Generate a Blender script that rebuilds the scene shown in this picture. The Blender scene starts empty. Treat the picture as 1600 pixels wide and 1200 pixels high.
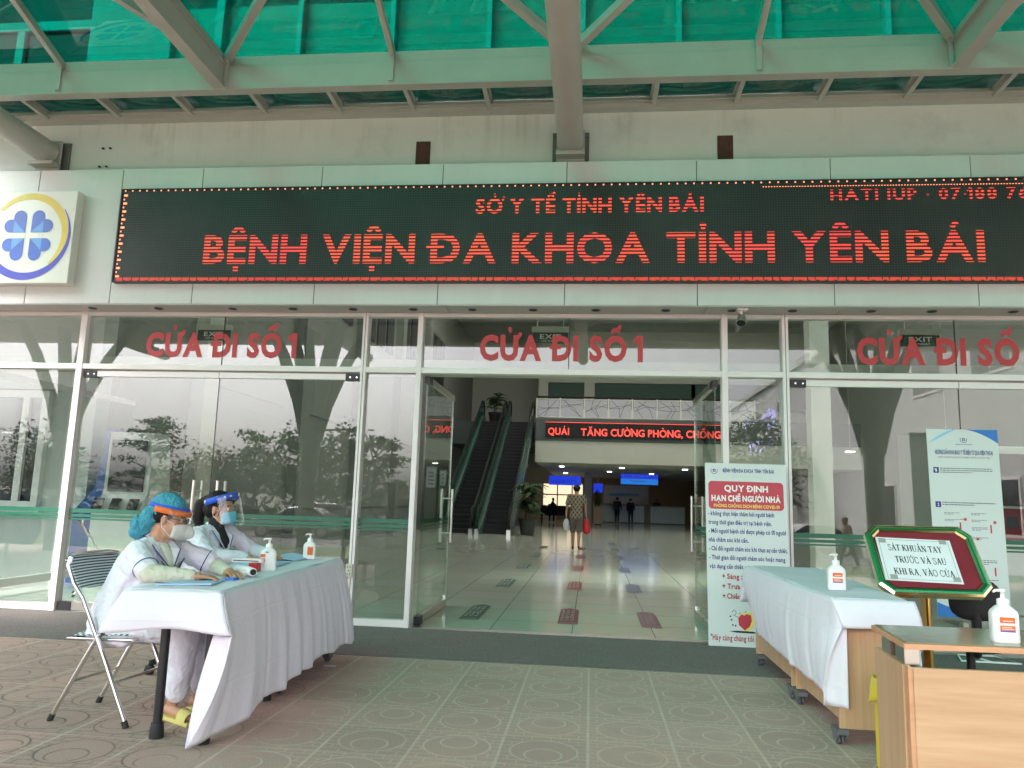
import bpy, bmesh, math, random, unicodedata
from mathutils import Vector, Matrix
R = math.radians
C = bpy.context.scene.collection
S = bpy.context.scene
random.seed(7)

# ---------------------------------------------------------------- camera, sky, sun, exposure
cam = bpy.data.cameras.new('camera')
cam.sensor_width = 36
cam.lens = 26.678
cam.clip_end = 1500
camo = bpy.data.objects.new('camera', cam)
C.objects.link(camo)
ya, pi_, ro = R(6.1524), R(8.6565), R(1.7505)
F = Vector((-math.sin(ya)*math.cos(pi_), math.cos(ya)*math.cos(pi_), math.sin(pi_)))
r0 = Vector((math.cos(ya), math.sin(ya), 0))
u0 = r0.cross(F)
rx = math.cos(ro)*r0 + math.sin(ro)*u0
ux = -math.sin(ro)*r0 + math.cos(ro)*u0
camo.matrix_world = Matrix(((rx.x, ux.x, -F.x, 0), (rx.y, ux.y, -F.y, -7.5), (rx.z, ux.z, -F.z, 1.27), (0, 0, 0, 1)))
S.camera = camo

SUN_EL, SUN_AZ = R(48), R(215)          # azimuth clockwise from +Y (north): behind the camera, to the left
w = bpy.data.worlds.new('World')
S.world = w
w.use_nodes = True
nt = w.node_tree
bg = nt.nodes['Background']
sky = nt.nodes.new('ShaderNodeTexSky')
sky.sky_type = 'NISHITA'
sky.sun_disc = False
sky.sun_elevation = SUN_EL
sky.sun_rotation = SUN_AZ
sky.dust_density = 6.0
sky.air_density = 1.0
sky.ozone_density = 1.0
hs = nt.nodes.new('ShaderNodeHueSaturation')   # thin overcast: the blue is washed out
hs.inputs['Saturation'].default_value = 0.22
nt.links.new(sky.outputs[0], hs.inputs['Color'])
vm = nt.nodes.new('ShaderNodeMix'); vm.data_type = 'RGBA'; vm.blend_type = 'MULTIPLY'; vm.inputs[0].default_value = 1.0
vm.inputs[7].default_value = (1.03, 0.985, 1.03, 1)      # the slightly rosy haze of the day
nt.links.new(hs.outputs[0], vm.inputs[6])
nt.links.new(vm.outputs[2], bg.inputs['Color'])
bg.inputs['Strength'].default_value = 0.15
sl = bpy.data.lights.new('sun', 'SUN')
sl.energy = 1.5
sl.angle = R(14)
sl.color = (1.0, 0.95, 0.88)
so = bpy.data.objects.new('sun', sl)
C.objects.link(so)
sd = Vector((math.sin(SUN_AZ)*math.cos(SUN_EL), math.cos(SUN_AZ)*math.cos(SUN_EL), math.sin(SUN_EL)))
so.rotation_euler = sd.to_track_quat('Z', 'Y').to_euler()
S.view_settings.view_transform = 'Standard'
S.view_settings.look = 'None'
S.view_settings.gamma = 1
S.view_settings.exposure = 2.38
S.render.engine = 'CYCLES'
S.cycles.use_denoising = True
S.cycles.max_bounces = 12
S.cycles.diffuse_bounces = 5
S.cycles.glossy_bounces = 5
S.cycles.transmission_bounces = 6
S.cycles.transparent_max_bounces = 24
S.cycles.caustics_reflective = False
S.cycles.caustics_refractive = False
S.cycles.sample_clamp_indirect = 6

# ---------------------------------------------------------------- materials
def lin(c):
    return c/12.92 if c <= 0.04045 else ((c+0.055)/1.055)**2.4
def srgb(r, g, b):
    return (lin(r/255), lin(g/255), lin(b/255))
MATS = {}
def pm(name, col, rough=0.5, metal=0.0, var=0.10, scale=6.0, bump=0.0, bscale=60.0, spec=0.5, coat=0.0, emis=None, es=0.0, sss=0.0, stretch=(1, 1, 1)):
    """a principled surface whose colour and gloss wander a little over the surface"""
    m = bpy.data.materials.new(name)
    m.use_nodes = True
    t = m.node_tree
    b = t.nodes['Principled BSDF']
    b.inputs['Metallic'].default_value = metal
    b.inputs['Specular IOR Level'].default_value = spec
    b.inputs['Coat Weight'].default_value = coat
    if sss:
        b.inputs['Subsurface Weight'].default_value = sss
        b.inputs['Subsurface Radius'].default_value = (0.01, 0.004, 0.002)
    tc = t.nodes.new('ShaderNodeTexCoord')
    mp = t.nodes.new('ShaderNodeMapping')
    mp.inputs['Scale'].default_value = stretch
    t.links.new(tc.outputs['Object'], mp.inputs[0])
    n = t.nodes.new('ShaderNodeTexNoise')
    n.inputs['Scale'].default_value = scale
    n.inputs['Detail'].default_value = 8
    n.inputs['Roughness'].default_value = 0.62
    t.links.new(mp.outputs[0], n.inputs['Vector'])
    mx = t.nodes.new('ShaderNodeMix')
    mx.data_type = 'RGBA'
    a = [max(0, c*(1-var*1.6)) for c in col]
    d = [min(1, c*(1+var*1.2)) for c in col]
    mx.inputs[6].default_value = (*a, 1)
    mx.inputs[7].default_value = (*d, 1)
    t.links.new(n.outputs[0], mx.inputs[0])
    t.links.new(mx.outputs[2], b.inputs['Base Color'])
    mr = t.nodes.new('ShaderNodeMapRange')
    mr.inputs['To Min'].default_value = max(0.02, rough-0.10)
    mr.inputs['To Max'].default_value = min(1, rough+0.10)
    t.links.new(n.outputs[0], mr.inputs['Value'])
    t.links.new(mr.outputs[0], b.inputs['Roughness'])
    if bump:
        n2 = t.nodes.new('ShaderNodeTexNoise')
        n2.inputs['Scale'].default_value = bscale
        n2.inputs['Detail'].default_value = 5
        t.links.new(mp.outputs[0], n2.inputs['Vector'])
        bp = t.nodes.new('ShaderNodeBump')
        bp.inputs['Strength'].default_value = bump
        bp.inputs['Distance'].default_value = 0.02
        t.links.new(n2.outputs[0], bp.inputs['Height'])
        t.links.new(bp.outputs[0], b.inputs['Normal'])
    if emis:
        b.inputs['Emission Color'].default_value = (*emis, 1)
        b.inputs['Emission Strength'].default_value = es
    MATS[name] = m
    return m
class NG:
    """tiny helper to wire maths nodes"""
    def __init__(s, name):
        s.m = bpy.data.materials.new(name); s.m.use_nodes = True
        s.t = s.m.node_tree; s.b = s.t.nodes['Principled BSDF']
        MATS[name] = s.m
        s.tc = s.t.nodes.new('ShaderNodeTexCoord')
    def n(s, kind, **kw):
        x = s.t.nodes.new(kind)
        for k, v in kw.items(): setattr(x, k, v)
        return x
    def l(s, a, b): s.t.links.new(a, b)
    def math(s, op, a, b=None, c=None):
        x = s.n('ShaderNodeMath', operation=op)
        for i, v in enumerate((a, b, c)):
            if v is None: continue
            if isinstance(v, (int, float)): x.inputs[i].default_value = v
            else: s.l(v, x.inputs[i])
        return x.outputs[0]
    def mix(s, f, a, b):
        x = s.n('ShaderNodeMix', data_type='RGBA')
        if isinstance(f, (int, float)): x.inputs[0].default_value = f
        else: s.l(f, x.inputs[0])
        for i, v in ((6, a), (7, b)):
            if isinstance(v, tuple): x.inputs[i].default_value = (*v, 1)
            else: s.l(v, x.inputs[i])
        return x.outputs[2]
    def noise(s, scale, vec=None, detail=6, rough=0.6):
        x = s.n('ShaderNodeTexNoise'); x.inputs['Scale'].default_value = scale
        x.inputs['Detail'].default_value = detail; x.inputs['Roughness'].default_value = rough
        s.l(vec if vec is not None else s.tc.outputs['Object'], x.inputs['Vector'])
        return x.outputs[0]
    def ramp(s, v, lo, hi):
        x = s.n('ShaderNodeMapRange'); x.inputs['From Min'].default_value = lo; x.inputs['From Max'].default_value = hi
        s.l(v, x.inputs['Value'])
        return x.outputs[0]
    def bump(s, h, strength=0.5, dist=0.01):
        x = s.n('ShaderNodeBump'); x.inputs['Strength'].default_value = strength; x.inputs['Distance'].default_value = dist
        s.l(h, x.inputs['Height']); s.l(x.outputs[0], s.b.inputs['Normal'])

def glass(name, tint, refl=0.07, wav=0.0, rough=0.0, wscale=1.3, dirt=0.0, power=5.0):
    """clear sheet: light goes straight through, tinted, and the surface mirrors more at a grazing angle"""
    g = NG(name); t = g.t
    t.nodes.remove(g.b)
    out = t.nodes['Material Output']
    tr = g.n('ShaderNodeBsdfTransparent'); tr.inputs[0].default_value = (*tint, 1)
    gl = g.n('ShaderNodeBsdfGlossy'); gl.inputs['Roughness'].default_value = rough
    gl.inputs[0].default_value = (1, 1, 1, 1)
    lw = g.n('ShaderNodeLayerWeight'); lw.inputs['Blend'].default_value = 0.5
    f5 = g.math('POWER', lw.outputs['Facing'], power)
    f = g.math('MULTIPLY_ADD', f5, 1-refl, refl)
    if wav:
        n = g.n('ShaderNodeTexNoise'); n.inputs['Scale'].default_value = wscale; n.inputs['Detail'].default_value = 1.5
        g.l(g.tc.outputs['Object'], n.inputs['Vector'])
        bp = g.n('ShaderNodeBump'); bp.inputs['Strength'].default_value = wav; bp.inputs['Distance'].default_value = 0.01
        g.l(n.outputs[0], bp.inputs['Height']); g.l(bp.outputs[0], gl.inputs['Normal'])
    ms = g.n('ShaderNodeMixShader')
    g.l(f, ms.inputs[0]); g.l(tr.outputs[0], ms.inputs[1]); g.l(gl.outputs[0], ms.inputs[2])
    last = ms.outputs[0]
    if dirt:
        df = g.n('ShaderNodeBsdfDiffuse'); df.inputs[0].default_value = (0.34, 0.36, 0.34, 1)
        nz = g.ramp(g.noise(2.2, detail=9, rough=0.7), 0.42, 0.8)
        m2 = g.n('ShaderNodeMixShader'); g.l(g.math('MULTIPLY', nz, dirt), m2.inputs[0])
        g.l(last, m2.inputs[1]); g.l(df.outputs[0], m2.inputs[2]); last = m2.outputs[0]
    g.l(last, out.inputs[0])
    return g.m

# ---------------------------------------------------------------- mesh builder
class MB:
    def __init__(s): s.v = []; s.f = []; s.mi = []; s.sm = []
    def add(s, vs, fs, m=0, smooth=False):
        o = len(s.v)
        s.v += [tuple(p) for p in vs]
        for f in fs:
            s.f.append([o+i for i in f]); s.mi.append(m); s.sm.append(smooth)
    def box(s, x0, x1, y0, y1, z0, z1, m=0):
        s.add([(x0,y0,z0),(x1,y0,z0),(x1,y1,z0),(x0,y1,z0),(x0,y0,z1),(x1,y0,z1),(x1,y1,z1),(x0,y1,z1)],
              [(0,3,2,1),(4,5,6,7),(0,1,5,4),(1,2,6,5),(2,3,7,6),(3,0,4,7)], m)
    def obox(s, c, size, rot=None, m=0):
        M = rot if rot is not None else Matrix.Identity(3)
        hx, hy, hz = size[0]/2, size[1]/2, size[2]/2
        vs = [Vector(c)+M@Vector((sx*hx, sy*hy, sz*hz)) for sz in (-1,1) for sy in (-1,1) for sx in (-1,1)]
        s.add(vs, [(0,2,3,1),(4,5,7,6),(0,1,5,4),(1,3,7,5),(3,2,6,7),(2,0,4,6)], m)
    def bar(s, p0, p1, w, h, up=(0,0,1), m=0):
        p0, p1 = Vector(p0), Vector(p1); d = p1-p0; L = d.length
        y = d/L; u = Vector(up); x = y.cross(u)
        if x.length < 1e-6: x = y.cross(Vector((1,0,0)))
        x.normalize(); z = x.cross(y)
        M = Matrix((x, y, z)).transposed()
        s.obox((p0+p1)/2, (w, L, h), M, m)
    def tube(s, pts, r, seg=10, m=0, cap=True, smooth=True):
        pts = [Vector(p) for p in pts]; n = len(pts)
        rs = r if isinstance(r, (list, tuple)) else [r]*n
        vs = []; prev = None
        for i, p in enumerate(pts):
            d = (pts[min(i+1, n-1)]-pts[max(i-1, 0)]).normalized()
            if prev is None:
                a = d.cross(Vector((0,0,1)))
                if a.length < 1e-3: a = d.cross(Vector((1,0,0)))
            else:
                a = prev-d*prev.dot(d)
            a.normalize(); prev = a; b = d.cross(a)
            for k in range(seg):
                t = 2*math.pi*k/seg
                vs.append(p+rs[i]*(math.cos(t)*a+math.sin(t)*b))
        fs = [(i*seg+k, i*seg+(k+1) % seg, (i+1)*seg+(k+1) % seg, (i+1)*seg+k) for i in range(n-1) for k in range(seg)]
        s.add(vs, fs, m, smooth)
        if cap:
            o = len(vs)
            s.add(vs[:seg], [tuple(range(seg))[::-1]], m)
            s.add(vs[-seg:], [tuple(range(seg))], m)
    def lathe(s, prof, c=(0,0,0), seg=20, m=0, sx=1, sy=1, smooth=True, rot=None):
        M = rot if rot is not None else Matrix.Identity(3); c = Vector(c)
        vs = []; n = len(prof)
        for r, z in prof:
            for k in range(seg):
                t = 2*math.pi*k/seg
                vs.append(c+M@Vector((r*sx*math.cos(t), r*sy*math.sin(t), z)))
        fs = [(i*seg+k, i*seg+(k+1) % seg, (i+1)*seg+(k+1) % seg, (i+1)*seg+k) for i in range(n-1) for k in range(seg)]
        s.add(vs, fs, m, smooth)
        s.add(vs[:seg], [tuple(range(seg))[::-1]], m)
        s.add(vs[-seg:], [tuple(range(seg))], m)
    def ell(s, c, r, rot=None, m=0, seg=18, rings=12, v0=0.0, v1=1.0, u0=0.0, u1=1.0, pw=1.0):
        """ellipsoid or a patch of one; v from bottom pole 0 to top pole 1, u around"""
        M = rot if rot is not None else Matrix.Identity(3); c = Vector(c)
        full = u1-u0 >= 0.999; nu = seg if full else seg+1
        vs = []
        for i in range(rings+1):
            la = -math.pi/2+math.pi*(v0+(v1-v0)*i/rings)
            for k in range(nu):
                lo = 2*math.pi*(u0+(u1-u0)*k/seg)
                cl = math.copysign(abs(math.cos(la))**pw, math.cos(la))
                vs.append(c+M@Vector((r[0]*cl*math.cos(lo), r[1]*cl*math.sin(lo), r[2]*math.sin(la))))
        fs = []
        for i in range(rings):
            for k in range(seg):
                k2 = (k+1) % nu if full else k+1
                fs.append((i*nu+k, i*nu+k2, (i+1)*nu+k2, (i+1)*nu+k))
        s.add(vs, fs, m, True)
    def cap(s, p0, r0, p1, r1, seg=12, m=0):
        """tapered capsule"""
        p0, p1 = Vector(p0), Vector(p1); d = p1-p0; L = max(d.length, 1e-6); d = d/L
        a = d.cross(Vector((0,0,1)))
        if a.length < 1e-3: a = d.cross(Vector((1,0,0)))
        a.normalize(); b = d.cross(a)
        rings = []
        for k in range(1, 4):
            t = math.pi/2*k/4; rings.append((p0-d*r0*math.cos(t), r0*math.sin(t)))
        rings.append((p0, r0)); rings.append((p1, r1))
        for k in range(3, 0, -1):
            t = math.pi/2*k/4; rings.append((p1+d*r1*math.cos(t), r1*math.sin(t)))
        vs = [c+rr*(math.cos(2*math.pi*j/seg)*a+math.sin(2*math.pi*j/seg)*b) for c, rr in rings for j in range(seg)]
        n = len(rings)
        fs = [(i*seg+j, i*seg+(j+1) % seg, (i+1)*seg+(j+1) % seg, (i+1)*seg+j) for i in range(n-1) for j in range(seg)]
        vs += [p0-d*r0, p1+d*r1]; A = len(vs)-2; B = A+1
        fs += [(A, (j+1) % seg, j) for j in range(seg)]
        fs += [(B, (n-1)*seg+j, (n-1)*seg+(j+1) % seg) for j in range(seg)]
        s.add(vs, fs, m, True)
    def grid(s, fn, nu, nv, m=0, smooth=True):
        vs = [fn(i/nu, j/nv) for j in range(nv+1) for i in range(nu+1)]
        fs = [(j*(nu+1)+i, j*(nu+1)+i+1, (j+1)*(nu+1)+i+1, (j+1)*(nu+1)+i) for j in range(nv) for i in range(nu)]
        s.add(vs, fs, m, smooth)
    def prism(s, poly, O, U, V, N, depth, m=0):
        """flat outline in (U,V) at O, given real depth along N"""
        O, U, V, N = map(Vector, (O, U, V, N)); n = len(poly)
        a = [O+U*p[0]+V*p[1] for p in poly]; b = [p+N*depth for p in a]
        s.add(a+b, [tuple(range(n))[::-1], tuple(range(n, 2*n))]+[(i, (i+1) % n, n+(i+1) % n, n+i) for i in range(n)], m)
    def flat(s, polys, O, U, V, m=0):
        O, U, V = map(Vector, (O, U, V))
        for p in polys:
            s.add([O+U*q[0]+V*q[1] for q in p], [tuple(range(len(p)))], m)
    def mesh(s, name):
        me = bpy.data.meshes.new(name)
        me.from_pydata(s.v, [], s.f)
        me.polygons.foreach_set('material_index', s.mi)
        me.polygons.foreach_set('use_smooth', s.sm)
        me.update()
        return me
    def build(s, name, mats, parent=None, bevel=0.0, fix=True, solid=0.0):
        me = s.mesh(name)
        if fix:
            bm = bmesh.new(); bm.from_mesh(me)
            bmesh.ops.recalc_face_normals(bm, faces=bm.faces)
            bm.to_mesh(me); bm.free()
        for mm in (mats if isinstance(mats, (list, tuple)) else [mats]):
            me.materials.append(MATS[mm])
        o = bpy.data.objects.new(name, me)
        C.objects.link(o)
        if parent is not None:
            o.parent = parent
            o.matrix_parent_inverse = parent_world(parent).inverted()
        if solid:
            md = o.modifiers.new('thickness', 'SOLIDIFY'); md.thickness = solid; md.offset = 0
        if bevel:
            md = o.modifiers.new('bevel', 'BEVEL'); md.width = bevel; md.segments = 2; md.limit_method = 'ANGLE'
        return o
def parent_world(o):
    m = o.matrix_basis.copy()
    if o.parent is not None:
        m = parent_world(o.parent) @ o.matrix_parent_inverse @ m
    return m
def thing(name, label, cat, loc=(0,0,0), group=None):
    o = bpy.data.objects.new(name, None); C.objects.link(o)
    o.location = loc; o.empty_display_size = 0.2
    o['label'] = label; o['category'] = cat
    if group: o['group'] = group
    return o
def tag(o, label, cat, group=None):
    o['label'] = label; o['category'] = cat
    if group: o['group'] = group
    return o
def struct(o, kind='structure'):
    o['kind'] = kind
    return o
def children(o): return [c for c in bpy.data.objects if c.parent == o]
def copy_tree(o, dx=(0,0,0), label=None, group=None, top=True, parent=None):
    c = o.copy(); C.objects.link(c)
    if top:
        c.location = o.location+Vector(dx)
        if label: c['label'] = label
        if group: c['group'] = group
    else:
        c.parent = parent
        c.matrix_parent_inverse = o.matrix_parent_inverse
    for ch in children(o): copy_tree(ch, top=False, parent=c)
    return c
def melt(mb, name, mat, parent=None, voxel=0.012, smooth=6, extra=None, post=None):
    """fuse overlapping shapes into one continuous skin"""
    me = mb.mesh(name)
    bm = bmesh.new(); bm.from_mesh(me); bmesh.ops.remove_doubles(bm, verts=bm.verts, dist=1e-5)
    bmesh.ops.recalc_face_normals(bm, faces=bm.faces); bm.to_mesh(me); bm.free()
    o = bpy.data.objects.new(name, me); C.objects.link(o)
    md = o.modifiers.new('r', 'REMESH'); md.mode = 'VOXEL'; md.voxel_size = voxel; md.use_smooth_shade = True
    if smooth:
        sm = o.modifiers.new('s', 'SMOOTH'); sm.iterations = smooth; sm.factor = 0.5
    dg = bpy.context.evaluated_depsgraph_get()
    me2 = bpy.data.meshes.new_from_object(o.evaluated_get(dg))
    bpy.data.objects.remove(o); bpy.data.meshes.remove(me)
    me2.name = name
    me2.materials.clear(); me2.materials.append(MATS[mat])
    o = bpy.data.objects.new(name, me2); C.objects.link(o)
    for p in me2.polygons: p.use_smooth = True
    if extra: extra(me2)
    if post: post(me2)
    if parent is not None:
        o.parent = parent; o.matrix_parent_inverse = parent_world(parent).inverted()
    return o

from mathutils import noise as mnoise
def crumple(amp, sc, ridge=True):
    def f(me):
        for v, n in [(v, v.normal.copy()) for v in me.vertices]:
            p = v.co; w_ = mnoise.noise(p*sc*0.6)*0.08
            q = mnoise.noise(Vector((p.x*sc+w_*9, p.y*sc, p.z*sc*0.55+w_*7)))
            q2 = mnoise.noise(Vector((p.x*sc*2.3, p.y*sc*2.3+w_*6, p.z*sc*1.4)))
            d = (0.5-abs(q)*1.6)+0.5*(0.4-abs(q2)*1.5) if ridge else q+0.5*q2
            v.co = p+n*(amp*d)
        me.update()
    return f
# ---------------------------------------------------------------- lettering (built-in font for bare letters, accents drawn)
GL = {}
def raw_glyph(ch, bold):
    k = (ch, bold)
    if k in GL: return GL[k]
    def one(txt):
        cu = bpy.data.curves.new('g', 'FONT'); cu.body = txt; cu.size = 1.0; cu.offset = bold; cu.resolution_u = 3
        o = bpy.data.objects.new('g', cu); C.objects.link(o)
        dg = bpy.context.evaluated_depsgraph_get()
        me = bpy.data.meshes.new_from_object(o.evaluated_get(dg))
        vs = [(v.co.x, v.co.y) for v in me.vertices]; fs = [list(p.vertices) for p in me.polygons]
        bpy.data.objects.remove(o); bpy.data.curves.remove(cu); bpy.data.meshes.remove(me)
        return vs, fs
    if 'cap' not in GL:
        GL['cap'] = max(p[1] for p in one('H')[0])
    s = 1/GL['cap']
    vs, fs = one(ch)
    vs = [(x*s, y*s) for x, y in vs]
    if vs:
        x0 = min(p[0] for p in vs); x1 = max(p[0] for p in vs); y1 = max(p[1] for p in vs)
    else: x0, x1, y1 = 0, 0.3, 0
    vs = [(x-x0, y) for x, y in vs]
    GL[k] = (vs, fs, x1-x0, y1)
    return GL[k]
def stroke(pts, w):
    out = []
    for (x0, y0), (x1, y1) in zip(pts, pts[1:]):
        dx, dy = x1-x0, y1-y0; L = math.hypot(dx, dy); nx, ny = -dy/L*w/2, dx/L*w/2
        out.append([(x0+nx, y0+ny), (x0-nx, y0-ny), (x1-nx, y1-ny), (x1+nx, y1+ny)])
    return out
def text_geom(txt, bold=0.0, track=0.10, space=0.34):
    V, Fc = [], []; x = 0
    cnt = [0]
    def put(vs, fs, ly=0):
        if ly: cnt[0] += 1
        o = len(V); V.extend([(p[0], p[1], (1+cnt[0] % 6)*0.00012 if ly else 0.0) for p in vs]); Fc.extend([[o+i for i in f] for f in fs])
    for ch in txt:
        if ch == ' ': x += space; continue
        bar = ch in 'Đđ'
        base = {'Đ': 'D', 'đ': 'd'}.get(ch, ch)
        dec = unicodedata.normalize('NFD', base); b = dec[0]; marks = dec[1:]
        vs, fs, wd, top = raw_glyph(b, bold)
        put([(x+p[0], p[1]) for p in vs], fs)
        sw = 0.13+bold*1.5; cx = x+wd/2; lo = b.islower() and b not in 'bdfhklt'
        if bar:
            if ch == 'Đ': st = stroke([(x-0.13, 0.52), (x+wd*0.45, 0.52)], sw*0.9)
            else: st = stroke([(x+wd*0.45, 0.88), (x+wd+0.1, 0.88)], sw*0.8)
            for p in st: put(p, [[0, 1, 2, 3]], 1)
        y = top+0.10; stack = False; polys = []
        hw = 0.17 if lo else 0.2; hh = 0.15 if lo else 0.17; mw = sw*0.85
        if ch == '1': polys += stroke([(x+wd*0.5, 0.94), (x-0.20, 0.74)], sw*1.1)
        if '\u0302' in marks: polys += stroke([(cx-hw, y), (cx, y+hh), (cx+hw, y)], mw); stack = True
        if '\u0306' in marks: polys += stroke([(cx-hw, y+hh), (cx-hw*0.5, y), (cx+hw*0.5, y), (cx+hw, y+hh)], mw); stack = True
        if '\u031b' in marks: polys += stroke([(x+wd-0.06, top-0.10), (x+wd+0.06, top-0.06), (x+wd+0.10, top+0.10)], mw)
        ty = y+(hh*0.75 if stack else 0); tx = cx+(hw*0.85 if stack else 0)
        if '\u0301' in marks: polys += stroke([(tx-0.06, ty), (tx+0.10, ty+hh)], mw)
        if '\u0300' in marks: polys += stroke([(tx+0.06, ty), (tx-0.10, ty+hh)], mw)
        if '\u0309' in marks: polys += stroke([(tx-0.07, ty+hh), (tx+0.06, ty+hh), (tx+0.06, ty+hh*0.5), (tx-0.01, ty)], mw*0.8)
        if '\u0303' in marks: polys += stroke([(tx-hw, ty), (tx-hw*0.3, ty+hh*0.6), (tx+hw*0.3, ty+hh*0.2), (tx+hw, ty+hh*0.8)], mw*0.8)
        if '\u0323' in marks: polys += [[(cx-sw/2, -0.12-sw), (cx+sw/2, -0.12-sw), (cx+sw/2, -0.12), (cx-sw/2, -0.12)]]
        for p in polys: put(p, [list(range(4))], 1)
        x += wd+track
    return V, Fc, x-track
def text(mb, txt, O, U, V, w, h, bold=0.0, m=0, track=0.10, space=0.34, align='fit', ital=0.0):
    """lettering with cap height h; fitted to width w ('fit') or left / centred on O"""
    vs, fs, wd = text_geom(txt, bold, track, space)
    O, U, V = map(Vector, (O, U, V))
    if align == 'fit': sx = w/wd; off = 0
    else:
        sx = h*(w if w else 1.0); off = -wd*sx/2 if align == 'c' else 0
    N = U.cross(V).normalized()
    mb.add([O+U*(off+(p[0]+ital*p[1])*sx)+V*(p[1]*h)+N*p[2] for p in vs], fs, m)
X3, Y3, Z3 = Vector((1,0,0)), Vector((0,1,0)), Vector((0,0,1))
# ---------------------------------------------------------------- the materials of the place
pm('white wall', (0.62, 0.62, 0.60), 0.75, var=0.06, scale=1.5, bump=0.08, bscale=90)
pm('aluminium panel', (0.66, 0.655, 0.65), 0.32, metal=0.0, var=0.07, scale=1.6, spec=0.6, stretch=(3, 3, 0.5))
pm('panel joint', (0.12, 0.12, 0.12), 0.7)
pm('edge grey', (0.05, 0.055, 0.06), 0.6)
pm('white frame', (0.86, 0.785, 0.79), 0.38, var=0.05, scale=2.5)
pm('soffit panel', (0.50, 0.49, 0.47), 0.4, var=0.04, scale=1.2)
pm('steel paint', (0.47, 0.475, 0.445), 0.42, var=0.10, scale=3.0, bump=0.05, bscale=30)
pm('column paint', (0.16, 0.185, 0.165), 0.5, var=0.1, scale=3.0)
pm('dark bracket', (0.16, 0.17, 0.165), 0.5, var=0.25, scale=8)
pm('black gasket', (0.015, 0.016, 0.016), 0.5)
pm('black plastic', (0.02, 0.02, 0.022), 0.4, bump=0.03)
pm('grey plastic', (0.13, 0.135, 0.15), 0.45)
pm('chrome', (0.78, 0.78, 0.78), 0.14, metal=1.0, var=0.03)
pm('brushed steel', (0.62, 0.60, 0.56), 0.30, metal=1.0, var=0.05)
pm('polished header', (0.84, 0.79, 0.79), 0.38, metal=0.05, var=0.03)
pm('brass', (0.75, 0.50, 0.16), 0.13, metal=1.0, var=0.08)
pm('rail gold', (0.80, 0.66, 0.36), 0.16, metal=1.0, var=0.08)
pm('rotten board', (0.10, 0.045, 0.03), 0.8, var=0.5, scale=14, bump=0.4, bscale=30, stretch=(4, 4, 1))
pm('red letters', (0.52, 0.055, 0.06), 0.5, var=0.05)
pm('green band', (0.016, 0.135, 0.08), 0.45, var=0.06)
pm('upper panel', (0.76, 0.76, 0.74), 0.5, var=0.05, scale=0.6)
pm('upper wall paint', (0.80, 0.80, 0.78), 0.7, var=0.04)
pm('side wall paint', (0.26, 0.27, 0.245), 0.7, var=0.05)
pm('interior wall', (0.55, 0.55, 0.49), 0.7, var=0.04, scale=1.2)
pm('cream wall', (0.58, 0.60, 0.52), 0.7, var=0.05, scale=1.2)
pm('interior ceiling', (0.62, 0.62, 0.58), 0.8, var=0.03)
pm('slab edge', (0.10, 0.12, 0.115), 0.5, var=0.06)
pm('wood panel', (0.30, 0.20, 0.11), 0.5, var=0.2, scale=3, stretch=(6, 6, 0.6))
pm('matte black', (0.012, 0.012, 0.013), 0.65)
pm('rubber', (0.018, 0.018, 0.018), 0.75)
g = NG('cloth white')
mp = g.n('ShaderNodeMapping'); mp.inputs['Scale'].default_value = (9, 9, 2.2); g.l(g.tc.outputs['Object'], mp.inputs[0])
n1 = g.noise(1.0, mp.outputs[0], 5, 0.6); n2 = g.noise(26, None, 4, 0.6); n3 = g.noise(500, None, 2, 0.5)
c = g.mix(g.noise(2.0), (0.71, 0.70, 0.79), (0.77, 0.765, 0.85))
g.l(c, g.b.inputs['Base Color']); g.b.inputs['Roughness'].default_value = 0.88
sx = g.n('ShaderNodeSeparateXYZ'); g.l(g.tc.outputs['Object'], sx.inputs[0])
def crease(v, p): return g.math('POWER', g.math('ABSOLUTE', g.math('SUBTRACT', g.math('MULTIPLY', g.math('FRACT', g.math('DIVIDE', v, p)), 2.0), 1.0)), 30.0)
cr = g.math('MAXIMUM', crease(sx.outputs[1], 0.37), crease(sx.outputs[2], 0.31))
h = g.math('MULTIPLY_ADD', n2, 0.35, g.math('MULTIPLY_ADD', cr, 0.22, g.math('MULTIPLY_ADD', n3, 0.03, n1)))
g.bump(h, 0.55, 0.012)
pm('paper', (0.74, 0.76, 0.80), 0.8, var=0.03)
pm('paper blue', (0.42, 0.58, 0.80), 0.7, var=0.08, scale=12)
g = NG('coat')
n1 = g.noise(7.0, None, 4, 0.55); n2 = g.noise(22.0, None, 4, 0.6); n3 = g.noise(600, None, 2, 0.5)
mp = g.n('ShaderNodeMapping'); mp.inputs['Rotation'].default_value = (0.5, 0.9, 0.3); mp.inputs['Scale'].default_value = (4, 22, 9); g.l(g.tc.outputs['Object'], mp.inputs[0])
wv = g.math('ABSOLUTE', g.math('SUBTRACT', g.noise(1.0, mp.outputs[0], 3, 0.5), 0.5))
g.l(g.mix(n1, (0.68, 0.68, 0.78), (0.76, 0.76, 0.85)), g.b.inputs['Base Color']); g.b.inputs['Roughness'].default_value = 0.85
g.bump(g.math('MULTIPLY_ADD', wv, -2.2, g.math('MULTIPLY_ADD', n2, 0.35, g.math('MULTIPLY_ADD', n3, 0.03, n1))), 0.6, 0.016)
pm('piping', (0.03, 0.04, 0.16), 0.7)
pm('cream knit', (0.60, 0.60, 0.49), 0.9, var=0.08, scale=30, bump=0.3, bscale=60)
pm('black knit', (0.015, 0.015, 0.018), 0.9)
pm('skin', (0.50, 0.27, 0.17), 0.5, var=0.09, scale=14, sss=0.12, bump=0.05, bscale=80)
pm('hair', (0.010, 0.008, 0.008), 0.62, var=0.3, scale=40, bump=0.6, bscale=60, stretch=(1, 1, 0.2), spec=0.25)
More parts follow.
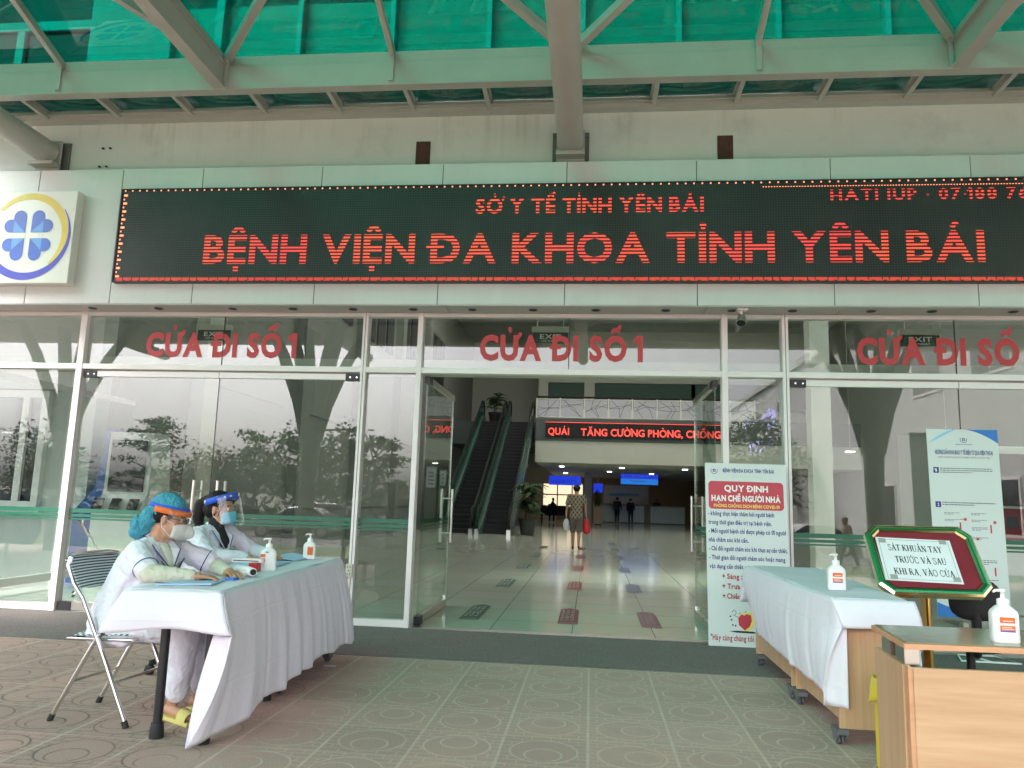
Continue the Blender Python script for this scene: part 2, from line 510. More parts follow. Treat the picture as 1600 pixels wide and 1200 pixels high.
pm('cap net', (0.05, 0.30, 0.42), 0.75, var=0.18, scale=30, bump=0.7, bscale=45)
pm('band orange', (0.80, 0.17, 0.03), 0.7)
pm('band blue', (0.02, 0.10, 0.62), 0.6)
pm('band white', (0.8, 0.8, 0.8), 0.6)
pm('mask white', (0.66, 0.66, 0.66), 0.85, bump=0.1)
pm('mask blue', (0.13, 0.47, 0.62), 0.85, bump=0.1)
pm('slipper', (0.66, 0.58, 0.18), 0.6)
pm('yellow bin', (0.72, 0.55, 0.02), 0.35, var=0.05)
pm('bottle', (0.78, 0.80, 0.80), 0.3, var=0.03, sss=0.2)
pm('label orange', (0.72, 0.13, 0.02), 0.5)
pm('label blue', (0.06, 0.10, 0.36), 0.5)
pm('red stamp', (0.45, 0.01, 0.02), 0.35)
pm('banner white', (0.68, 0.73, 0.73), 0.45, var=0.02, scale=1)
pm('banner red', (0.58, 0.05, 0.08), 0.45)
pm('print navy', (0.03, 0.035, 0.22), 0.5)
pm('print red', (0.42, 0.015, 0.03), 0.5)
pm('print yellow', (0.90, 0.70, 0.12), 0.5)
pm('print white', (0.86, 0.86, 0.86), 0.5)
pm('print grey', (0.13, 0.14, 0.18), 0.6)
pm('print pale', (0.50, 0.62, 0.55), 0.6)
pm('print black', (0.02, 0.022, 0.03), 0.6)
pm('print blue', (0.03, 0.20, 0.62), 0.5)
pm('print sky', (0.25, 0.60, 0.85), 0.5)
pm('kiosk blue', (0.01, 0.09, 0.36), 0.3)
pm('kiosk white', (0.62, 0.66, 0.62), 0.35)
pm('screen', (0.01, 0.012, 0.014), 0.12)
pm('emblem white', (0.78, 0.80, 0.74), 0.3, var=0.02)
pm('emblem yellow', (0.76, 0.62, 0.10), 0.4)
pm('emblem blue', (0.07, 0.09, 0.55), 0.4)
pm('frame red', (0.22, 0.016, 0.03), 0.5, var=0.15, scale=5)
pm('frame green', (0.006, 0.20, 0.07), 0.12, metal=0.5, var=0.12, scale=9)
pm('leaf dark', (0.05, 0.105, 0.032), 0.6, var=0.5, scale=1.2)
pm('leaf mid', (0.095, 0.15, 0.04), 0.6, var=0.5, scale=1.0)
pm('leaf red', (0.17, 0.095, 0.04), 0.6, var=0.5, scale=1.0)
pm('bark', (0.09, 0.07, 0.055), 0.9, var=0.3, scale=10)
pm('pot', (0.05, 0.05, 0.05), 0.4)
pm('soil', (0.04, 0.03, 0.02), 0.95)
pm('escalator step', (0.006, 0.007, 0.011), 0.5, var=0.3, scale=20)
pm('escalator skirt', (0.10, 0.16, 0.14), 0.3)
pm('asphalt', (0.10, 0.10, 0.10), 0.9, var=0.2, scale=3, bump=0.2)
pm('grass', (0.07, 0.12, 0.03), 0.95, var=0.4, scale=2, bump=0.4)
pm('earth', (0.12, 0.12, 0.09), 0.95, var=0.3, scale=0.2)
pm('kerb', (0.42, 0.42, 0.40), 0.8)
pm('wing wall', (0.60, 0.59, 0.57), 0.8, var=0.05, scale=0.6)
pm('car silver', (0.42, 0.40, 0.38), 0.25, metal=0.5, coat=0.6, var=0.03)
pm('car dark', (0.02, 0.02, 0.025), 0.25, coat=0.6, var=0.03)
pm('car white', (0.7, 0.7, 0.7), 0.25, coat=0.6, var=0.03)
pm('car window', (0.015, 0.018, 0.02), 0.05)
pm('shirt dark', (0.06, 0.05, 0.06), 0.9)
pm('shirt tan', (0.40, 0.30, 0.22), 0.9)
pm('trousers dark', (0.02, 0.022, 0.03), 0.9)
pm('shorts', (0.14, 0.12, 0.10), 0.9, bump=0.2, bscale=12)
pm('bag red', (0.60, 0.02, 0.03), 0.45, bump=0.5, bscale=16)
pm('bag white', (0.66, 0.70, 0.76), 0.45, bump=0.5, bscale=16)
pm('litter', (0.6, 0.62, 0.66), 0.8)
pm('socket', (0.58, 0.55, 0.46), 0.45)
pm('machine red', (0.18, 0.012, 0.02), 0.5, spec=0.25)
pm('partition', (0.33, 0.34, 0.30), 0.6, var=0.05)
pm('counter top', (0.35, 0.27, 0.18), 0.35)
pm('counter front', (0.66, 0.74, 0.66), 0.4)
pm('blue sign', (0.015, 0.03, 0.42), 0.4, emis=(0.02, 0.06, 0.9), es=0.14)
pm('sky sign', (0.02, 0.16, 0.55), 0.4, emis=(0.02, 0.25, 0.9), es=0.14)
pm('exit green', (0.008, 0.06, 0.032), 0.55, spec=0.2)
pm('lamp glow', (0.8, 0.8, 0.8), 0.5, emis=(1.0, 0.97, 0.9), es=2.6)
pm('fill glow', (0.8, 0.8, 0.8), 0.5, emis=(1.0, 0.97, 0.9), es=2.4)
pm('glowing pane', (0.5,0.45,0.35), 0.5, emis=(1.0,0.82,0.55), es=0.22)
pm('violet glow', (0.3, 0.3, 0.8), 0.5, emis=(0.42, 0.36, 1.0), es=1.6)
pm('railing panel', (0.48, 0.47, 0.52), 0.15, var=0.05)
pm('gallery glass', (0.02, 0.085, 0.055), 0.5)
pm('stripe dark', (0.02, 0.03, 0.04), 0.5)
pm('red dot', (0.9, 0.1, 0.02), 0.5, emis=(1.0, 0.26, 0.14), es=0.45)
pm('red ticker', (0.9, 0.1, 0.05), 0.5, emis=(1.0, 0.06, 0.05), es=0.30)

glass('clear pane', (0.88, 0.92, 0.905), refl=0.055, wav=0.02, wscale=0.9, dirt=0.035)
glass('side pane', (0.86, 0.92, 0.89), refl=0.03)
glass('leaf pane', (0.82, 0.90, 0.86), refl=0.03, power=8.0)
glass('green sheet', (0.003, 0.275, 0.225), refl=0.035, wav=0.04, dirt=0.04)
glass('green sheet dirty', (0.02, 0.11, 0.09), refl=0.05, wav=0.10, dirt=0.45)
pm('balustrade', (0.02, 0.13, 0.085), 0.14, var=0.1)
glass('visor', (0.965, 0.975, 0.975), refl=0.035)
glass('spectacle', (0.85, 0.87, 0.9), refl=0.08)
glass('window dark', (0.30, 0.36, 0.34), refl=0.06)

# stained white stucco under the canopy
g = NG('stucco')
n1 = g.noise(1.2); n2 = g.noise(9.0)
mp = g.n('ShaderNodeMapping'); mp.inputs['Scale'].default_value = (11, 11, 0.7); g.l(g.tc.outputs['Object'], mp.inputs[0])
dr = g.ramp(g.noise(1.0, mp.outputs[0], 6, 0.6), 0.50, 0.78)
sx = g.n('ShaderNodeSeparateXYZ'); g.l(g.tc.outputs['Object'], sx.inputs[0])
hi = g.ramp(sx.outputs[2], 4.75, 5.3)
patch = g.ramp(g.noise(0.9, None, 3, 0.5), 0.42, 0.6)
st = g.math('MULTIPLY', g.math('MULTIPLY', dr, hi), patch)
c = g.mix(n1, (0.665, 0.715, 0.69), (0.775, 0.835, 0.81))
c = g.mix(g.math('MULTIPLY', st, 0.55), c, (0.28, 0.24, 0.17))
gr = g.ramp(g.noise(1.7, None, 8, 0.7), 0.56, 0.72)
c = g.mix(g.math('MULTIPLY', gr, 0.20), c, (0.25, 0.26, 0.24))
g.l(c, g.b.inputs['Base Color']); g.b.inputs['Roughness'].default_value = 0.85
g.bump(n2, 0.15)

# beech laminate: long soft grain. axis = the direction the grain runs along
def laminate(name, axis, a=(0.47, 0.285, 0.155), b=(0.60, 0.40, 0.245)):
    g = NG(name)
    sc = [14, 14, 14]; sc[axis] = 0.9
    mp = g.n('ShaderNodeMapping'); mp.inputs['Scale'].default_value = sc; g.l(g.tc.outputs['Object'], mp.inputs[0])
    n = g.noise(1.0, mp.outputs[0], 9, 0.55)
    sc2 = [60, 60, 60]; sc2[axis] = 2.0
    mp2 = g.n('ShaderNodeMapping'); mp2.inputs['Scale'].default_value = sc2; g.l(g.tc.outputs['Object'], mp2.inputs[0])
    f = g.noise(1.0, mp2.outputs[0], 3, 0.5)
    t = g.math('MULTIPLY_ADD', f, 0.35, g.math('MULTIPLY', n, 0.75))
    c = g.mix(g.ramp(t, 0.36, 0.74), a, b)
    sm = g.ramp(g.noise(7.0, None, 9, 0.75), 0.62, 0.80)
    c = g.mix(g.math('MULTIPLY', sm, 0.14), c, (0.16, 0.11, 0.07))
    g.l(c, g.b.inputs['Base Color']); g.b.inputs['Roughness'].default_value = 0.36
    g.bump(f, 0.05)
laminate('beech upright', 2)
laminate('beech level', 0)
laminate('beech edge', 0, (0.50, 0.25, 0.13), (0.60, 0.33, 0.19))
pm('desk top grey', (0.24, 0.21, 0.13), 0.16, var=0.12, scale=20, spec=0.6)

# terrace tiles: pressed concrete squares with a ring, a crescent and brick marks
g = NG('terrace tile')
T = 0.45
sx = g.n('ShaderNodeSeparateXYZ'); g.l(g.tc.outputs['Object'], sx.inputs[0])
px = g.math('DIVIDE', sx.outputs[0], T); py = g.math('DIVIDE', sx.outputs[1], T)
ix = g.math('FLOOR', px); iy = g.math('FLOOR', py)
fx = g.math('SUBTRACT', g.math('SUBTRACT', px, ix), 0.5); fy = g.math('SUBTRACT', g.math('SUBTRACT', py, iy), 0.5)
cmb = g.n('ShaderNodeCombineXYZ'); g.l(ix, cmb.inputs[0]); g.l(iy, cmb.inputs[1])
wn = g.n('ShaderNodeTexWhiteNoise'); g.l(cmb.outputs[0], wn.inputs['Vector'])
ang = g.math('MULTIPLY', g.math('FLOOR', g.math('MULTIPLY', wn.outputs['Value'], 4.0)), math.pi/2)
ca = g.math('COSINE', ang); sa = g.math('SINE', ang)
def length(ax, ay): return g.math('SQRT', g.math('ADD', g.math('MULTIPLY', ax, ax), g.math('MULTIPLY', ay, ay)))
rr = length(fx, fy)
def line(v, at, wd): return g.math('LESS_THAN', g.math('ABSOLUTE', g.math('SUBTRACT', v, at)), wd)
ring = line(rr, 0.385, 0.013)
r2 = length(g.math('SUBTRACT', fx, g.math('MULTIPLY', ca, 0.13)), g.math('SUBTRACT', fy, g.math('MULTIPLY', sa, 0.13)))
cres = g.math('MULTIPLY', line(r2, 0.21, 0.012), g.math('LESS_THAN', rr, 0.33))
bk = g.n('ShaderNodeTexBrick'); bk.inputs['Scale'].default_value = 1.0
bk.inputs['Brick Width'].default_value = 0.10; bk.inputs['Row Height'].default_value = 0.056
bk.inputs['Mortar Size'].default_value = 0.0062; bk.inputs['Mortar Smooth'].default_value = 0.2
g.l(g.tc.outputs['Object'], bk.inputs['Vector'])
brick = g.math('MULTIPLY', bk.outputs['Fac'], g.math('GREATER_THAN', rr, 0.40))
ed = g.math('MAXIMUM', g.math('ABSOLUTE', fx), g.math('ABSOLUTE', fy))
joint = g.math('GREATER_THAN', ed, 0.483)
jx = g.math('GREATER_THAN', g.math('ABSOLUTE', fx), 0.482)
gro = g.math('MAXIMUM', g.math('MAXIMUM', ring, cres), g.math('MULTIPLY', brick, 0.62))
nb = g.noise(0.55, None, 5, 0.6); nf = g.noise(110, None, 3, 0.7); nm = g.noise(5.0, None, 8, 0.7)
red = g.math('MULTIPLY_ADD', sx.outputs[0], -0.16, g.math('MULTIPLY_ADD', nb, 1.5, -0.45))
cl = g.n('ShaderNodeClamp'); g.l(red, cl.inputs[0])
c = g.mix(cl.outputs[0], (0.455, 0.325, 0.275), (0.53, 0.315, 0.26))
c = g.mix(g.math('MULTIPLY', wn.outputs['Value'], 0.60), c, (0.28, 0.20, 0.17))
c = g.mix(g.ramp(nm, 0.38, 0.75), c, (0.36, 0.265, 0.225))
c = g.mix(g.math('MULTIPLY', g.ramp(nf, 0.45, 0.68), 0.40), c, (0.56, 0.46, 0.40))
c = g.mix(g.math('MULTIPLY', g.ramp(g.noise(130, None, 3, 0.7), 0.55, 0.70), 0.5), c, (0.11, 0.085, 0.075))
pale = g.ramp(g.math('MULTIPLY_ADD', nb, 1.6, sx.outputs[0]), -1.25, -0.75)
c = g.mix(g.math('MULTIPLY', gro, g.math('MULTIPLY_ADD', nm, 1.5, -0.24)), c, g.mix(pale, (0.060, 0.046, 0.038), (0.58, 0.48, 0.40)))
c = g.mix(g.math('MULTIPLY', g.math('MAXIMUM', jx, g.math('MULTIPLY', joint, 0.55)), g.math('MULTIPLY_ADD', nm, 1.5, -0.20)), c, (0.56, 0.48, 0.40))
spot = g.ramp(g.noise(3.3, None, 7, 0.75), 0.66, 0.74)
c = g.mix(g.math('MULTIPLY', spot, 0.45), c, (0.07, 0.06, 0.05))
g.l(c, g.b.inputs['Base Color'])
g.b.inputs['Roughness'].default_value = 0.78
h = g.math('SUBTRACT', g.math('MULTIPLY', nf, 0.25), g.math('MAXIMUM', gro, joint))
g.bump(h, 0.55, 0.006)

# grey ribbed carpet strip before the doors
g = NG('coir carpet')
n = g.noise(75, None, 4, 0.8); n2 = g.noise(2.0, None, 6, 0.65); n3 = g.noise(38, None, 3, 0.7)
c = g.mix(g.ramp(n, 0.3, 0.7), (0.050, 0.043, 0.041), (0.30, 0.26, 0.24))
c = g.mix(g.math('MULTIPLY', n3, 0.5), c, (0.12, 0.105, 0.10))
c = g.mix(g.math('MULTIPLY', g.ramp(n2, 0.45, 0.75), 0.4), c, (0.22, 0.20, 0.18))
g.l(c, g.b.inputs['Base Color']); g.b.inputs['Roughness'].default_value = 0.97
g.bump(n, 0.8, 0.006)

# polished cream tiles of the lobby
g = NG('lobby tile')
bk = g.n('ShaderNodeTexBrick'); bk.offset = 0.0; bk.inputs['Scale'].default_value = 1.0
bk.inputs['Brick Width'].default_value = 0.8; bk.inputs['Row Height'].default_value = 0.8
bk.inputs['Mortar Size'].default_value = 0.004; bk.inputs['Mortar Smooth'].default_value = 0.1
bk.inputs['Color1'].default_value = (0.60, 0.65, 0.55, 1); bk.inputs['Color2'].default_value = (0.55, 0.60, 0.50, 1)
bk.inputs['Mortar'].default_value = (0.16, 0.15, 0.12, 1)
mp = g.n('ShaderNodeMapping'); mp.inputs['Location'].default_value = (0.17, 0, 0); g.l(g.tc.outputs['Object'], mp.inputs[0])
g.l(mp.outputs[0], bk.inputs['Vector'])
c = g.mix(g.math('MULTIPLY', g.ramp(g.noise(1.1, None, 8, 0.7), 0.4, 0.75), 0.35), bk.outputs['Color'], (0.50, 0.50, 0.41))
g.l(c, g.b.inputs['Base Color']); g.b.inputs['Roughness'].default_value = 0.12
g.b.inputs['Specular IOR Level'].default_value = 0.45
nz = g.noise(1.6, None, 3, 0.5); g.bump(nz, 0.04, 0.01)

# LED matrix: unlit face with its fine rows, and the lit letters striped by the scan
g = NG('led face')
sx = g.n('ShaderNodeSeparateXYZ'); g.l(g.tc.outputs['Object'], sx.inputs[0])
def wave(v, period): return g.math('MULTIPLY_ADD', g.math('SINE', g.math('MULTIPLY', v, 2*math.pi/period)), 0.5, 0.5)
rows = wave(sx.outputs[2], 0.0125*2); cols = wave(sx.outputs[0], 0.0125*2)
d = g.math('MULTIPLY', rows, cols)
n = g.noise(1.4, None, 6, 0.6)
c = g.mix(d, (0.012, 0.014, 0.013), (0.040, 0.046, 0.043))
c = g.mix(g.math('MULTIPLY', g.ramp(n, 0.45, 0.8), 0.5), c, (0.05, 0.055, 0.05))
g.l(c, g.b.inputs['Base Color']); g.b.inputs['Roughness'].default_value = 0.55
def led_text(name, period, hot, dim, col2=(1.0, 0.105, 0.045)):
    g = NG(name)
    sx = g.n('ShaderNodeSeparateXYZ'); g.l(g.tc.outputs['Object'], sx.inputs[0])
    wz = g.math('MULTIPLY_ADD', g.math('SINE', g.math('MULTIPLY', sx.outputs[2], 2*math.pi/period)), 0.5, 0.5)
    wx = g.math('MULTIPLY_ADD', g.math('SINE', g.math('MULTIPLY', sx.outputs[0], 2*math.pi/0.0167)), 0.5, 0.5)
    st = g.ramp(wz, 0.40, 0.70)
    n = g.noise(5.0, None, 3, 0.6)
    s = g.math('MULTIPLY_ADD', st, hot-dim, dim)
    s = g.math('MULTIPLY', s, g.math('MULTIPLY_ADD', wx, 0.45, 0.65))
    n2 = g.noise(0.8, None, 3, 0.6)
    c = g.mix(g.ramp(n2, 0.40, 0.62), (1.0, 0.055, 0.055), col2)
    c = g.mix(g.math('MULTIPLY', g.ramp(n, 0.62, 0.78), 0.35), c, (1.0, 0.22, 0.05))
    g.b.inputs['Base Color'].default_value = (0.05, 0.01, 0.01, 1)
    g.l(c, g.b.inputs['Emission Color']); g.l(s, g.b.inputs['Emission Strength'])
led_text('led letters', 0.0345, 0.30, 0.006)
led_text('led border', 0.4, 0.26, 0.14)

# chequered and striped chair fabric
g = NG('stripe fabric')
sx = g.n('ShaderNodeSeparateXYZ'); g.l(g.tc.outputs['Object'], sx.inputs[0])
w1 = g.math('MULTIPLY_ADD', g.math('SINE', g.math('MULTIPLY', sx.outputs[2], 2*math.pi/0.0150)), 0.5, 0.5)
c = g.mix(g.ramp(w1, 0.40, 0.55), (0.05, 0.07, 0.09), (0.72, 0.78, 0.80))
g.l(c, g.b.inputs['Base Color']); g.b.inputs['Roughness'].default_value = 0.8
g = NG('check fabric')
ck = g.n('ShaderNodeTexChecker'); ck.inputs['Scale'].default_value = 60
ck.inputs['Color1'].default_value = (0.07, 0.09, 0.11, 1); ck.inputs['Color2'].default_value = (0.62, 0.68, 0.68, 1)
g.l(g.tc.outputs['Object'], ck.inputs['Vector']); g.l(ck.outputs[0], g.b.inputs['Base Color']); g.b.inputs['Roughness'].default_value = 0.8

# diamond shirt of the man inside
g = NG('diamond shirt')
sx = g.n('ShaderNodeSeparateXYZ'); g.l(g.tc.outputs['Object'], sx.inputs[0])
u = g.math('ADD', sx.outputs[0], g.math('MULTIPLY', sx.outputs[2], 0.75)); v = g.math('SUBTRACT', sx.outputs[0], g.math('MULTIPLY', sx.outputs[2], 0.75))
def cell(q, p): return g.math('ABSOLUTE', g.math('SUBTRACT', g.math('FRACT', g.math('DIVIDE', q, p)), 0.5))
a = cell(u, 0.105); b = cell(v, 0.105)
m = g.math('MAXIMUM', a, b)
c = g.mix(g.math('GREATER_THAN', m, 0.40), (0.075, 0.055, 0.045), (0.40, 0.36, 0.27))
c = g.mix(line(m, 0.24, 0.05), c, (0.22, 0.17, 0.12))
g.l(c, g.b.inputs['Base Color']); g.b.inputs['Roughness'].default_value = 0.9

# clover petal: blue printed ink, paler at its inner tip
pm('petal blue', (0.06, 0.16, 0.62), 0.4, var=0.25, scale=5)
pm('petal pale', (0.12, 0.36, 0.78), 0.4, var=0.2, scale=5)

# ---------------------------------------------------------------- ground
mb = MB()
mb.grid(lambda a, b: Vector((-30+60*a, -1.33-3.67*b, 0)), 2, 1)
mb.grid(lambda a, b: Vector((-30+60*a, -5.0-6.0*b, -0.0413*6*b)), 2, 1)
struct(mb.build('paving', 'terrace tile'))
mb = MB(); mb.box(-14, 14, -1.335, 0.0, -0.2, 0.005)
struct(mb.build('entrance_carpet', 'coir carpet'))
mb = MB(); mb.grid(lambda a, b: Vector((-60+120*a, -11.0-7*b, -0.248-0.0413*7*b)), 2, 1)
struct(mb.build('lawn', 'grass'))
mb = MB(); mb.grid(lambda a, b: Vector((-90+180*a, -18.0-15*b, -0.537-0.42*b)), 2, 1)
struct(mb.build('car_park', 'asphalt'))
mb = MB(); mb.grid(lambda a, b: Vector((-900+1800*a, -900+1800*b, -1.2)), 2, 2)
mb.grid(lambda a, b: Vector((-200+400*a, -33.0-90*b, -0.957-0.15*b)), 2, 1)
struct(mb.build('ground', 'earth'))
mb = MB(); mb.box(-7.0, 12, 0.0, 60, -0.2, 0.007)
struct(mb.build('lobby_floor', 'lobby tile'))
# ---------------------------------------------------------------- hospital building (setting, one thing)
bld = thing('hospital_building', 'pale hospital front with white wall, panelled fascia and deep lobby behind the glass', 'building', (0, 0, 0))
XL, XR = -13.0, 12.2
# outer wall above the fascia
mb = MB(); mb.box(XL, XR, -0.05, 0.25, 3.17, 5.62)
bld_wall = mb.build('upper_wall', 'stucco', bld)
for x0 in (-1.905, 1.228):
    mb = MB(); mb.box(x0, x0+0.155, -0.062, -0.04, 4.735, 5.005)
    mb.build('rotten_board', 'rotten board', bld, bevel=0.004)
for i in range(2):
    for k in range(2):
        mb = MB(); x = -5.46+0.085*i-0.02*k; z = 5.00-0.215*k
        mb.tube([(x, -0.05, z), (x+0.01, -0.085, z-0.012)], 0.011, 8)
        mb.build('anchor_bolt', 'matte black', bld)
# upper storey seen through the canopy: pier, windows, glazed bays with white mullions
ZU0, ZU1 = 5.62, 10.4
mb = MB(); mb.box(XL, -9.2, -0.03, 0.25, ZU0, ZU1); mb.box(-5.77, -4.82, -0.03, 0.25, ZU0, ZU1)
mb.box(-9.2, -5.77, -0.03, 0.25, 7.6, ZU1)
mb.box(-4.82, XR, -0.02, 0.25, 9.5, ZU1)
mb.build('upper_storey_wall', 'upper wall paint', bld)
for x0, x1 in ((-9.2, -7.75), (-7.62, -5.77)):
    mb = MB(); fy0, fy1 = 0.0, 0.08
    def fr(a, b, z0, z1): mb.box(a, b, fy0, fy1, z0, z1)
    fr(x0, x0+0.07, 5.62, 7.6); fr(x1-0.07, x1, 5.62, 7.6)
    fr(x0+0.07, x1-0.07, 6.50, 6.62); fr(x0+0.07, x1-0.07, 7.53, 7.6)
    xm = (x0+x1)/2; fr(xm-0.05, xm+0.05, 5.62, 6.50)
    wf = mb.build('window', 'white frame', bld, bevel=0.006)
    mb = MB(); mb.box(x0+0.07, xm-0.05, 0.03, 0.05, 5.62, 6.5); mb.box(xm+0.05, x1-0.07, 0.045, 0.065, 5.62, 6.5); mb.box(x0+0.07, x1-0.07, 0.03, 0.05, 6.62, 7.53)
    mb.build('window_pane', 'window dark', wf)
    mb = MB(); mb.box(x0+0.05, x1-0.05, 0.12, 0.14, 5.62, 7.55)
    mb.build('curtain', 'interior wall', wf)
mb = MB(); mb.box(-7.75, -7.62, -0.02, 0.2, ZU0, 7.6); mb.build('window_post', 'white wall', bld)
mb = MB()
mxs = [-4.24, -3.30, -2.24, -1.17, -0.16, 0.847, 1.864, 2.948, 4.0, 5.05, 6.1, 7.15, 8.2, 9.25, 10.3]
for x in mxs:
    mb = MB(); ww = 0.09 if x == -4.24 else 0.055
    mb.box(x-ww/2, x+ww/2, -0.06, 0.10, ZU0, 9.5)
    mb.build('facade_mullion', 'white frame', bld)
for a, b in zip([-4.82]+mxs, mxs+[XR]):
    mb = MB(); mb.box(a+0.03, b-0.03, 0.02, 0.045, ZU0, 9.5)
    mb.build('facade_pane', 'side pane', bld)
    mb = MB(); mb.box(a+0.03, b-0.03, 0.07, 0.09, ZU0, 6.75)
    mb.build('spandrel_panel', 'upper panel', bld)
# fascia: eight cassettes with joints, each its own part
seams = [-13.0, -9.6, -8.1, -7.2, -5.972, -5.018, -4.118, -2.82, -1.548, -0.288, 0.984, 2.25, 3.53, 4.8, 6.07, 7.34, 8.6, 10.4, 12.2]
for a, b in zip(seams, seams[1:]):
    mb = MB(); mb.box(a+0.004, b-0.004, -0.30, -0.055, 3.16, 4.636)
    mb.build('fascia_panel', 'aluminium panel', bld, bevel=0.003)
mb = MB(); mb.box(XL, XR, -0.292, -0.07, 3.165, 4.628); mb.build('fascia_backing', 'panel joint', bld)
ss = [-13.0, -9.8, -7.6, -6.4, -5.25, -4.0, -2.74, -1.47, -0.2, 1.08, 2.34, 3.42, 4.9, 6.1, 8.2, 12.2]
for a, b in zip(ss, ss[1:]):
    mb = MB(); mb.box(a+0.003, b-0.003, -0.297, 0.12, 3.148, 3.158)
    mb.build('soffit_panel', 'soffit panel', bld)
for x in (-5.3, -4.557, -3.739, -3.089, -2.45, -1.822, -1.217, -0.603, 0.019, 0.70, 1.334, 1.9, 2.625, 3.176, 3.898):
    mb = MB(); mb.lathe([(0.046, 0), (0.046, 0.006)], (x, -0.15, 3.1425), 20, 0)
    mb.lathe([(0.036, 0), (0.036, 0.003)], (x, -0.15, 3.1405), 20, 1)
    mb.build('downlight', ['grey plastic', 'matte black'], bld)
# lobby shell
mb = MB()
mb.box(-7.3, -7.0, 3.0, 60, 0.0, 10.4)
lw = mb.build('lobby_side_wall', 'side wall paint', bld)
for k, y in enumerate((5.0, 9.5, 14.0, 18.5, 23.0)):
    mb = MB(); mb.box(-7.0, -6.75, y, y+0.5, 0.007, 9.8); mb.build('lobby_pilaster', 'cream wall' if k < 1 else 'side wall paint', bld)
for y in (5.7, 10.2, 14.7, 19.2, 23.8):
    mb = MB(); mb.box(-7.0, -6.955, y, y+3.4, 0.9, 2.9); mb.box(-7.0, -6.955, y, y+3.4, 3.2, 5.4)
    mb.build('wall_panel', 'side wall paint', bld, bevel=0.01)
    for q in range(3):
        mb = MB(); mb.box(-6.99, -6.93, y+0.2+q*1.1, y+1.0+q*1.1, 6.1, 8.4); mb.build('gallery_window', 'matte black', bld, bevel=0.01)
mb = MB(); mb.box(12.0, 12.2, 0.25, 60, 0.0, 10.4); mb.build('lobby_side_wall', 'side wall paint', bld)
mb = MB(); mb.box(-7.0, 12.0, 50.0, 50.3, 0.0, 10.4)
mb.build('back_wall', 'interior wall', bld)
mb = MB(); mb.box(XL, XR, 0.0, 60, 10.4, 10.7); mb.build('lobby_ceiling', 'interior ceiling', bld)
for x in (-4.5, -1.5, 1.5, 4.5, 7.5):
    for y in (13, 17, 21, 25):
        mb = MB(); mb.box(x-0.9, x+0.9, y-0.3, y+0.3, 10.34, 10.385); mb.build('unseen_fill_panel', 'fill glow', bld)  # glowing panels out of view, added to brighten the lobby
mb = MB(); mb.box(-7.0, -2.64, 36.0, 36.2, 3.05, 10.4); mb.build('stair_hall_wall', 'interior wall', bld)
# gallery: slab with dark edge band and plain wall beneath
mb = MB(); mb.box(-2.64, 12.0, 28.0, 50, 3.04, 4.15); mb.build('gallery_slab', 'cream wall', bld)
mb = MB(); mb.box(-2.64, 12.0, 27.96, 28.0, 4.05, 5.10); mb.box(-2.64, 12.0, 28.0, 50, 4.15, 5.02); mb.build('gallery_edge_band', 'slab edge', bld)
mb = MB(); mb.box(-7.0, -2.64, 29.2, 50, 3.9, 5.02); mb.build('stair_landing', 'slab edge', bld)
mb = MB(); mb.box(-2.64, 12.0, 33.0, 33.3, 5.02, 6.2); mb.box(-2.64, 12.0, 33.0, 33.3, 7.6, 10.4); mb.box(-0.45, 0.1, 32.9, 33.35, 6.2, 7.6); mb.box(-2.9, -2.4, 32.9, 33.35, 5.02, 10.4)
mb.build('gallery_back_wall', 'cream wall', bld)
mb = MB(); mb.box(-2.64, 12.0, 32.85, 33.0, 6.15, 6.30); mb.build('gallery_rail_beam', 'slab edge', bld)
for x0, x1 in ((-2.4, -0.45), (0.1, 5.2), (5.4, 9.8)):
    mb = MB(); mb.box(x0, x1, 33.1, 33.14, 6.3, 7.6); mb.build('gallery_window_pane', 'gallery glass', bld)
mb = MB(); mb.box(-0.42, 0.02, 39.0, 39.4, 0.007, 3.04); mb.build('lobby_column', 'cream wall', bld)
mb = MB(); mb.box(5.9, 6.3, 30.0, 30.4, 0.007, 3.04); mb.build('lobby_column', 'cream wall', bld)
mb = MB(); mb.box(4.6, 5.0, 9.0, 9.4, 0.007, 10.4); mb.build('lobby_column', 'interior wall', bld)
mb = MB(); mb.box(-2.55, 12, 49.88, 49.98, 0.007, 3.03); mb.build('wood_panelling', 'wood panel', bld)
# bright window far back on the left
mb = MB()
for x in (-3.3, -2.3, -1.3, -0.55): mb.box(x-0.04, x+0.04, 44.9, 45.0, 0.9, 2.5)
for z in (0.9, 1.7, 2.46): mb.box(-3.3, -0.55, 44.9, 45.0, z-0.04, z+0.04)
wf = mb.build('far_window', 'cream wall', bld)
mb = MB(); mb.box(-3.3, -0.55, 44.94, 44.96, 0.9, 2.5); mb.build('window_pane', 'glowing pane', wf) if 'glowing pane' in MATS else None  # pane glows by itself in place of daylight from behind
# beam just behind the transom over the open doorway
mb = MB(); mb.box(-7.0, 12.0, 0.35, 0.75, 2.60, 2.72); mb.build('lintel_beam', 'cream wall', bld)
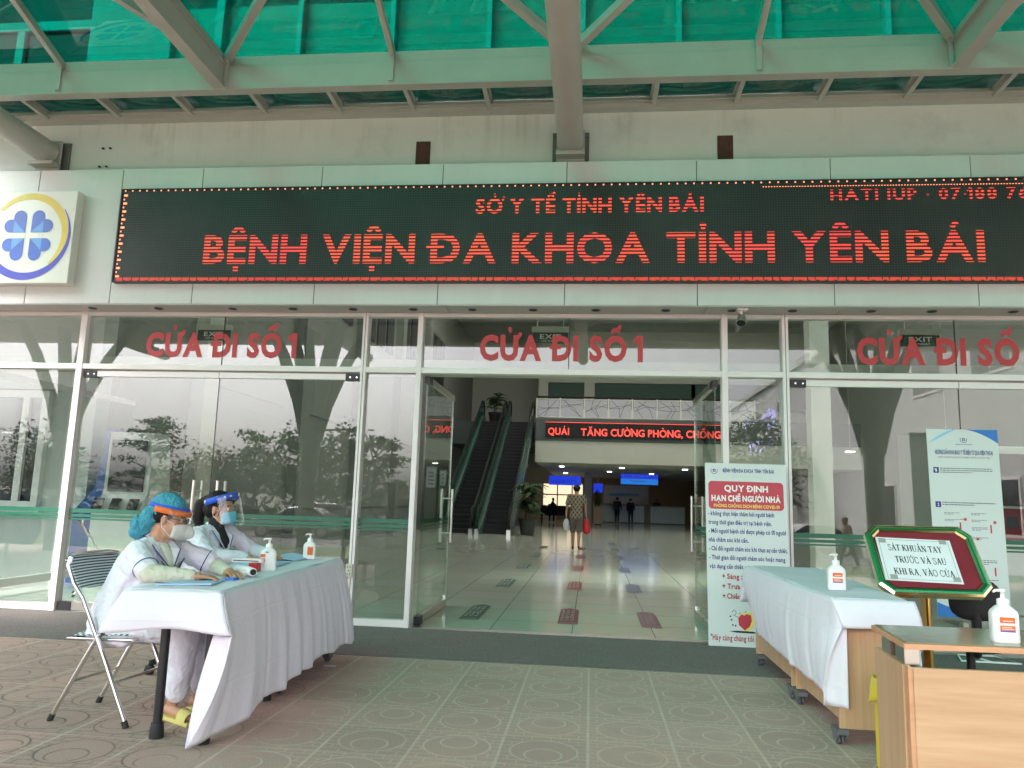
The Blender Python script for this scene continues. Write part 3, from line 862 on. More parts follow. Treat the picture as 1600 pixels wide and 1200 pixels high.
# side glass bay and annex wall with a window, behind the leftmost pane
mb = MB(); mb.box(-13, -6.78, 2.2, 2.5, -0.1, 5.2)
mb.build('annex_wall', 'white wall', bld)
mb = MB()
for a, b, z0, z1 in ((-9.3, -7.42, 2.46, 2.56), (-9.3, -7.42, 0.97, 1.05), (-9.3, -9.2, 1.05, 2.46), (-7.52, -7.42, 1.05, 2.46), (-7.80, -7.70, 1.05, 2.46)):
    mb.box(a, b, 2.12, 2.2, z0, z1)
wf = mb.build('annex_window', 'white frame', bld, bevel=0.006)
mb = MB(); mb.box(-9.2, -7.80, 2.165, 2.19, 1.05, 2.46); mb.box(-7.70, -7.52, 2.165, 2.19, 1.05, 2.46); mb.build('window_pane', 'car window', wf)
mb = MB(); mb.box(-9.4, -7.36, 2.1, 2.2, 0.88, 0.955); mb.build('window_sill', 'white wall', wf)
mb = MB(); mb.box(-9.4, -7.36, 2.1, 2.2, 2.575, 2.66); mb.build('window_head', 'white wall', wf)

# ---------------------------------------------------------------- glazed storefront
sf = thing('glass_storefront', 'white framed glass front with red door lettering and green safety stripes', 'shop front', (0, 0, 0))
ZB, ZT0, ZT1, ZH0, ZH1 = 0.007, 2.5175, 2.575, 3.107, 3.147
mull = [(-9.6, -9.53), (-5.515, -5.444), (-2.379, -2.324), (-1.797, -1.745), (1.255, 1.312), (1.833, 1.891), (5.02, 5.08), (5.60, 5.66), (8.7, 8.76)]
for a, b in mull:
    mb = MB(); mb.box(a, b, -0.012, 0.105, ZB, ZH1)
    if a in (-2.379, 1.833): mb.box((a+b)/2-0.003, (a+b)/2+0.003, -0.0145, -0.0115, ZB, ZH1, 1)
    mb.build('mullion', ['white frame', 'panel joint'], sf, bevel=0.003)
bays = [(-9.53, -5.515, 'pane'), (-5.444, -2.379, 'door'), (-2.324, -1.797, 'pane'), (-1.745, 1.255, 'open'), (1.312, 1.833, 'pane'), (1.891, 5.02, 'door'), (5.08, 5.60, 'pane'), (5.66, 8.7, 'pane')]
def stripes(parent, a, b, y=None):
    mb = MB()
    for z0, z1 in ((1.000, 1.041), (0.957, 0.985), (0.928, 0.944)):
        mb.box(a, b, y-0.0015, y, z0, z1)
    mb.build('safety_stripe', 'green band', parent)
def stripes_x(parent, x, y0, y1):
    mb = MB()
    for z0, z1 in ((1.000, 1.041), (0.957, 0.985), (0.928, 0.944)):
        mb.box(x-0.0075, x-0.006, y0, y1, z0, z1)
    mb.build('safety_stripe', 'green band', parent)
def handle(parent, x, ysign_lo, ysign_hi, axis='x'):
    mb = MB()
    if axis == 'x':
        for y in (-0.045, 0.125):
            mb.tube([(x, y, 0.75), (x, y, 1.37)], 0.016, 12)
        for z in (0.86, 1.26): mb.tube([(x, -0.045, z), (x, 0.125, z)], 0.010, 10)
    mb.build('handle', 'brushed steel', parent)
for a, b, kind in bays:
    # head and transom rails
    mb = MB(); mb.box(a, b, 0.0, 0.1, ZH0, ZH1-0.001); mb.build('head_rail', 'white frame', sf, bevel=0.003)
    mb = MB(); mb.box(a, b, -0.006, 0.1, ZT0, ZT1); mb.build('transom_rail', 'white frame', sf, bevel=0.003)
    mb = MB(); mb.box(a, b, 0.045, 0.055, ZT1, ZH0); tp = mb.build('transom_pane', 'clear pane', sf)
    if kind in ('door', 'open') :
        mb = MB()
        x0 = {-5.444: -4.775, -1.745: -1.156, 1.891: 2.546}[a]; x1 = {-5.444: -3.10, -1.745: 0.493, 1.891: 4.19}[a]
        text(mb, 'CỬA ĐI SỐ 1', (x0, 0.0435, 2.68), X3, Z3, x1-x0, 0.252, bold=0.046, track=0.09, space=0.46)
        mb.build('lettering', 'red letters', tp)
        mb = MB(); mb.box((a+b)/2-0.004, (a+b)/2+0.004, 0.043, 0.057, ZT1, ZH0); mb.build('glass_joint', 'black gasket', tp)
    if kind == 'pane':
        mb = MB(); mb.box(a, b, 0.0, 0.1, ZB, 0.075); mb.build('base_rail', 'white frame', sf, bevel=0.003)
        mb = MB(); mb.box(a, b, 0.045, 0.055, 0.075, ZT0); p = mb.build('pane', 'clear pane', sf)
        stripes(p, a, b, 0.044)
    if kind == 'door':
        m = (a+b)/2
        for s0, s1, hx in ((a+0.012, m-0.004, m-0.135), (m+0.004, b-0.012, m+0.12)):
            mb = MB(); mb.box(s0, s1, 0.035, 0.047, 0.10, 2.44); d = mb.build('glass_door', 'clear pane', sf)
            stripes(d, s0, s1, 0.034)
            l, r = (s0+0.15, s1) if s0 == a+0.012 else (s0, s1-0.15)
            mb = MB(); mb.box(l, r, 0.018, 0.064, 2.44, 2.502); mb.build('door_header', 'polished header', d, bevel=0.002)
            e0, e1 = (s0, l) if s0 == a+0.012 else (r, s1)
            mb = MB(); mb.box(e0, e1, 0.014, 0.068, 2.43, 2.504); mb.tube([(e0+0.05, 0.012, 2.467), (e0+0.05, 0.016, 2.467)], 0.008, 8, 1); mb.tube([(e1-0.03, 0.012, 2.467), (e1-0.03, 0.016, 2.467)], 0.008, 8, 1)
            mb.build('pivot_patch', ['black plastic', 'chrome'], d, bevel=0.002)
            mb = MB(); mb.box(l, r, 0.02, 0.062, 0.018, 0.10); mb.build('door_bottom_rail', 'brushed steel', d, bevel=0.002)
            mb = MB(); mb.box(e0, e1, 0.014, 0.068, 0.014, 0.10); mb.build('floor_pivot', 'black plastic', d, bevel=0.002)
            handle(d, hx, 0, 0)
        mb = MB(); mb.box(m-0.004, m+0.004, 0.038, 0.044, 0.10, 2.44); mb.build('door_gasket', 'black gasket', sf)
# open leaves, swung into the lobby
for x, s in ((-1.698, 1), (1.205, -1)):
    mb = MB(); mb.box(x-0.006, x+0.006, 0.12, 1.60, 0.10, 2.44); d = mb.build('open_glass_door', 'leaf pane', sf)
    stripes_x(d, x, 0.12, 1.60)
    mb = MB(); mb.box(x-0.0075, x+0.0075, 1.60, 1.604, 0.02, 2.49); mb.build('door_edge', 'brushed steel', d)
    mb = MB(); mb.box(x-0.022, x+0.022, 0.27, 1.60, 2.44, 2.502); mb.build('door_header', 'brushed steel', d, bevel=0.002)
    mb = MB(); mb.box(x-0.026, x+0.026, 0.11, 0.27, 2.43, 2.504); mb.build('pivot_patch', 'black plastic', d, bevel=0.002)
    mb = MB(); mb.box(x-0.020, x+0.020, 0.27, 1.60, 0.018, 0.10); mb.build('door_bottom_rail', 'brushed steel', d, bevel=0.002)
    mb = MB(); mb.box(x-0.03, x+0.03, 0.11, 0.27, 0.014, 0.10); mb.build('floor_pivot', 'black plastic', d, bevel=0.002)
    mb = MB(); mb.tube([(x, 1.57, 0.02), (x, 1.57, 0.14)], 0.025, 10); mb.build('floor_bolt', 'chrome', d)
    mb = MB()
    for xx in (x-0.062, x+0.062): mb.tube([(xx, 1.45, 0.75), (xx, 1.45, 1.37)], 0.016, 12)
    for z in (0.86, 1.26): mb.tube([(x-0.062, 1.45, z), (x+0.062, 1.45, z)], 0.010, 10)
    mb.build('handle', 'brushed steel', d)
mb = MB(); mb.box(-1.745, 1.255, 0.0, 0.1, 0.007, 0.012); mb.build('threshold', 'brushed steel', sf)
# side bay of the storefront (runs back from the left pane)
mb = MB(); mb.box(-6.71, -6.65, 0.11, 2.9, 0.11, 0.20); mb.box(-6.71, -6.65, 0.11, 2.9, 2.46, 2.53); mb.box(-6.71, -6.65, 1.58, 1.66, 0.007, 3.14)
mb.build('side_frame', 'white frame', sf, bevel=0.003)
mb = MB(); mb.box(-6.686, -6.674, 0.11, 2.9, 0.20, 2.46); mb.build('side_pane', 'side pane', sf)
# power socket on the second mullion
o = thing('power_socket', 'ivory double power socket fixed low on the white mullion beside the narrow pane', 'socket', (-2.36, -0.015, 0.53))
mb = MB(); mb.box(-2.398, -2.330, -0.042, -0.0155, 0.465, 0.595); mb.build('socket_case', 'socket', o, bevel=0.005)
mb = MB()
for z in (0.565, 0.498):
    for dx in (-0.013, 0.013): mb.box(-2.364+dx-0.003, -2.364+dx+0.003, -0.0435, -0.041, z-0.008, z+0.008)
mb.box(-2.372, -2.356, -0.0435, -0.041, 0.526, 0.534)
mb.build('socket_holes', 'matte black', o)

# ---------------------------------------------------------------- glass canopy on steel
cn = thing('glass_canopy', 'green glass canopy of pyramid skylights on grey steel beams and pipe arms', 'canopy', (0, 0, 5.0))
CX0, CX1 = -7.34, 10.4
gx = [-18.0, -14.4, -10.88, -7.34, -3.80, -0.26, 3.28, 6.82, 10.36]
gy = [-0.65, -4.2, -7.75, -11.3]
def ibeam(mb, p0, p1, wd=0.12, ht=0.24, m=0):
    p0, p1 = Vector(p0), Vector(p1)
    mb.bar(p0, p1, wd*0.5, ht-0.024, m=m)
    for s in (-1, 1): mb.bar(p0+Z3*s*(ht/2-0.006), p1+Z3*s*(ht/2-0.006), wd, 0.012, m=m)
for y in gy:
    mb = MB(); mb.box(-11.8 if y == gy[0] else -18.0, CX1, y-0.05, y+0.05, 5.305, 5.535); mb.box(-11.8 if y == gy[0] else -18.0, CX1, y-0.058, y+0.058, 5.285, 5.305)
    mb.box(-11.8 if y == gy[0] else -18.0, CX1, y-0.03, y+0.045, 5.535, 5.565); mb.box(-7.4 if y == gy[0] else -18.0, CX1, y-0.02, y+0.02, 5.565, 5.668)
    mb.build('long_beam', 'steel paint', cn, bevel=0.003)
for x in gx:
    if x == -0.26: continue
    mb = MB()
    gs = gy if x > -7.5 else gy[1:]
    for y0, y1 in zip(gs, gs[1:]): ibeam(mb, (x, y0-0.055, 5.42), (x, y1+0.055, 5.43), 0.13, 0.26)
    mb.box(x-0.02, x+0.02, gs[-1]+0.03, gs[0]-0.03, 5.55, 5.668); mb.build('cross_beam', 'steel paint', cn, bevel=0.003)
for x in (-11.8, -6.03, -0.262, 5.5):
    mb = MB()
    L = -12.0
    mb.tube([(x, -0.17, 4.905), (x, L, 4.93)], 0.132, 24); mb.ell((x, L, 4.93), (0.132, 0.12, 0.132), seg=20)
    pp = mb.build('pipe_arm', 'steel paint', cn)
    mb = MB(); mb.box(x-0.145, x+0.145, -0.27, -0.15, 4.735, 4.775); mb.box(x-0.145, x+0.145, -0.15, -0.135, 4.70, 5.05); mb.build('pipe_saddle', 'steel paint', pp, bevel=0.004)
    mb = MB(); mb.box(x-0.19, x+0.19, -0.078, -0.052, 4.645, 5.06)
    for sx_ in (-0.16, 0.16):
        mb.tube([(x+sx_, -0.078, 5.02), (x+sx_, -0.10, 5.02)], 0.025, 8)
    mb.build('wall_plate', 'dark bracket', pp, bevel=0.004)
    mb = MB(); mb.box(x-0.04, x+0.04, -0.135, -0.078, 4.66, 5.03); mb.build('bracket_web', 'dark bracket', pp)
    for y in gy[1:]:
        mb = MB(); mb.tube([(x, y, 5.06), (x, y, 5.285)], 0.05, 12); mb.build('beam_post', 'steel paint', pp)
# narrow inner strip of old glass between wall and first beam
mb = MB(); mb.box(-11.8, CX1, -0.16, -0.052, 5.285, 5.395); mb.box(-11.8, CX1, -0.20, -0.16, 5.33, 5.345)
mb.build('wall_channel', 'steel paint', cn, bevel=0.003)
x = -11.65; k = 0
rx_ = [-11.0, -10.2, -9.4, -8.55, -7.73, -6.91, -6.09, -5.243, -4.394, -3.55, -2.724, -1.927, -1.118, -0.27, 0.578, 1.398, 2.215, 3.03, 3.86, 4.68, 5.5, 6.3, 7.12, 7.94, 8.76, 9.58]
for xx in rx_:
    mb = MB(); mb.bar((xx, -0.16, 5.335), (xx, -0.595, 5.35), 0.045, 0.07); mb.bar((xx, -0.16, 5.375), (xx, -0.595, 5.39), 0.075, 0.010)
    mb.build('rafter', 'steel paint', cn)
for a, b in zip(rx_, rx_[1:]):
    mb = MB(); mb.grid(lambda u, v: Vector((a+(b-a)*u, -0.055-0.56*v, 5.400+0.012*v)), 2, 2); mb.build('inner_glass', 'green sheet dirty', cn, solid=0.008)
mb = MB(); mb.box(-18.2, CX1, -11.75, -11.40, 5.20, 5.42); mb.box(-18.2, CX1, -11.75, -11.72, 5.42, 5.85); mb.build('edge_gutter', 'steel paint', cn, bevel=0.01)
mb = MB(); mb.box(-18.2, CX1, -11.74, -11.725, 5.852, 6.25); mb.build('edge_glass', 'green sheet dirty', cn)
# pyramids
AP = 0.63
for i in range(len(gx)-1):
    for j in range(len(gy)-1):
        if j == 0 and gx[i] < -7.5: continue
        x0, x1 = gx[i], gx[i+1]; y0, y1 = gy[j], gy[j+1]
        cx, cy = (x0+x1)/2, (y0+y1)/2; zb = 5.575; za = zb+AP
        ap = Vector((cx, cy, za))
        cs = [Vector((x0, y0, zb)), Vector((x1, y0, zb)), Vector((x1, y1, zb)), Vector((x0, y1, zb))]
        mb = MB()
        for k in range(4):
            a, b = cs[k], cs[(k+1) % 4]; up = Z3*0.085
            mb.add([a+up, b+up, ap+up], [(0, 1, 2)])
        gp = mb.build('pyramid_glass', 'green sheet', cn, solid=0.010)
        mb = MB()
        for k in range(4): mb.bar(cs[k]+Z3*0.03, ap+Z3*0.03, 0.075, 0.085)
        mb.build('hip_rafter', 'steel paint', gp)
        mb = MB()
        for k in range(4):
            mid = (cs[k]+cs[(k+1) % 4])/2
            mb.bar(mid+Z3*0.03, ap+Z3*0.03, 0.05, 0.075)
            if k == 0: mb.bar(mid+Vector((0, -0.062, 0.03)), mid+Vector((0, -0.062, -0.25)), 0.05, 0.02, up=(0, 1, 0))
        mb.build('mid_rafter', 'steel paint', gp)
for i, x in enumerate(gx[4:-1]):
    for sx_ in (-0.06, 0.06):
        mb = MB(); mb.box(x+sx_-0.018, x+sx_+0.018, -0.725, -0.702, 5.30, 5.60); mb.build('stiffener', 'steel paint', cn)
# tree-shaped steel columns (stand behind the camera; the glass mirrors them)
for k, x in enumerate((-11.8, -6.05, 5.6)):
    o = thing('tree_column', ['branching steel column mirrored in the leftmost pane', 'branching steel column mirrored in the first pair of doors, with a hanging basket arm', 'branching steel column mirrored in the right hand doors'][k], 'column', (x, -8.3, -0.14), 'branching columns under the canopy')
    mb = MB(); mb.tube([(x, -8.3, -0.2), (x, -8.3, 2.2), (x, -8.3, 3.0)], [0.15, 0.19, 0.26], 16); mb.build('trunk', 'column paint', o)
    for dx, dy in ((-1.0, -0.8), (1.0, -0.8), (-1.05, 0.8), (0.95, 0.8), (-0.25, 0.1), (0.35, -0.1)):
        mb = MB(); mb.tube([(x+dx*0.08, -8.3+dy*0.08, 2.4), (x+dx*0.24, -8.3+dy*0.24, 3.2), (x+dx*0.55, -8.3+dy*0.55, 4.2), (x+dx, -8.3+dy, 5.25)], [0.14, 0.13, 0.12, 0.10], 10); mb.build('branch', 'column paint', o)
    if k == 1:
        mb = MB(); mb.bar((x, -8.3, 2.62), (x+1.0, -8.3, 2.66), 0.04, 0.04); mb.build('basket_arm', 'matte black', o)
# ---------------------------------------------------------------- LED board and emblem on the fascia
o = thing('led_sign', 'long black LED board with red scrolling hospital name on the fascia above the doors', 'led sign', (-0.3, -0.3, 3.88))
LX0, LX1, LZ0, LZ1 = -4.962, 4.60, 3.385, 4.375
mb = MB(); mb.box(LX0, LX1, -0.355, -0.302, LZ0, LZ1); mb.build('led_panel', 'led face', o)
mb = MB()
for a, b, c, d in ((LX0-0.012, LX1+0.012, LZ0-0.014, LZ0), (LX0-0.012, LX1+0.012, LZ1, LZ1+0.012), (LX0-0.012, LX0, LZ0, LZ1), (LX1, LX1+0.012, LZ0, LZ1)):
    mb.box(a, b, -0.362, -0.302, c, d)
mb.build('led_casing', 'black plastic', o)
mb = MB(); text(mb, 'BỆNH VIỆN ĐA KHOA TỈNH YÊN BÁI', (-4.004, -0.3565, 3.577), X3, Z3, 7.585, 0.300, bold=0.029, track=0.10, space=0.40)
mb.build('main_line', 'led letters', o)
mb = MB(); text(mb, 'SỞ Y TẾ TỈNH YÊN BÁI', (-1.188, -0.3565, 4.085), X3, Z3, 2.23, 0.150, bold=0.035, track=0.12, space=0.36)
mb.build('top_line', 'led letters', o)
mb = MB(); text(mb, 'HATI IUP · 07·188 76 05 01', (2.225, -0.3565, 4.182), X3, Z3, 2.25, 0.105, bold=0.03, track=0.2, space=0.5)
mb.build('phone_line', 'led letters', o)
mb = MB(); x = LX0+0.03; k = 0
while x < LX1:
    mb.box(x-0.0065, x+0.0065, -0.3575, -0.3552, LZ1-0.016, LZ1-0.003); x += 0.0795
z = LZ0+0.05; k = 0
while z < LZ1-0.04:
    wd = 0.040 if k % 2 == 0 else 0.012; hh = 0.010 if k % 2 == 0 else 0.008
    mb.box(LX0+0.02, LX0+0.02+wd, -0.3575, -0.3552, z-hh, z+hh); z += 0.044; k += 1
mb.build('border_dots', 'red dot', o)
mb = MB(); x = LX0+0.03; k = 0; rnd = random.Random(3)
while x < LX1-0.05:
    L = rnd.uniform(0.05, 0.12)
    mb.box(x, min(LX1-0.01, x+L), -0.3575, -0.3552, LZ0+0.012, LZ0+0.036); x += L+0.012
x = LX0+0.03
while x < LX1-0.05:
    L = rnd.uniform(0.03, 0.08)
    mb.box(x, min(LX1-0.01, x+L), -0.3575, -0.3552, LZ0+0.003, LZ0+0.010); x += L+0.03
mb.build('border_line', 'led border', o)
mb = MB(); x = 1.60
while x < LX1-0.02: mb.box(x, x+0.012, -0.3575, -0.3552, 4.318, 4.324); x += 0.026
mb.build('inner_border_dots', 'red dot', o)

o = thing('emblem_sign', 'square white sign box with four blue heart petals inside yellow and blue crescents', 'sign', (-5.92, -0.3, 3.85))
EX1, EX0, EZ0, EZ1 = -5.425, -6.405, 3.345, 4.352
mb = MB(); mb.box(EX0, EX1, -0.415, -0.302, EZ0, EZ1); mb.build('sign_box', 'emblem white', o, bevel=0.006)
ec = Vector((-5.935, -0.4175, 3.862))
def crescent(mb, c, ro_, ri, off, a0, a1, n=60):
    """ring piece between a circle and a smaller, shifted one"""
    vs = []
    for i in range(n+1):
        t = a0+(a1-a0)*i/n; d = Vector((math.cos(t), 0, math.sin(t)))
        u = Vector((off[0], 0, off[1])); b = d.dot(u); q = b+math.sqrt(max(0, b*b-u.dot(u)+ri*ri))
        vs += [c+d*ro_, c+d*min(q, ro_-0.002)]
    mb.add(vs, [(2*i, 2*i+1, 2*i+3, 2*i+2) for i in range(n)])
mb = MB(); crescent(mb, ec+Vector((0.01, 0, 0.02)), 0.445, 0.405, (-0.03, -0.028), R(-52), R(142)); mb.build('yellow_crescent', 'emblem yellow', o)
mb = MB(); crescent(mb, ec+Vector((0.0, -0.0006, 0.0)), 0.485, 0.444, (0.014, 0.037), R(140), R(396)); mb.build('blue_crescent', 'emblem blue', o)
def petal(sx_, sz_):
    w2 = 0.072; L = 0.275; g_ = 0.032; a = []
    def cap_(cx_, cz_, t0, t1): return [(cx_+w2*math.cos(t), cz_+w2*math.sin(t)) for t in [t0+(t1-t0)*i/14 for i in range(15)]]
    pts = [(g_, g_)] + [(L-w2+0.01, g_)] + cap_(L-w2, g_+w2, -math.pi/2, math.pi/2) + [(g_+2*w2, g_+2*w2)] + cap_(g_+w2, L-w2, 0, math.pi) + [(g_, L-w2)]
    return [(x*sx_, z*sz_) for x, z in pts]
mb = MB()
for sx_ in (-1, 1):
    for sz_ in (-1, 1):
        p = petal(sx_, sz_); mb = MB()
        # two triangles-fans so that the heart has a paler lower half
        vs = [ec+Vector((x, -0.0008, z)) for x, z in p]; n = len(vs)
        mid = 17
        mb.add(vs, [tuple(range(n))]); mb.build('petal', 'petal blue', o)
        mb = MB(); mb.add([ec+Vector((x*sx_, -0.0014, z*sz_)) for x, z in ((0.034, 0.034), (0.17, 0.034), (0.165, 0.16))], [(0, 1, 2)]); mb.build('petal_highlight', 'petal pale', o)

o = thing('spot_lamp', 'small swivel spot lamp fixed under the soffit above the narrow right pane', 'lamp', (1.42, -0.2, 3.14))
mb = MB(); mb.box(1.365, 1.465, -0.25, -0.15, 3.13, 3.1475); mb.build('base_plate', 'white frame', o, bevel=0.003)
mb = MB(); mb.tube([(1.41, -0.2, 3.13), (1.41, -0.2, 3.075)], 0.013, 10); mb.tube([(1.36, -0.2, 3.055), (1.37, -0.2, 3.075), (1.45, -0.2, 3.08), (1.462, -0.2, 3.06)], 0.006, 8); mb.build('stem', 'white frame', o)
mb = MB(); M = Matrix.Rotation(R(-28), 3, 'X')@Matrix.Rotation(R(10), 3, 'Y'); mb.lathe([(0.030, 0.05), (0.042, 0.02), (0.050, -0.03), (0.050, -0.045)], (1.41, -0.205, 3.045), 18, 0, rot=M); mb.build('lamp_head', 'brushed steel', o)
mb = MB(); mb.lathe([(0.042, -0.046), (0.042, -0.049)], (1.41, -0.205, 3.045), 18, 0, rot=M); mb.build('lens', 'matte black', o)

# ---------------------------------------------------------------- left check-in table
TZ = 0.758
NL, NR, FR, FL = Vector((-2.335, -3.775, TZ)), Vector((-1.860, -3.690, TZ)), Vector((-1.990, -1.450, TZ)), Vector((-2.56, -1.50, TZ))
o = thing('folding_table', 'long table on black tube legs under the white cloth where two nurses sit', 'table', (-2.15, -3.2, 0))
mb = MB(); mb.prism([(-2.30, -3.73), (-1.91, -3.65), (-1.985, -2.72), (-2.43, -2.74)], (0, 0, TZ-0.032), X3, Y3, Z3, 0.026); mb.build('tabletop', 'beech level', o)
for x, y in ((-2.216, -3.560), (-1.945, -3.60), (-2.30, -2.80), (-1.985, -2.75)):
    mb = MB(); mb.tube([(x, y, 0.0), (x, y, TZ-0.035)], 0.024, 14); lg = mb.build('leg', 'black plastic', o)
    mb = MB(); mb.lathe([(0.036, 0.0), (0.036, 0.035), (0.030, 0.075), (0.026, 0.078)], (x, y, 0.0), 16); mb.build('rubber_foot', 'rubber', lg)
mb = MB(); mb.bar((-2.216, -3.56, 0.70), (-1.945, -3.60, 0.70), 0.03, 0.04); mb.bar((-2.216, -3.56, 0.70), (-2.30, -2.80, 0.70), 0.03, 0.04); mb.build('apron_bar', 'black plastic', o)
def castor(mb, x, y, fwd=0.03):
    mb.box(x-0.03, x+0.03, y-0.055, y+0.055, 0.062, 0.09)
    mb.prism([(-0.05, 0.062), (0.05, 0.062), (0.035, 0.025), (-0.02, 0.025)], (x-0.028, y, 0), Y3, Z3, X3, 0.008)
    mb.prism([(-0.05, 0.062), (0.05, 0.062), (0.035, 0.025), (-0.02, 0.025)], (x+0.020, y, 0), Y3, Z3, X3, 0.008)
    mb.tube([(x-0.016, y+0.008, 0.029), (x-0.004, y+0.008, 0.029)], 0.028, 14); mb.tube([(x+0.004, y+0.008, 0.029), (x+0.016, y+0.008, 0.029)], 0.028, 14)
def wood_desk(o, x0, x1, y0, y1, top, wheels):
    mb = MB(); mb.box(x0, x1, y0, y1, top-0.025, top); mb.build('desktop', 'beech level', o, bevel=0.003)
    mb = MB(); mb.box(x0+0.02, x1-0.02, y0+0.015, y0+0.040, 0.092, top-0.026); mb.build('side_panel', 'beech upright', o, bevel=0.002)
    mb = MB(); mb.box(x0+0.02, x1-0.02, y1-0.040, y1-0.015, 0.092, top-0.026); mb.build('side_panel', 'beech upright', o, bevel=0.002)
    mb = MB(); mb.box(x0+0.035, x0+0.055, y0+0.041, y1-0.041, 0.13, top-0.026); mb.build('modesty_panel', 'beech upright', o)
    for x, y in wheels:
        mb = MB(); castor(mb, x, y); mb.build('castor', 'grey plastic', o)
o = thing('wooden_desk', 'beech desk on castors hidden under the far half of the nurses\' white cloth', 'desk', (-2.2, -2.1, 0))
wood_desk(o, -2.53, -2.03, -2.66, -1.53, TZ-0.012, [(-1.955, -2.60), (-1.995, -1.60), (-2.45, -2.60), (-2.47, -1.57)])

rnd = random.Random(11)
def fold(t, seed):
    return sum(a*math.sin(f*t+p+seed) for a, f, p in ((0.5, 21, 0.3), (0.35, 37, 1.9), (0.25, 58, 4.0), (0.5, 9, 2.2)))
o = thing('white_tablecloth', 'white cloth over the nurses\' table, its long side trailing down to the paving', 'tablecloth', (-2.1, -2.6, TZ))
cl = MB()
T0 = TZ+0.006
def top_pt(u, v):   # u along length near->far, v left->right
    a = NL.lerp(FL, u); b = NR.lerp(FR, u); p = a.lerp(b, v)
    return Vector((p.x, p.y, T0+0.0022*math.sin(23*u+4*v)+0.0015*math.sin(11*v+31*u)))
cl.grid(lambda u, v: top_pt(u, v), 40, 12)
def bump_(t, c, wd): return math.exp(-((t-c)/wd)**2)
def drape(t, seed):
    """a few broad, uneven hanging folds"""
    r_ = random.Random(seed); q = 0
    for k in range(17):
        c = (k+0.5+r_.uniform(-0.4, 0.4))/17; q += r_.uniform(-0.6, 1.0)*bump_(t, c, r_.uniform(0.006, 0.026))
    return q+0.12*math.sin(70*t+seed)*math.sin(9*t)
FC = Vector((-1.768, -3.738, 0.560)); TIP = Vector((-1.965, -3.725, 0.012))
def edge1(v):
    n = Vector((NR.x, NR.y, T0))
    if v < 0.27: return n.lerp(FC, (v/0.27)**0.8)
    t = (v-0.27)/0.73; p = FC.lerp(TIP, t); p.x += 0.035*math.sin(math.pi*t); return p
def long_side(u, v):
    a = NR.lerp(FR, u); a = Vector((a.x, a.y, T0))
    zb = 0.03+0.115*min(1, u*2.6)+0.012*math.sin(11*u)+(0.02*math.sin(31*u))*0.6
    b = Vector((-1.815-0.050*u, a.y-0.02*(1-u)+0.05*u, zb))
    p = a.lerp(b, v)
    p.x += 0.038*drape(u, 4)*(v**0.8)+0.012*(1-math.exp(-v*30))+0.022*math.sin(math.pi*v)
    w_ = math.exp(-(u*11)**1.3)
    return p.lerp(edge1(v), w_)
cl.grid(long_side, 260, 30)
def near_flap(u, v):
    a = NL.lerp(NR, u); a = Vector((a.x, a.y, T0))
    b = Vector((-2.43, -3.80, 0.552)).lerp(FC, u)
    b.z += 0.02*math.sin(math.pi*u)-0.0
    p = a.lerp(b, v); p.y -= 0.02*math.sin(math.pi*v*0.9)+0.012*math.sin(u*7+1)*v; p.z -= 0.004*math.sin(9*u)*v
    return p
cl.grid(near_flap, 24, 12)
# the corner: the flap turns back behind the trailing side
def corner(u, v):
    return near_flap(1.0, v).lerp(edge1(v*0.27), u)+Vector((0.004, -0.010*math.sin(math.pi*u)*v, 0))
cl.grid(corner, 6, 12)
def under(u, v):
    e = edge1(0.27+0.73*v); t = Vector((-1.90, -3.66, 0.56)).lerp(TIP+Vector((-0.004, 0.004, 0.0)), v**0.9)
    t.x -= 0.015*math.sin(math.pi*v); return e.lerp(t, u)+Vector((0, 0.02*math.sin(math.pi*u), 0))
cl.grid(under, 8, 24)
def left_flap(u, v):
    a = NL.lerp(FL, u); a = Vector((a.x, a.y, T0))
    b = a+Vector((-0.03-0.05*math.exp(-u*14), -0.02*math.exp(-u*14), -0.19-0.015*math.sin(8*u)))
    p = a.lerp(b, v); p.x += 0.010*fold(u*1.5, 3)*v
    return p
cl.grid(left_flap, 60, 8)
def far_flap(u, v):
    a = FL.lerp(FR, u); a = Vector((a.x, a.y, T0)); b = a+Vector((0, 0.03, -0.55)); p = a.lerp(b, v); p.y += 0.012*math.sin(17*u)*v; return p
cl.grid(far_flap, 20, 10)
cl.build('cloth', 'cloth white', o, fix=False, solid=0.0025)

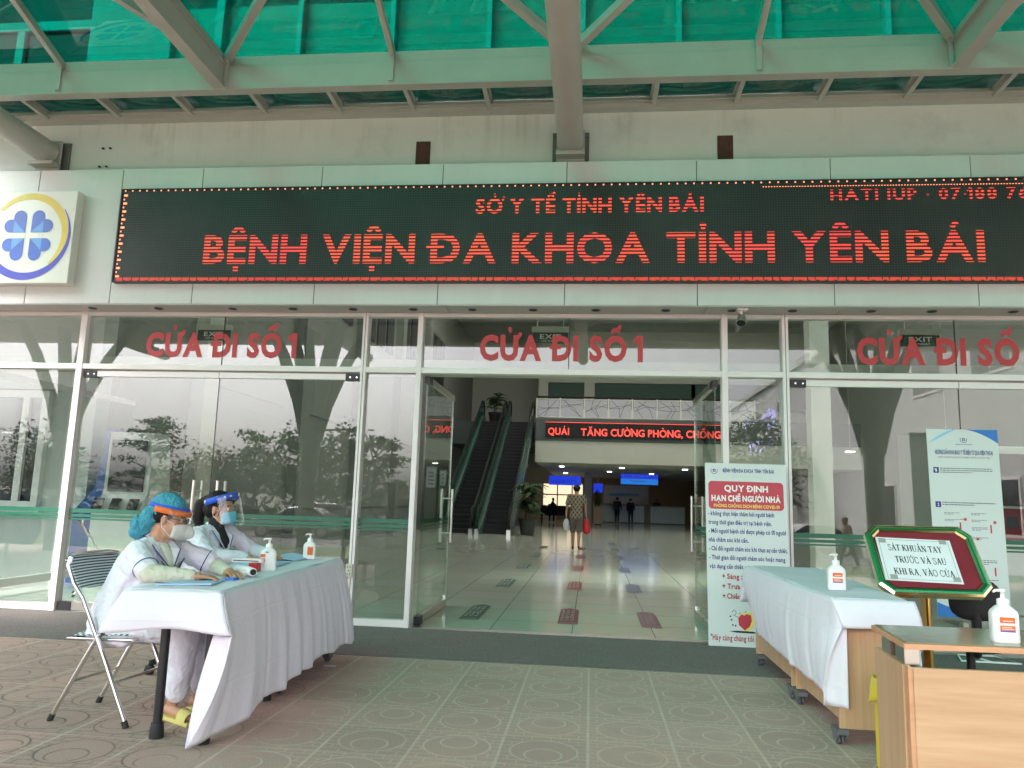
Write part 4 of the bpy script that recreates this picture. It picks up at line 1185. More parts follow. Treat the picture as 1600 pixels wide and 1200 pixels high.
# ---------------------------------------------------------------- things on that table
def sanitizer(x, y, z, yaw, label, h=0.205, lab='two'):
    o = thing('hand_sanitizer', label, 'bottle', (x, y, z), 'pump bottles of hand sanitizer')
    M = Matrix.Rotation(yaw, 3, 'Z'); s = h/0.205
    def tr(mb, p0): 
        for i in range(p0, len(mb.v)): mb.v[i] = tuple(M@Vector(mb.v[i])*s+Vector((x, y, z)))
    mb = MB()
    prof = [(0.048, 0.0), (0.050, 0.006), (0.050, 0.030), (0.0485, 0.034), (0.050, 0.038), (0.050, 0.108), (0.046, 0.120), (0.026, 0.138), (0.019, 0.141), (0.019, 0.146)]
    vs = []; seg = 28
    for r, zz in prof:
        for k in range(seg):
            t = 2*math.pi*k/seg; e = 0.5
            cx_ = math.copysign(abs(math.cos(t))**e, math.cos(t)); sy_ = math.copysign(abs(math.sin(t))**e, math.sin(t))
            ry = 0.62*r if r > 0.03 else r*0.95
            vs.append((r*cx_, ry*sy_, zz))
    fs = [(i*seg+k, i*seg+(k+1) % seg, (i+1)*seg+(k+1) % seg, (i+1)*seg+k) for i in range(len(prof)-1) for k in range(seg)]
    mb.add(vs, fs, 0, True); mb.add(vs[:seg], [tuple(range(seg))[::-1]]); mb.add(vs[-seg:], [tuple(range(seg))]); tr(mb, 0)
    mb.build('bottle_body', 'bottle', o)
    mb = MB(); mb.lathe([(0.021, 0.142), (0.022, 0.146), (0.021, 0.165), (0.013, 0.168), (0.008, 0.170), (0.0065, 0.192), (0.011, 0.193), (0.012, 0.203), (0.009, 0.205)], (0, 0, 0), 18)
    mb.tube([(0, 0, 0.199), (-0.030, -0.012, 0.199), (-0.038, -0.015, 0.193)], [0.0065, 0.0055, 0.0045], 10); tr(mb, 0)
    mb.build('pump', 'print white', o)
    mb = MB()
    if lab == 'two': mb.box(-0.026, 0.028, -0.0328, -0.0312, 0.076, 0.098); mb.box(-0.026, 0.028, -0.0328, -0.0312, 0.048, 0.066); mb.box(-0.026, 0.028, -0.0328, -0.0312, 0.042, 0.047, 1); mb.box(-0.016, 0.020, -0.0334, -0.0312, 0.083, 0.0855, 2); mb.box(-0.020, 0.022, -0.0334, -0.0312, 0.052, 0.054, 2); mb.box(-0.020, 0.015, -0.0334, -0.0312, 0.058, 0.060, 2)
    elif lab == 'tall': mb.box(-0.014, 0.030, -0.0328, -0.0312, 0.035, 0.104); mb.box(-0.010, 0.026, -0.0334, -0.0312, 0.098, 0.102, 2)
    else: mb.box(-0.0495, -0.020, -0.0328, -0.030, 0.086, 0.104); mb.box(-0.0495, -0.020, -0.0328, -0.030, 0.052, 0.078); mb.box(-0.02, 0.0, -0.0334, -0.0312, 0.113, 0.119, 1)
    tr(mb, 0); mb.build('bottle_label', ['label orange', 'label blue', 'print white'], o)
    return o
sanitizer(-2.090, -2.62, T0+0.003, R(24), 'sanitizer bottle with its orange label half turned away, on the nurses\' table', 0.207, 'side')
sanitizer(-2.165, -1.68, T0+0.003, R(14), 'sanitizer pump bottle with a tall orange label at the far end of the nurses\' table', 0.195, 'tall')
sanitizer(1.495, -2.56, 0.787, R(-4), 'sanitizer pump bottle standing on the white cloth of the right hand desks', 0.215, 'two')
sanitizer(1.648, -4.17, 0.7695, R(-6), 'sanitizer pump bottle on the bare beech counter nearest the camera', 0.205, 'two')

def sheet(name, pts, z0, z1, mat, label, cat, group=None):
    mb = MB(); mb.prism(pts, (0, 0, z0), X3, Y3, Z3, z1-z0)
    o = mb.build(name, mat); return tag(o, label, cat, group)
zt = T0+0.004
sheet('paper_stack', [(-2.265, -3.62), (-2.02, -3.50), (-2.055, -3.24), (-2.235, -3.30)], zt, zt+0.009, 'paper blue', 'pale blue paper stack under the forearm of the nurse in the turquoise cap', 'papers')
sheet('clipboard', [(-2.42, -2.46), (-2.13, -2.40), (-2.17, -2.05), (-2.46, -2.08)], zt, zt+0.012, 'paper blue', 'flat blue papers lying behind the bottle with the half turned label', 'papers')
mb = MB()
mb.grid(lambda u, v: Vector((-2.44+0.27*u, -1.98+0.30*v+0.05*u, zt+0.006+0.032*math.sin(math.pi*u)*(0.35+0.65*v))), 14, 8)
o = mb.build('folder', 'paper blue', None, solid=0.004); tag(o, 'bulging open blue folder at the elbow of the nurse in the blue band', 'folder')
o = thing('thermometer_gun', 'white infrared thermometer lying on the cloth beside the red stamp', 'thermometer', (-2.05, -3.05, zt))
mb = MB(); mb.tube([(-2.17, -2.88, zt+0.03), (-2.05, -3.00, zt+0.032), (-1.99, -3.06, zt+0.030)], [0.020, 0.026, 0.024], 14); mb.build('barrel', 'print white', o)
mb = MB(); mb.tube([(-2.03, -3.02, zt+0.028), (-2.06, -3.10, zt+0.018), (-2.07, -3.15, zt+0.016)], [0.018, 0.016, 0.015], 12); mb.build('grip', 'print white', o)
mb = MB(); mb.tube([(-1.995, -3.055, zt+0.030), (-1.985, -3.065, zt+0.030)], 0.018, 12); mb.build('sensor', 'matte black', o)
o = thing('rubber_stamp', 'dark red block stamp with white grip beside the hands of the nurses', 'stamp', (-2.12, -2.74, zt))
mb = MB(); mb.box(-2.155, -2.095, -2.77, -2.71, zt, zt+0.055); mb.build('stamp_body', 'red stamp', o, bevel=0.006)
mb = MB(); mb.box(-2.30, -2.10, -2.70, -2.66, zt+0.05, zt+0.075); mb.box(-2.29, -2.12, -2.702, -2.70, zt+0.058, zt+0.064, 1); mb.build('stamp_holder', ['print white', 'matte black'], o, bevel=0.004)
o = thing('ink_pad', 'small bright blue ink pad under the fingertips of the nurse in the turquoise cap', 'ink pad', (-2.04, -3.22, zt))
mb = MB(); mb.box(-2.07, -2.005, -3.27, -3.20, zt, zt+0.012); mb.build('pad_case', 'petal blue', o, bevel=0.003)
mb = MB(); mb.box(-2.062, -2.012, -3.262, -3.208, zt+0.0125, zt+0.014); mb.build('pad_felt', 'petal pale', o)

# ---------------------------------------------------------------- folding chair of the first nurse
def folding_chair(o, cx, cy, yaw, seat_mat, back_mat, frame='chrome', check=True):
    M = Matrix.Rotation(yaw, 3, 'Z')
    def P(x, y, z): return M@Vector((x, y, z))+Vector((cx, cy, 0))
    for s in (-0.215, 0.215):
        mb = MB(); mb.tube([P(0.235, s, 0.012), P(0.06, s, 0.36), P(-0.10, s, 0.66), P(-0.165, s, 0.735), P(-0.215, s*0.98, 0.83), P(-0.215, s*0.93, 0.875)], 0.0135, 10); f = mb.build('front_leg', frame, o)
        mb = MB(); mb.tube([P(0.238, s, 0.0), P(0.222, s, 0.035)], 0.017, 10); mb.build('rubber_foot', 'rubber', f)
        s2 = s*0.90
        mb = MB(); mb.tube([P(-0.235, s2, 0.012), P(-0.02, s2, 0.42), P(0.015, s2, 0.47), P(0.035, s2*1.06, 0.475)], 0.0125, 10); f = mb.build('rear_leg', frame, o)
        mb = MB(); mb.tube([P(-0.238, s2, 0.0), P(-0.222, s2, 0.035)], 0.016, 10); mb.build('rubber_foot', 'rubber', f)
    mb = MB(); mb.tube([P(-0.13, -0.19, 0.21), P(-0.13, 0.19, 0.21)], 0.008, 8); mb.build('stretcher', frame, o)
    mb = MB(); mb.tube([P(0.13, -0.213, 0.22), P(0.13, 0.213, 0.22)], 0.008, 8); mb.build('stretcher', frame, o)
    mb = MB(); mb.tube([P(-0.215, -0.20, 0.875), P(-0.235, -0.15, 0.888), P(-0.235, 0.15, 0.888), P(-0.215, 0.20, 0.875)], 0.011, 10)
    mb.build('back_rail', frame, o)
    mb = MB()
    def seat(u, v, dz):
        a, b = u*2-1, v*2-1
        rr_ = 1-0.10*(abs(a)*abs(b))**3
        return P(0.015+0.20*a*rr_, 0.195*b*rr_, 0.448+dz*(1-0.6*max(abs(a), abs(b))**6)+0.01*a)
    mb.grid(lambda u, v: seat(u, v, 0.030), 16, 16); mb.grid(lambda u, v: seat(u, 1-v, -0.012), 16, 16)
    mb.build('seat', seat_mat, o)
    mb = MB(); mb.tube([P(0.21, -0.19, 0.447), P(0.21, 0.19, 0.447), P(-0.18, 0.195, 0.437), P(-0.18, -0.195, 0.437), P(0.21, -0.19, 0.447)], 0.009, 8); mb.build('seat_frame', frame, o)
    mb = MB()
    def back(u, v, dx):
        b = u*2-1; zz = 0.70+0.175*v; 
        xx = -0.125-0.105*((zz-0.68)/0.19)+0.055*(1-b*b)*-0.6
        e = 1-0.16*abs(b)**3*abs(v*2-1)**2
        return P(xx+dx, 0.212*b, 0.79+(zz-0.79)*e)
    mb.grid(lambda u, v: back(u, v, 0.012), 18, 10); mb.grid(lambda u, v: back(1-u, v, -0.012), 18, 10)
    for u in (0, 1): mb.grid(lambda a, v: back(u, v, 0.012-0.024*a), 2, 10)
    mb.build('backrest', back_mat, o)
o = thing('folding_chair', 'chrome folding chair with striped back under the nurse in the turquoise cap', 'chair', (-2.69, -3.22, 0))
folding_chair(o, -2.68, -3.22, R(-3), 'check fabric', 'stripe fabric')
o = thing('folding_chair', 'black folding chair with chrome frame standing inside the glass behind the striped chair', 'chair', (-5.95, 1.1, 0.007))
folding_chair(o, -5.85, 1.25, R(35), 'matte black', 'matte black')

def office_chair(o, cx, cy, yaw, seat_z, back_z0, back_z1, z0=0.0):
    M = Matrix.Rotation(yaw, 3, 'Z')
    def P(x, y, z): return M@Vector((x, y, z))+Vector((cx, cy, z0))
    for k in range(5):
        t = 2*math.pi*k/5+0.3
        mb = MB(); mb.tube([P(0.03*math.cos(t), 0.03*math.sin(t), 0.12), P(0.27*math.cos(t), 0.27*math.sin(t), 0.075)], [0.03, 0.02], 10); l = mb.build('base_arm', 'black plastic', o)
        mb = MB(); px_, py_ = 0.27*math.cos(t), 0.27*math.sin(t)
        mb.tube([P(px_-0.022, py_, 0.03), P(px_+0.022, py_, 0.03)], 0.03, 14); mb.tube([P(px_, py_, 0.03), P(px_, py_, 0.075)], 0.01, 8); mb.build('castor', 'rubber', l)
    mb = MB(); mb.tube([P(0, 0, 0.10), P(0, 0, seat_z-0.04)], 0.028, 12); mb.build('gas_post', 'black plastic', o)
    mb = MB(); mb.ell(P(0, 0, seat_z-0.01), (0.235, 0.235, 0.05), pw=0.35, seg=24); mb.build('seat', 'matte black', o)
    mb = MB(); mb.tube([P(-0.05, 0, seat_z-0.05), P(-0.24, 0, seat_z-0.05), P(-0.29, 0, seat_z+0.02), P(-0.285, 0, (back_z0+back_z1)/2)], 0.028, 10); mb.build('back_stem', 'black plastic', o)
    mb = MB()
    def bk_(u, v, d):
        a, b = u*2-1, v*2-1
        q = max(abs(a), abs(b)); 
        e = 1-0.22*(abs(a)*abs(b))**2.5
        return P(-0.25+d*(1-0.85*q**5)-0.035*(1-a*a), 0.155*a*e, (back_z0+back_z1)/2+(back_z1-back_z0)/2*b*e)
    mb.grid(lambda u, v: bk_(u, v, 0.025), 18, 14); mb.grid(lambda u, v: bk_(1-u, v, -0.03), 18, 14)
    mb.build('backrest', 'matte black', o)
o = thing('office_chair', 'black swivel chair under the nurse with the ponytail', 'chair', (-2.86, -2.05, 0))
office_chair(o, -2.86, -2.08, R(0), 0.46, 0.60, 0.95)
o = thing('office_chair', 'empty black swivel chair behind the beech counter, its backrest beside the gold rimmed sign', 'chair', (2.55, -2.05, 0))
office_chair(o, 2.62, -1.74, R(75), 0.40, 0.57, 0.84)

# ---------------------------------------------------------------- right hand desks and their cloth
D2 = 0.776
o = thing('wooden_desk', 'nearer beech desk of the clothed right hand pair, its end panel facing the camera', 'desk', (1.7, -2.5, 0), 'beech desks on castors at the right')
wood_desk(o, 1.345, 1.765, -2.985, -2.04, D2, [(1.375, -2.93), (1.385, -2.10), (1.74, -2.93), (1.74, -2.10)])
o = thing('wooden_desk', 'farther beech desk of the clothed right hand pair, nearest the doors', 'desk', (1.7, -1.4, 0), 'beech desks on castors at the right')
wood_desk(o, 1.335, 1.80, -2.02, -0.86, D2, [(1.375, -1.965), (1.385, -0.90), (1.76, -1.96), (1.76, -0.90)])
o = thing('white_tablecloth', 'white cloth hung askew over the right hand pair of beech desks', 'tablecloth', (1.65, -1.9, D2))
NL2, NR2, FR2, FL2 = Vector((1.335, -2.995, D2)), Vector((1.775, -2.995, D2)), Vector((1.93, -0.755, D2)), Vector((1.30, -0.85, D2))
T2 = D2+0.007; cl = MB()
def top2(u, v):
    a = NL2.lerp(FL2, u); b = NR2.lerp(FR2, u); p = a.lerp(b, v)
    r_ = 0.004*math.sin(19*u+5*v)+0.006*math.exp(-((u-0.45-0.03*v)/0.012)**2)
    return Vector((p.x, p.y, T2+r_*0.6-0.012*max(0, v-0.93)/0.07))
cl.grid(top2, 60, 14)
c0 = Vector((1.372, -3.045, 0.632)); TIP2 = Vector((1.287, -2.955, 0.205))
def edge2(v):
    n = Vector((NL2.x, NL2.y, T2))
    if v < 0.28: return n.lerp(c0, (v/0.28)**0.8)
    t = (v-0.28)/0.72; p = c0.lerp(Vector((1.285, -2.945, 0.275)), t); p.x -= 0.020*math.sin(math.pi*t); return p
def left2(u, v):
    a = NL2.lerp(FL2, u); a = Vector((a.x, a.y, T2))
    drop = 0.505+0.02*(1-u)-0.26*max(0, u-0.86)/0.14
    b = Vector((a.x-0.012+0.05*u, a.y+0.05*(u-0.3), T2-drop))
    p = a.lerp(b, v)
    p.x += -0.024*drape(u*0.9+0.05, 9)*v-0.012*(1-math.exp(-v*30))-0.022*math.sin(math.pi*v)*(1+u)
    return p.lerp(edge2(v), math.exp(-(u*12)**1.3))
cl.grid(left2, 220, 26)
def front2(u, v):
    a = NL2.lerp(NR2, u); a = Vector((a.x, a.y, T2)); hz = 0.647-0.012*u
    b = c0.lerp(Vector((1.800, -3.030, 0.637)), u)
    p = a.lerp(b, v); p.y -= 0.014*math.sin(math.pi*v)+0.006*math.sin(u*9)*v
    return p
cl.grid(front2, 24, 10)
def corner2(u, v):
    return front2(0.0, v).lerp(edge2(v*0.28), u)+Vector((0, -0.010*math.sin(math.pi*u)*v, 0))
cl.grid(corner2, 6, 10)
def inner2(u, v):
    e = edge2(0.28+0.72*v) if v < 0.88 else edge2(0.9136).lerp(TIP2, (v-0.88)/0.12)
    t = Vector((1.400, -3.025, 0.645)).lerp(Vector((1.402, -3.012, 0.205)), v)
    p = e.lerp(t, u); p.y += 0.018*math.sin(math.pi*u)+0.006*math.sin(9*u)*v; return p
cl.grid(inner2, 10, 24)
def right2(u, v):
    a = NR2.lerp(FR2, u); a = Vector((a.x, a.y, T2-0.012)); drop = 0.45-0.2*u
    b = Vector((a.x+0.025, a.y, T2-drop)); p = a.lerp(b, v); p.x += 0.012*fold(u*2, 5)*v; return p
cl.grid(right2, 60, 12)
def far2(u, v):
    a = FL2.lerp(FR2, u); a = Vector((a.x, a.y, T2)); b = a+Vector((-0.06*(1-u), 0.05, -0.30)); p = a.lerp(b, v); p.y += 0.01*math.sin(15*u)*v; return p
cl.grid(far2, 20, 8)
cl.build('cloth', 'cloth white', o, fix=False, solid=0.0025)

# foreground counter
o = thing('reception_counter', 'bare beech counter with raised top and steel side brackets nearest the camera', 'counter', (1.9, -4.1, 0))
CX, CY0, CY1 = 1.212, -4.305, -3.835
mb = MB(); mb.box(CX, 2.9, CY0, CY1, 0.744, 0.766); mb.build('counter_core', 'beech edge', o, bevel=0.003)
mb = MB(); mb.box(CX+0.012, 2.89, CY0+0.014, CY1-0.012, 0.7662, 0.7692); mb.build('counter_top', 'desk top grey', o)
mb = MB(); mb.box(CX-0.001, 2.9, CY0-0.003, CY0-0.0002, 0.745, 0.765); mb.build('edge_strip', 'beech edge', o)
mb = MB(); mb.box(CX+0.030, 2.898, CY0+0.004, CY0+0.024, 0.02, 0.676); mb.build('front_panel', 'beech level', o, bevel=0.002)
mb = MB(); mb.box(CX+0.010, CX+0.0295, CY0+0.002, CY0+0.052, 0.02, 0.678); mb.build('corner_edge', 'beech edge', o, bevel=0.004)
mb = MB(); mb.box(CX+0.004, CX+0.029, CY0+0.053, CY1-0.04, 0.02, 0.678); mb.build('side_panel', 'beech upright', o, bevel=0.002)
for y0, y1 in ((CY0+0.05, CY0+0.17), (CY0+0.235, CY0+0.36)):
    mb = MB(); mb.box(CX+0.014, CX+0.019, y0, y1, 0.679, 0.7435); mb.box(CX+0.019, CX+0.07, y0, y0+0.005, 0.679, 0.7435); mb.box(CX+0.019, CX+0.07, y1-0.005, y1, 0.679, 0.7435)
    mb.build('steel_bracket', 'brushed steel', o)
mb = MB(); mb.box(CX+0.035, CX+0.055, CY0+0.19, CY0+0.21, 0.679, 0.7435); mb.build('post', 'beech edge', o)
mb = MB(); mb.box(2.05, 2.07, CY0+0.03, CY1-0.04, 0.679, 0.7435); mb.build('post', 'beech edge', o)
mb = MB(); mb.box(2.872, 2.897, CY0+0.03, CY1-0.065, 0.02, 0.7435); mb.build('side_panel', 'beech upright', o, bevel=0.002)
mb = MB(); mb.box(CX+0.03, 2.9, CY1-0.06, CY1-0.042, 0.02, 0.40); mb.build('rear_panel', 'beech level', o)

for ch_ in children(o):
    for v_ in ch_.data.vertices:
        x_, y_ = v_.co.x, v_.co.y
        v_.co.x = x_+0.085*(y_-CY0); v_.co.y = y_+0.045*(x_-CX)
# yellow bin between the desks
o = thing('waste_bin', 'yellow bin with a loose liner standing between the counter and the clothed desks', 'bin', (1.55, -3.42, 0))
mb = MB(); mb.prism([(1.43, -3.53), (1.70, -3.53), (1.70, -3.30), (1.43, -3.30)], (0, 0, 0.003), X3, Y3, Z3, 0.40); mb.build('bin_body', 'yellow bin', o, bevel=0.02)
mb = MB()
def liner(u, v):
    t = 2*math.pi*u; e = 0.4
    cx_ = math.copysign(abs(math.cos(t))**e, math.cos(t)); sy_ = math.copysign(abs(math.sin(t))**e, math.sin(t))
    rr_ = 1+0.12*v+0.05*math.sin(9*t)*v
    return Vector((1.565+0.145*cx_*rr_, -3.415+0.125*sy_*rr_, 0.445-0.10*v*(1+0.3*math.sin(5*t))+0.03*math.sin(math.pi*v)))
mb.grid(liner, 60, 8); mb.build('bin_liner', 'yellow bin', o, solid=0.002)

# ---------------------------------------------------------------- gold rimmed sign on a brass post
SC = Vector((2.130, -2.30, 0.970)); 
o = thing('stand_sign', 'red notice board in a gold and green frame on a brass post', 'sign', (2.17, -2.3, 0))
SU = Vector((1.0, -0.03, -0.012)).normalized(); SV = Vector((0.0, 0.60, 0.80)).normalized(); SU = (SU-SV*SU.dot(SV)).normalized()
SN = SU.cross(SV).normalized()
def octo(w_, h_, c_): return [(-w_+c_, -h_), (w_-c_, -h_), (w_, -h_+c_), (w_, h_-c_), (w_-c_, h_), (-w_+c_, h_), (-w_, h_-c_), (-w_, -h_+c_)]
SN = -SN if SN.y > 0 else SN        # towards the camera
def frame_ring(mb, a, b, d0, d1, m):
    n = 8
    A = [SC+SU*p[0]+SV*p[1] for p in a]; B = [SC+SU*p[0]+SV*p[1] for p in b]
    mb.add([p+SN*d0 for p in A]+[p+SN*d1 for p in B], [(i, (i+1) % n, n+(i+1) % n, n+i) for i in range(n)], m)
W_, H_, K_ = 0.333, 0.258, 0.070
def oc(d): return octo(W_-d, H_-d, K_-d*0.45)
mb = MB(); mb.prism(oc(0.003), SC-SN*0.030, SU, SV, SN, 0.028); mb.build('backing_board', 'matte black', o)
mb = MB(); mb.prism(oc(0.055), SC-SN*0.0015, SU, SV, SN, 0.003); mb.build('red_board', 'frame red', o)
mb = MB()
frame_ring(mb, oc(0.0), oc(0.0), -0.032, 0.004, 0)
frame_ring(mb, oc(0.0), oc(0.013), 0.004, 0.014, 0)
frame_ring(mb, oc(0.041), oc(0.051), 0.014, 0.002, 0)
mb.build('gold_rim', 'rail gold', o)
mb = MB(); frame_ring(mb, oc(0.013), oc(0.024), 0.014, 0.020, 0); mb.build('green_band', 'frame green', o)
mb = MB(); frame_ring(mb, oc(0.024), oc(0.030), 0.020, 0.018, 0); mb.build('gold_bead', 'rail gold', o)
mb = MB(); frame_ring(mb, oc(0.030), oc(0.041), 0.018, 0.014, 0); mb.build('green_inner_band', 'frame green', o)
pc = SC+SU*(-0.050)+SV*(-0.005)+SN*0.003
PU = (SU*math.cos(R(-2))+SV*math.sin(R(-2))); PV = (SV*math.cos(R(-2))-SU*math.sin(R(-2)))
mb = MB(); mb.prism([(-0.228, -0.16), (0.228, -0.16), (0.228, 0.16), (-0.228, 0.16)], pc, PU, PV, SN, 0.0012); ps = mb.build('paper_notice', 'paper', o)
def serif_text(mb, txt, O, U, V, w, h, N):
    """roman capitals: thick and thin strokes with slab feet"""
    tk, tn = 0.19, 0.085
    G = {'S': (0.55, [('a', [(0.48,0.78),(0.46,0.95),(0.26,1.0),(0.08,0.90),(0.07,0.74),(0.26,0.56),(0.46,0.42),(0.50,0.22),(0.36,0.02),(0.18,0.0),(0.06,0.08),(0.05,0.26)], 0.10)]),
         'A': (0.75, [('l', (0.10,0.0,0.38,1.0), tn), ('l', (0.38,1.0,0.64,0.0), tk), ('l', (0.20,0.36,0.54,0.36), tn), ('f', 0.10), ('f', 0.64)]),
         'T': (0.66, [('l', (0.33,0,0.33,1), tk), ('l', (0.03,0.97,0.63,0.97), tn), ('l', (0.05,0.80,0.05,1), tn), ('l', (0.61,0.80,0.61,1), tn), ('f', 0.33)]),
         'K': (0.78, [('l', (0.14,0,0.14,1), tk), ('l', (0.18,0.42,0.62,0.98), tn), ('l', (0.32,0.56,0.66,0.0), tk), ('f', 0.14), ('t', 0.14), ('f', 0.67), ('t', 0.62)]),
         'H': (0.80, [('l', (0.14,0,0.14,1), tk), ('l', (0.66,0,0.66,1), tk), ('l', (0.14,0.52,0.66,0.52), tn), ('f', 0.14), ('t', 0.14), ('f', 0.66), ('t', 0.66)]),
         'U': (0.76, [('l', (0.14,1,0.14,0.25), tk), ('a', [(0.14,0.26),(0.20,0.06),(0.36,0.0),(0.54,0.06),(0.62,0.26)], 0.09), ('l', (0.62,0.25,0.62,1), tn), ('t', 0.14), ('t', 0.62)]),
         'N': (0.80, [('l', (0.13,0,0.13,1), tn), ('l', (0.13,1,0.66,0.0), tk), ('l', (0.66,0,0.66,1), tn), ('f', 0.13), ('t', 0.10), ('t', 0.66)]),
         'Y': (0.74, [('l', (0.12,1,0.37,0.45), tk), ('l', (0.64,1,0.37,0.45), tn), ('l', (0.37,0,0.37,0.48), tk), ('f', 0.37), ('t', 0.11), ('t', 0.64)]),
         'R': (0.74, [('l', (0.14,0,0.14,1), tk), ('a', [(0.14,0.98),(0.42,0.97),(0.54,0.86),(0.54,0.66),(0.42,0.53),(0.14,0.52)], 0.08), ('l', (0.36,0.52,0.64,0.0), tk), ('f', 0.14), ('f', 0.66)]),
         'O': (0.78, [('a', [(0.39,1.0),(0.20,0.94),(0.10,0.70),(0.08,0.5),(0.10,0.30),(0.20,0.06),(0.39,0.0),(0.58,0.06),(0.68,0.30),(0.70,0.5),(0.68,0.70),(0.58,0.94),(0.39,1.0)], 0.10)]),
         'C': (0.72, [('a', [(0.62,0.70),(0.56,0.94),(0.38,1.0),(0.18,0.92),(0.09,0.66),(0.08,0.5),(0.09,0.32),(0.18,0.08),(0.38,0.0),(0.56,0.05),(0.64,0.24)], 0.10)]),
         'V': (0.74, [('l', (0.10,1,0.38,0.0), tk), ('l', (0.38,0.0,0.64,1), tn), ('t', 0.10), ('t', 0.64)]),
         'I': (0.36, [('l', (0.18,0,0.18,1), tk), ('f', 0.18), ('t', 0.18)]),
         ',': (0.26, [('l', (0.14,0.06,0.08,-0.16), 0.10)])}
    polys = []; x = 0
    def st(pts, w2):
        for q in stroke(pts, w2): polys.append([(x+a, b) for a, b in q])
    for ch in txt:
        if ch == ' ': x += 0.32; continue
        dec = unicodedata.normalize('NFD', ch); b = dec[0]; wd, el = G[b]
        for e in el:
            if e[0] == 'l': st([(e[1][0], e[1][1]), (e[1][2], e[1][3])], e[2])
            elif e[0] == 'a': st(e[1], e[2])
            elif e[0] == 'f': st([(e[1]-0.15, 0.03), (e[1]+0.15, 0.03)], 0.06)
            elif e[0] == 't': st([(e[1]-0.15, 0.97), (e[1]+0.15, 0.97)], 0.06)
        cx_ = wd/2; y = 1.08; dy = 0
        if '\u0302' in dec: st([(cx_-0.17, y), (cx_, y+0.17), (cx_+0.17, y)], 0.08); dy = 0.18
        if '\u031b' in dec: st([(wd-0.10, 0.92), (wd+0.02, 0.96), (wd+0.04, 1.12)], 0.09)
        if '\u0301' in dec: st([(cx_-0.05, y+dy*0.6), (cx_+0.12, y+0.20+dy*0.6)], 0.10)
        if '\u0300' in dec: st([(cx_+0.06, y), (cx_-0.11, y+0.20)], 0.10)
        if '\u0309' in dec: st([(cx_-0.07, y+0.18+dy*0.5), (cx_+0.07, y+0.18+dy*0.5), (cx_+0.07, y+0.09+dy*0.5), (cx_, y+dy*0.5)], 0.08)
        x += wd+0.07
    sx = w/(x-0.07); k = 0
    for p in polys:
        k += 1; nn = N*(0.00001*(k % 7))
        mb.add([O+U*(q[0]*sx)+V*(q[1]*h)+nn for q in p], [(0, 1, 2, 3)])
mb = MB(); on = SN*0.0019
for tx, uu, vv, ww in (('SÁT KHUẨN TAY', -0.165, 0.062, 0.325), ('TRƯỚC VÀ SAU', -0.140, -0.026, 0.305), ('KHI RA, VÀO CỬA', -0.165, -0.114, 0.355)):
    serif_text(mb, tx, pc+PU*uu+PV*vv+on, PU, PV, ww, 0.046, SN)
mb.build('notice_text', 'print black', ps)
mb = MB()
for a, b in (((-0.212, -0.148), (0.21, -0.143)), ((-0.212, 0.143), (0.21, 0.148))):
    mb.flat(stroke([a, b], 0.002), pc+on, PU, PV)
for a, b in (((-0.212, -0.148), (-0.212, 0.143)), ((0.21, -0.143), (0.21, 0.148))):
    mb.flat(stroke([a, b], 0.002), pc+on*1.05, PU, PV)
mb.build('notice_border', 'print grey', ps)
mb = MB()
for u_, v_ in ((-0.19, 0.135), (0.18, 0.145), (-0.175, -0.135), (0.195, -0.13)):
    mb.prism([(-0.022, -0.017), (0.022, -0.017), (0.022, 0.017), (-0.022, 0.017)], pc+PU*u_+PV*v_+SN*0.0022, PU, PV, SN, 0.0004)
mb.build('tape', 'partition', ps)
pb = SC+Vector((0.005, 0.03, 0))
mb = MB(); mb.tube([(pb.x, pb.y+0.02, 0.03), (pb.x, pb.y+0.02, SC.z-0.06)], 0.030, 20); mb.build('post', 'brass', o)
mb = MB(); mb.lathe([(0.17, 0.0), (0.17, 0.012), (0.15, 0.022), (0.05, 0.03), (0.034, 0.05)], (pb.x, pb.y+0.02, 0.002), 32); mb.build('base', 'brass', o)

# ---------------------------------------------------------------- roll-up banners
def emblem(mb_b, mb_g, O, U, V, r):
    def arc(a0, a1, r_, w_): 
        pts = [(r_*math.cos(a0+(a1-a0)*i/20), r_*math.sin(a0+(a1-a0)*i/20)) for i in range(21)]
        mb_b.flat(stroke(pts, w_), O, U, V)
    arc(R(150), R(380), r, r*0.16)
    for sx_ in (-1, 1):
        for sz_ in (-1, 1):
            mb_b.flat([[(x*r*1.9, z*r*1.9) for x, z in petal(sx_, sz_)]], O, U, V)
o = thing('standing_banner', 'white banner with a red heading box about visitor rules, beside the open doorway', 'banner', (1.45, -0.14, 0.01))
B0 = Vector((1.082, -0.160, 0.012)); BU = Vector((1, 0, -0.004)); BV = Vector((-0.0075, 0.035, 1)).normalized()
BW, BH = 0.745, 1.662; BN = BU.cross(BV)
mb = MB(); mb.prism([(0, 0), (BW, 0), (BW, BH), (0, BH)], B0, BU, BV, BN, -0.004); mb.build('banner_sheet', 'banner white', o)
def bt(mb, t, x, z, w_, h_, bold=0.02, m=0, ital=0.0, track=0.10): text(mb, t, B0+BU*x+BV*z+BN*0.0012, BU, BV, w_, h_, bold, m, track=track, ital=ital)
BN = BN if BN.y < 0 else -BN
mb = MB(); bt(mb, 'BỆNH VIỆN ĐA KHOA TỈNH YÊN BÁI', 0.165, 1.578, 0.47, 0.034, 0.04)
e2 = MB(); emblem(mb, e2, B0+BU*0.085+BV*1.592+BN*0.0012, BU, BV, 0.030); mb.build('banner_name', 'print navy', o)
mb = MB(); bt(mb, 'Sống - Khỏe & Hạnh phúc', 0.245, 1.532, 0.30, 0.019, 0.0); mb.build('banner_motto', 'print pale', o)
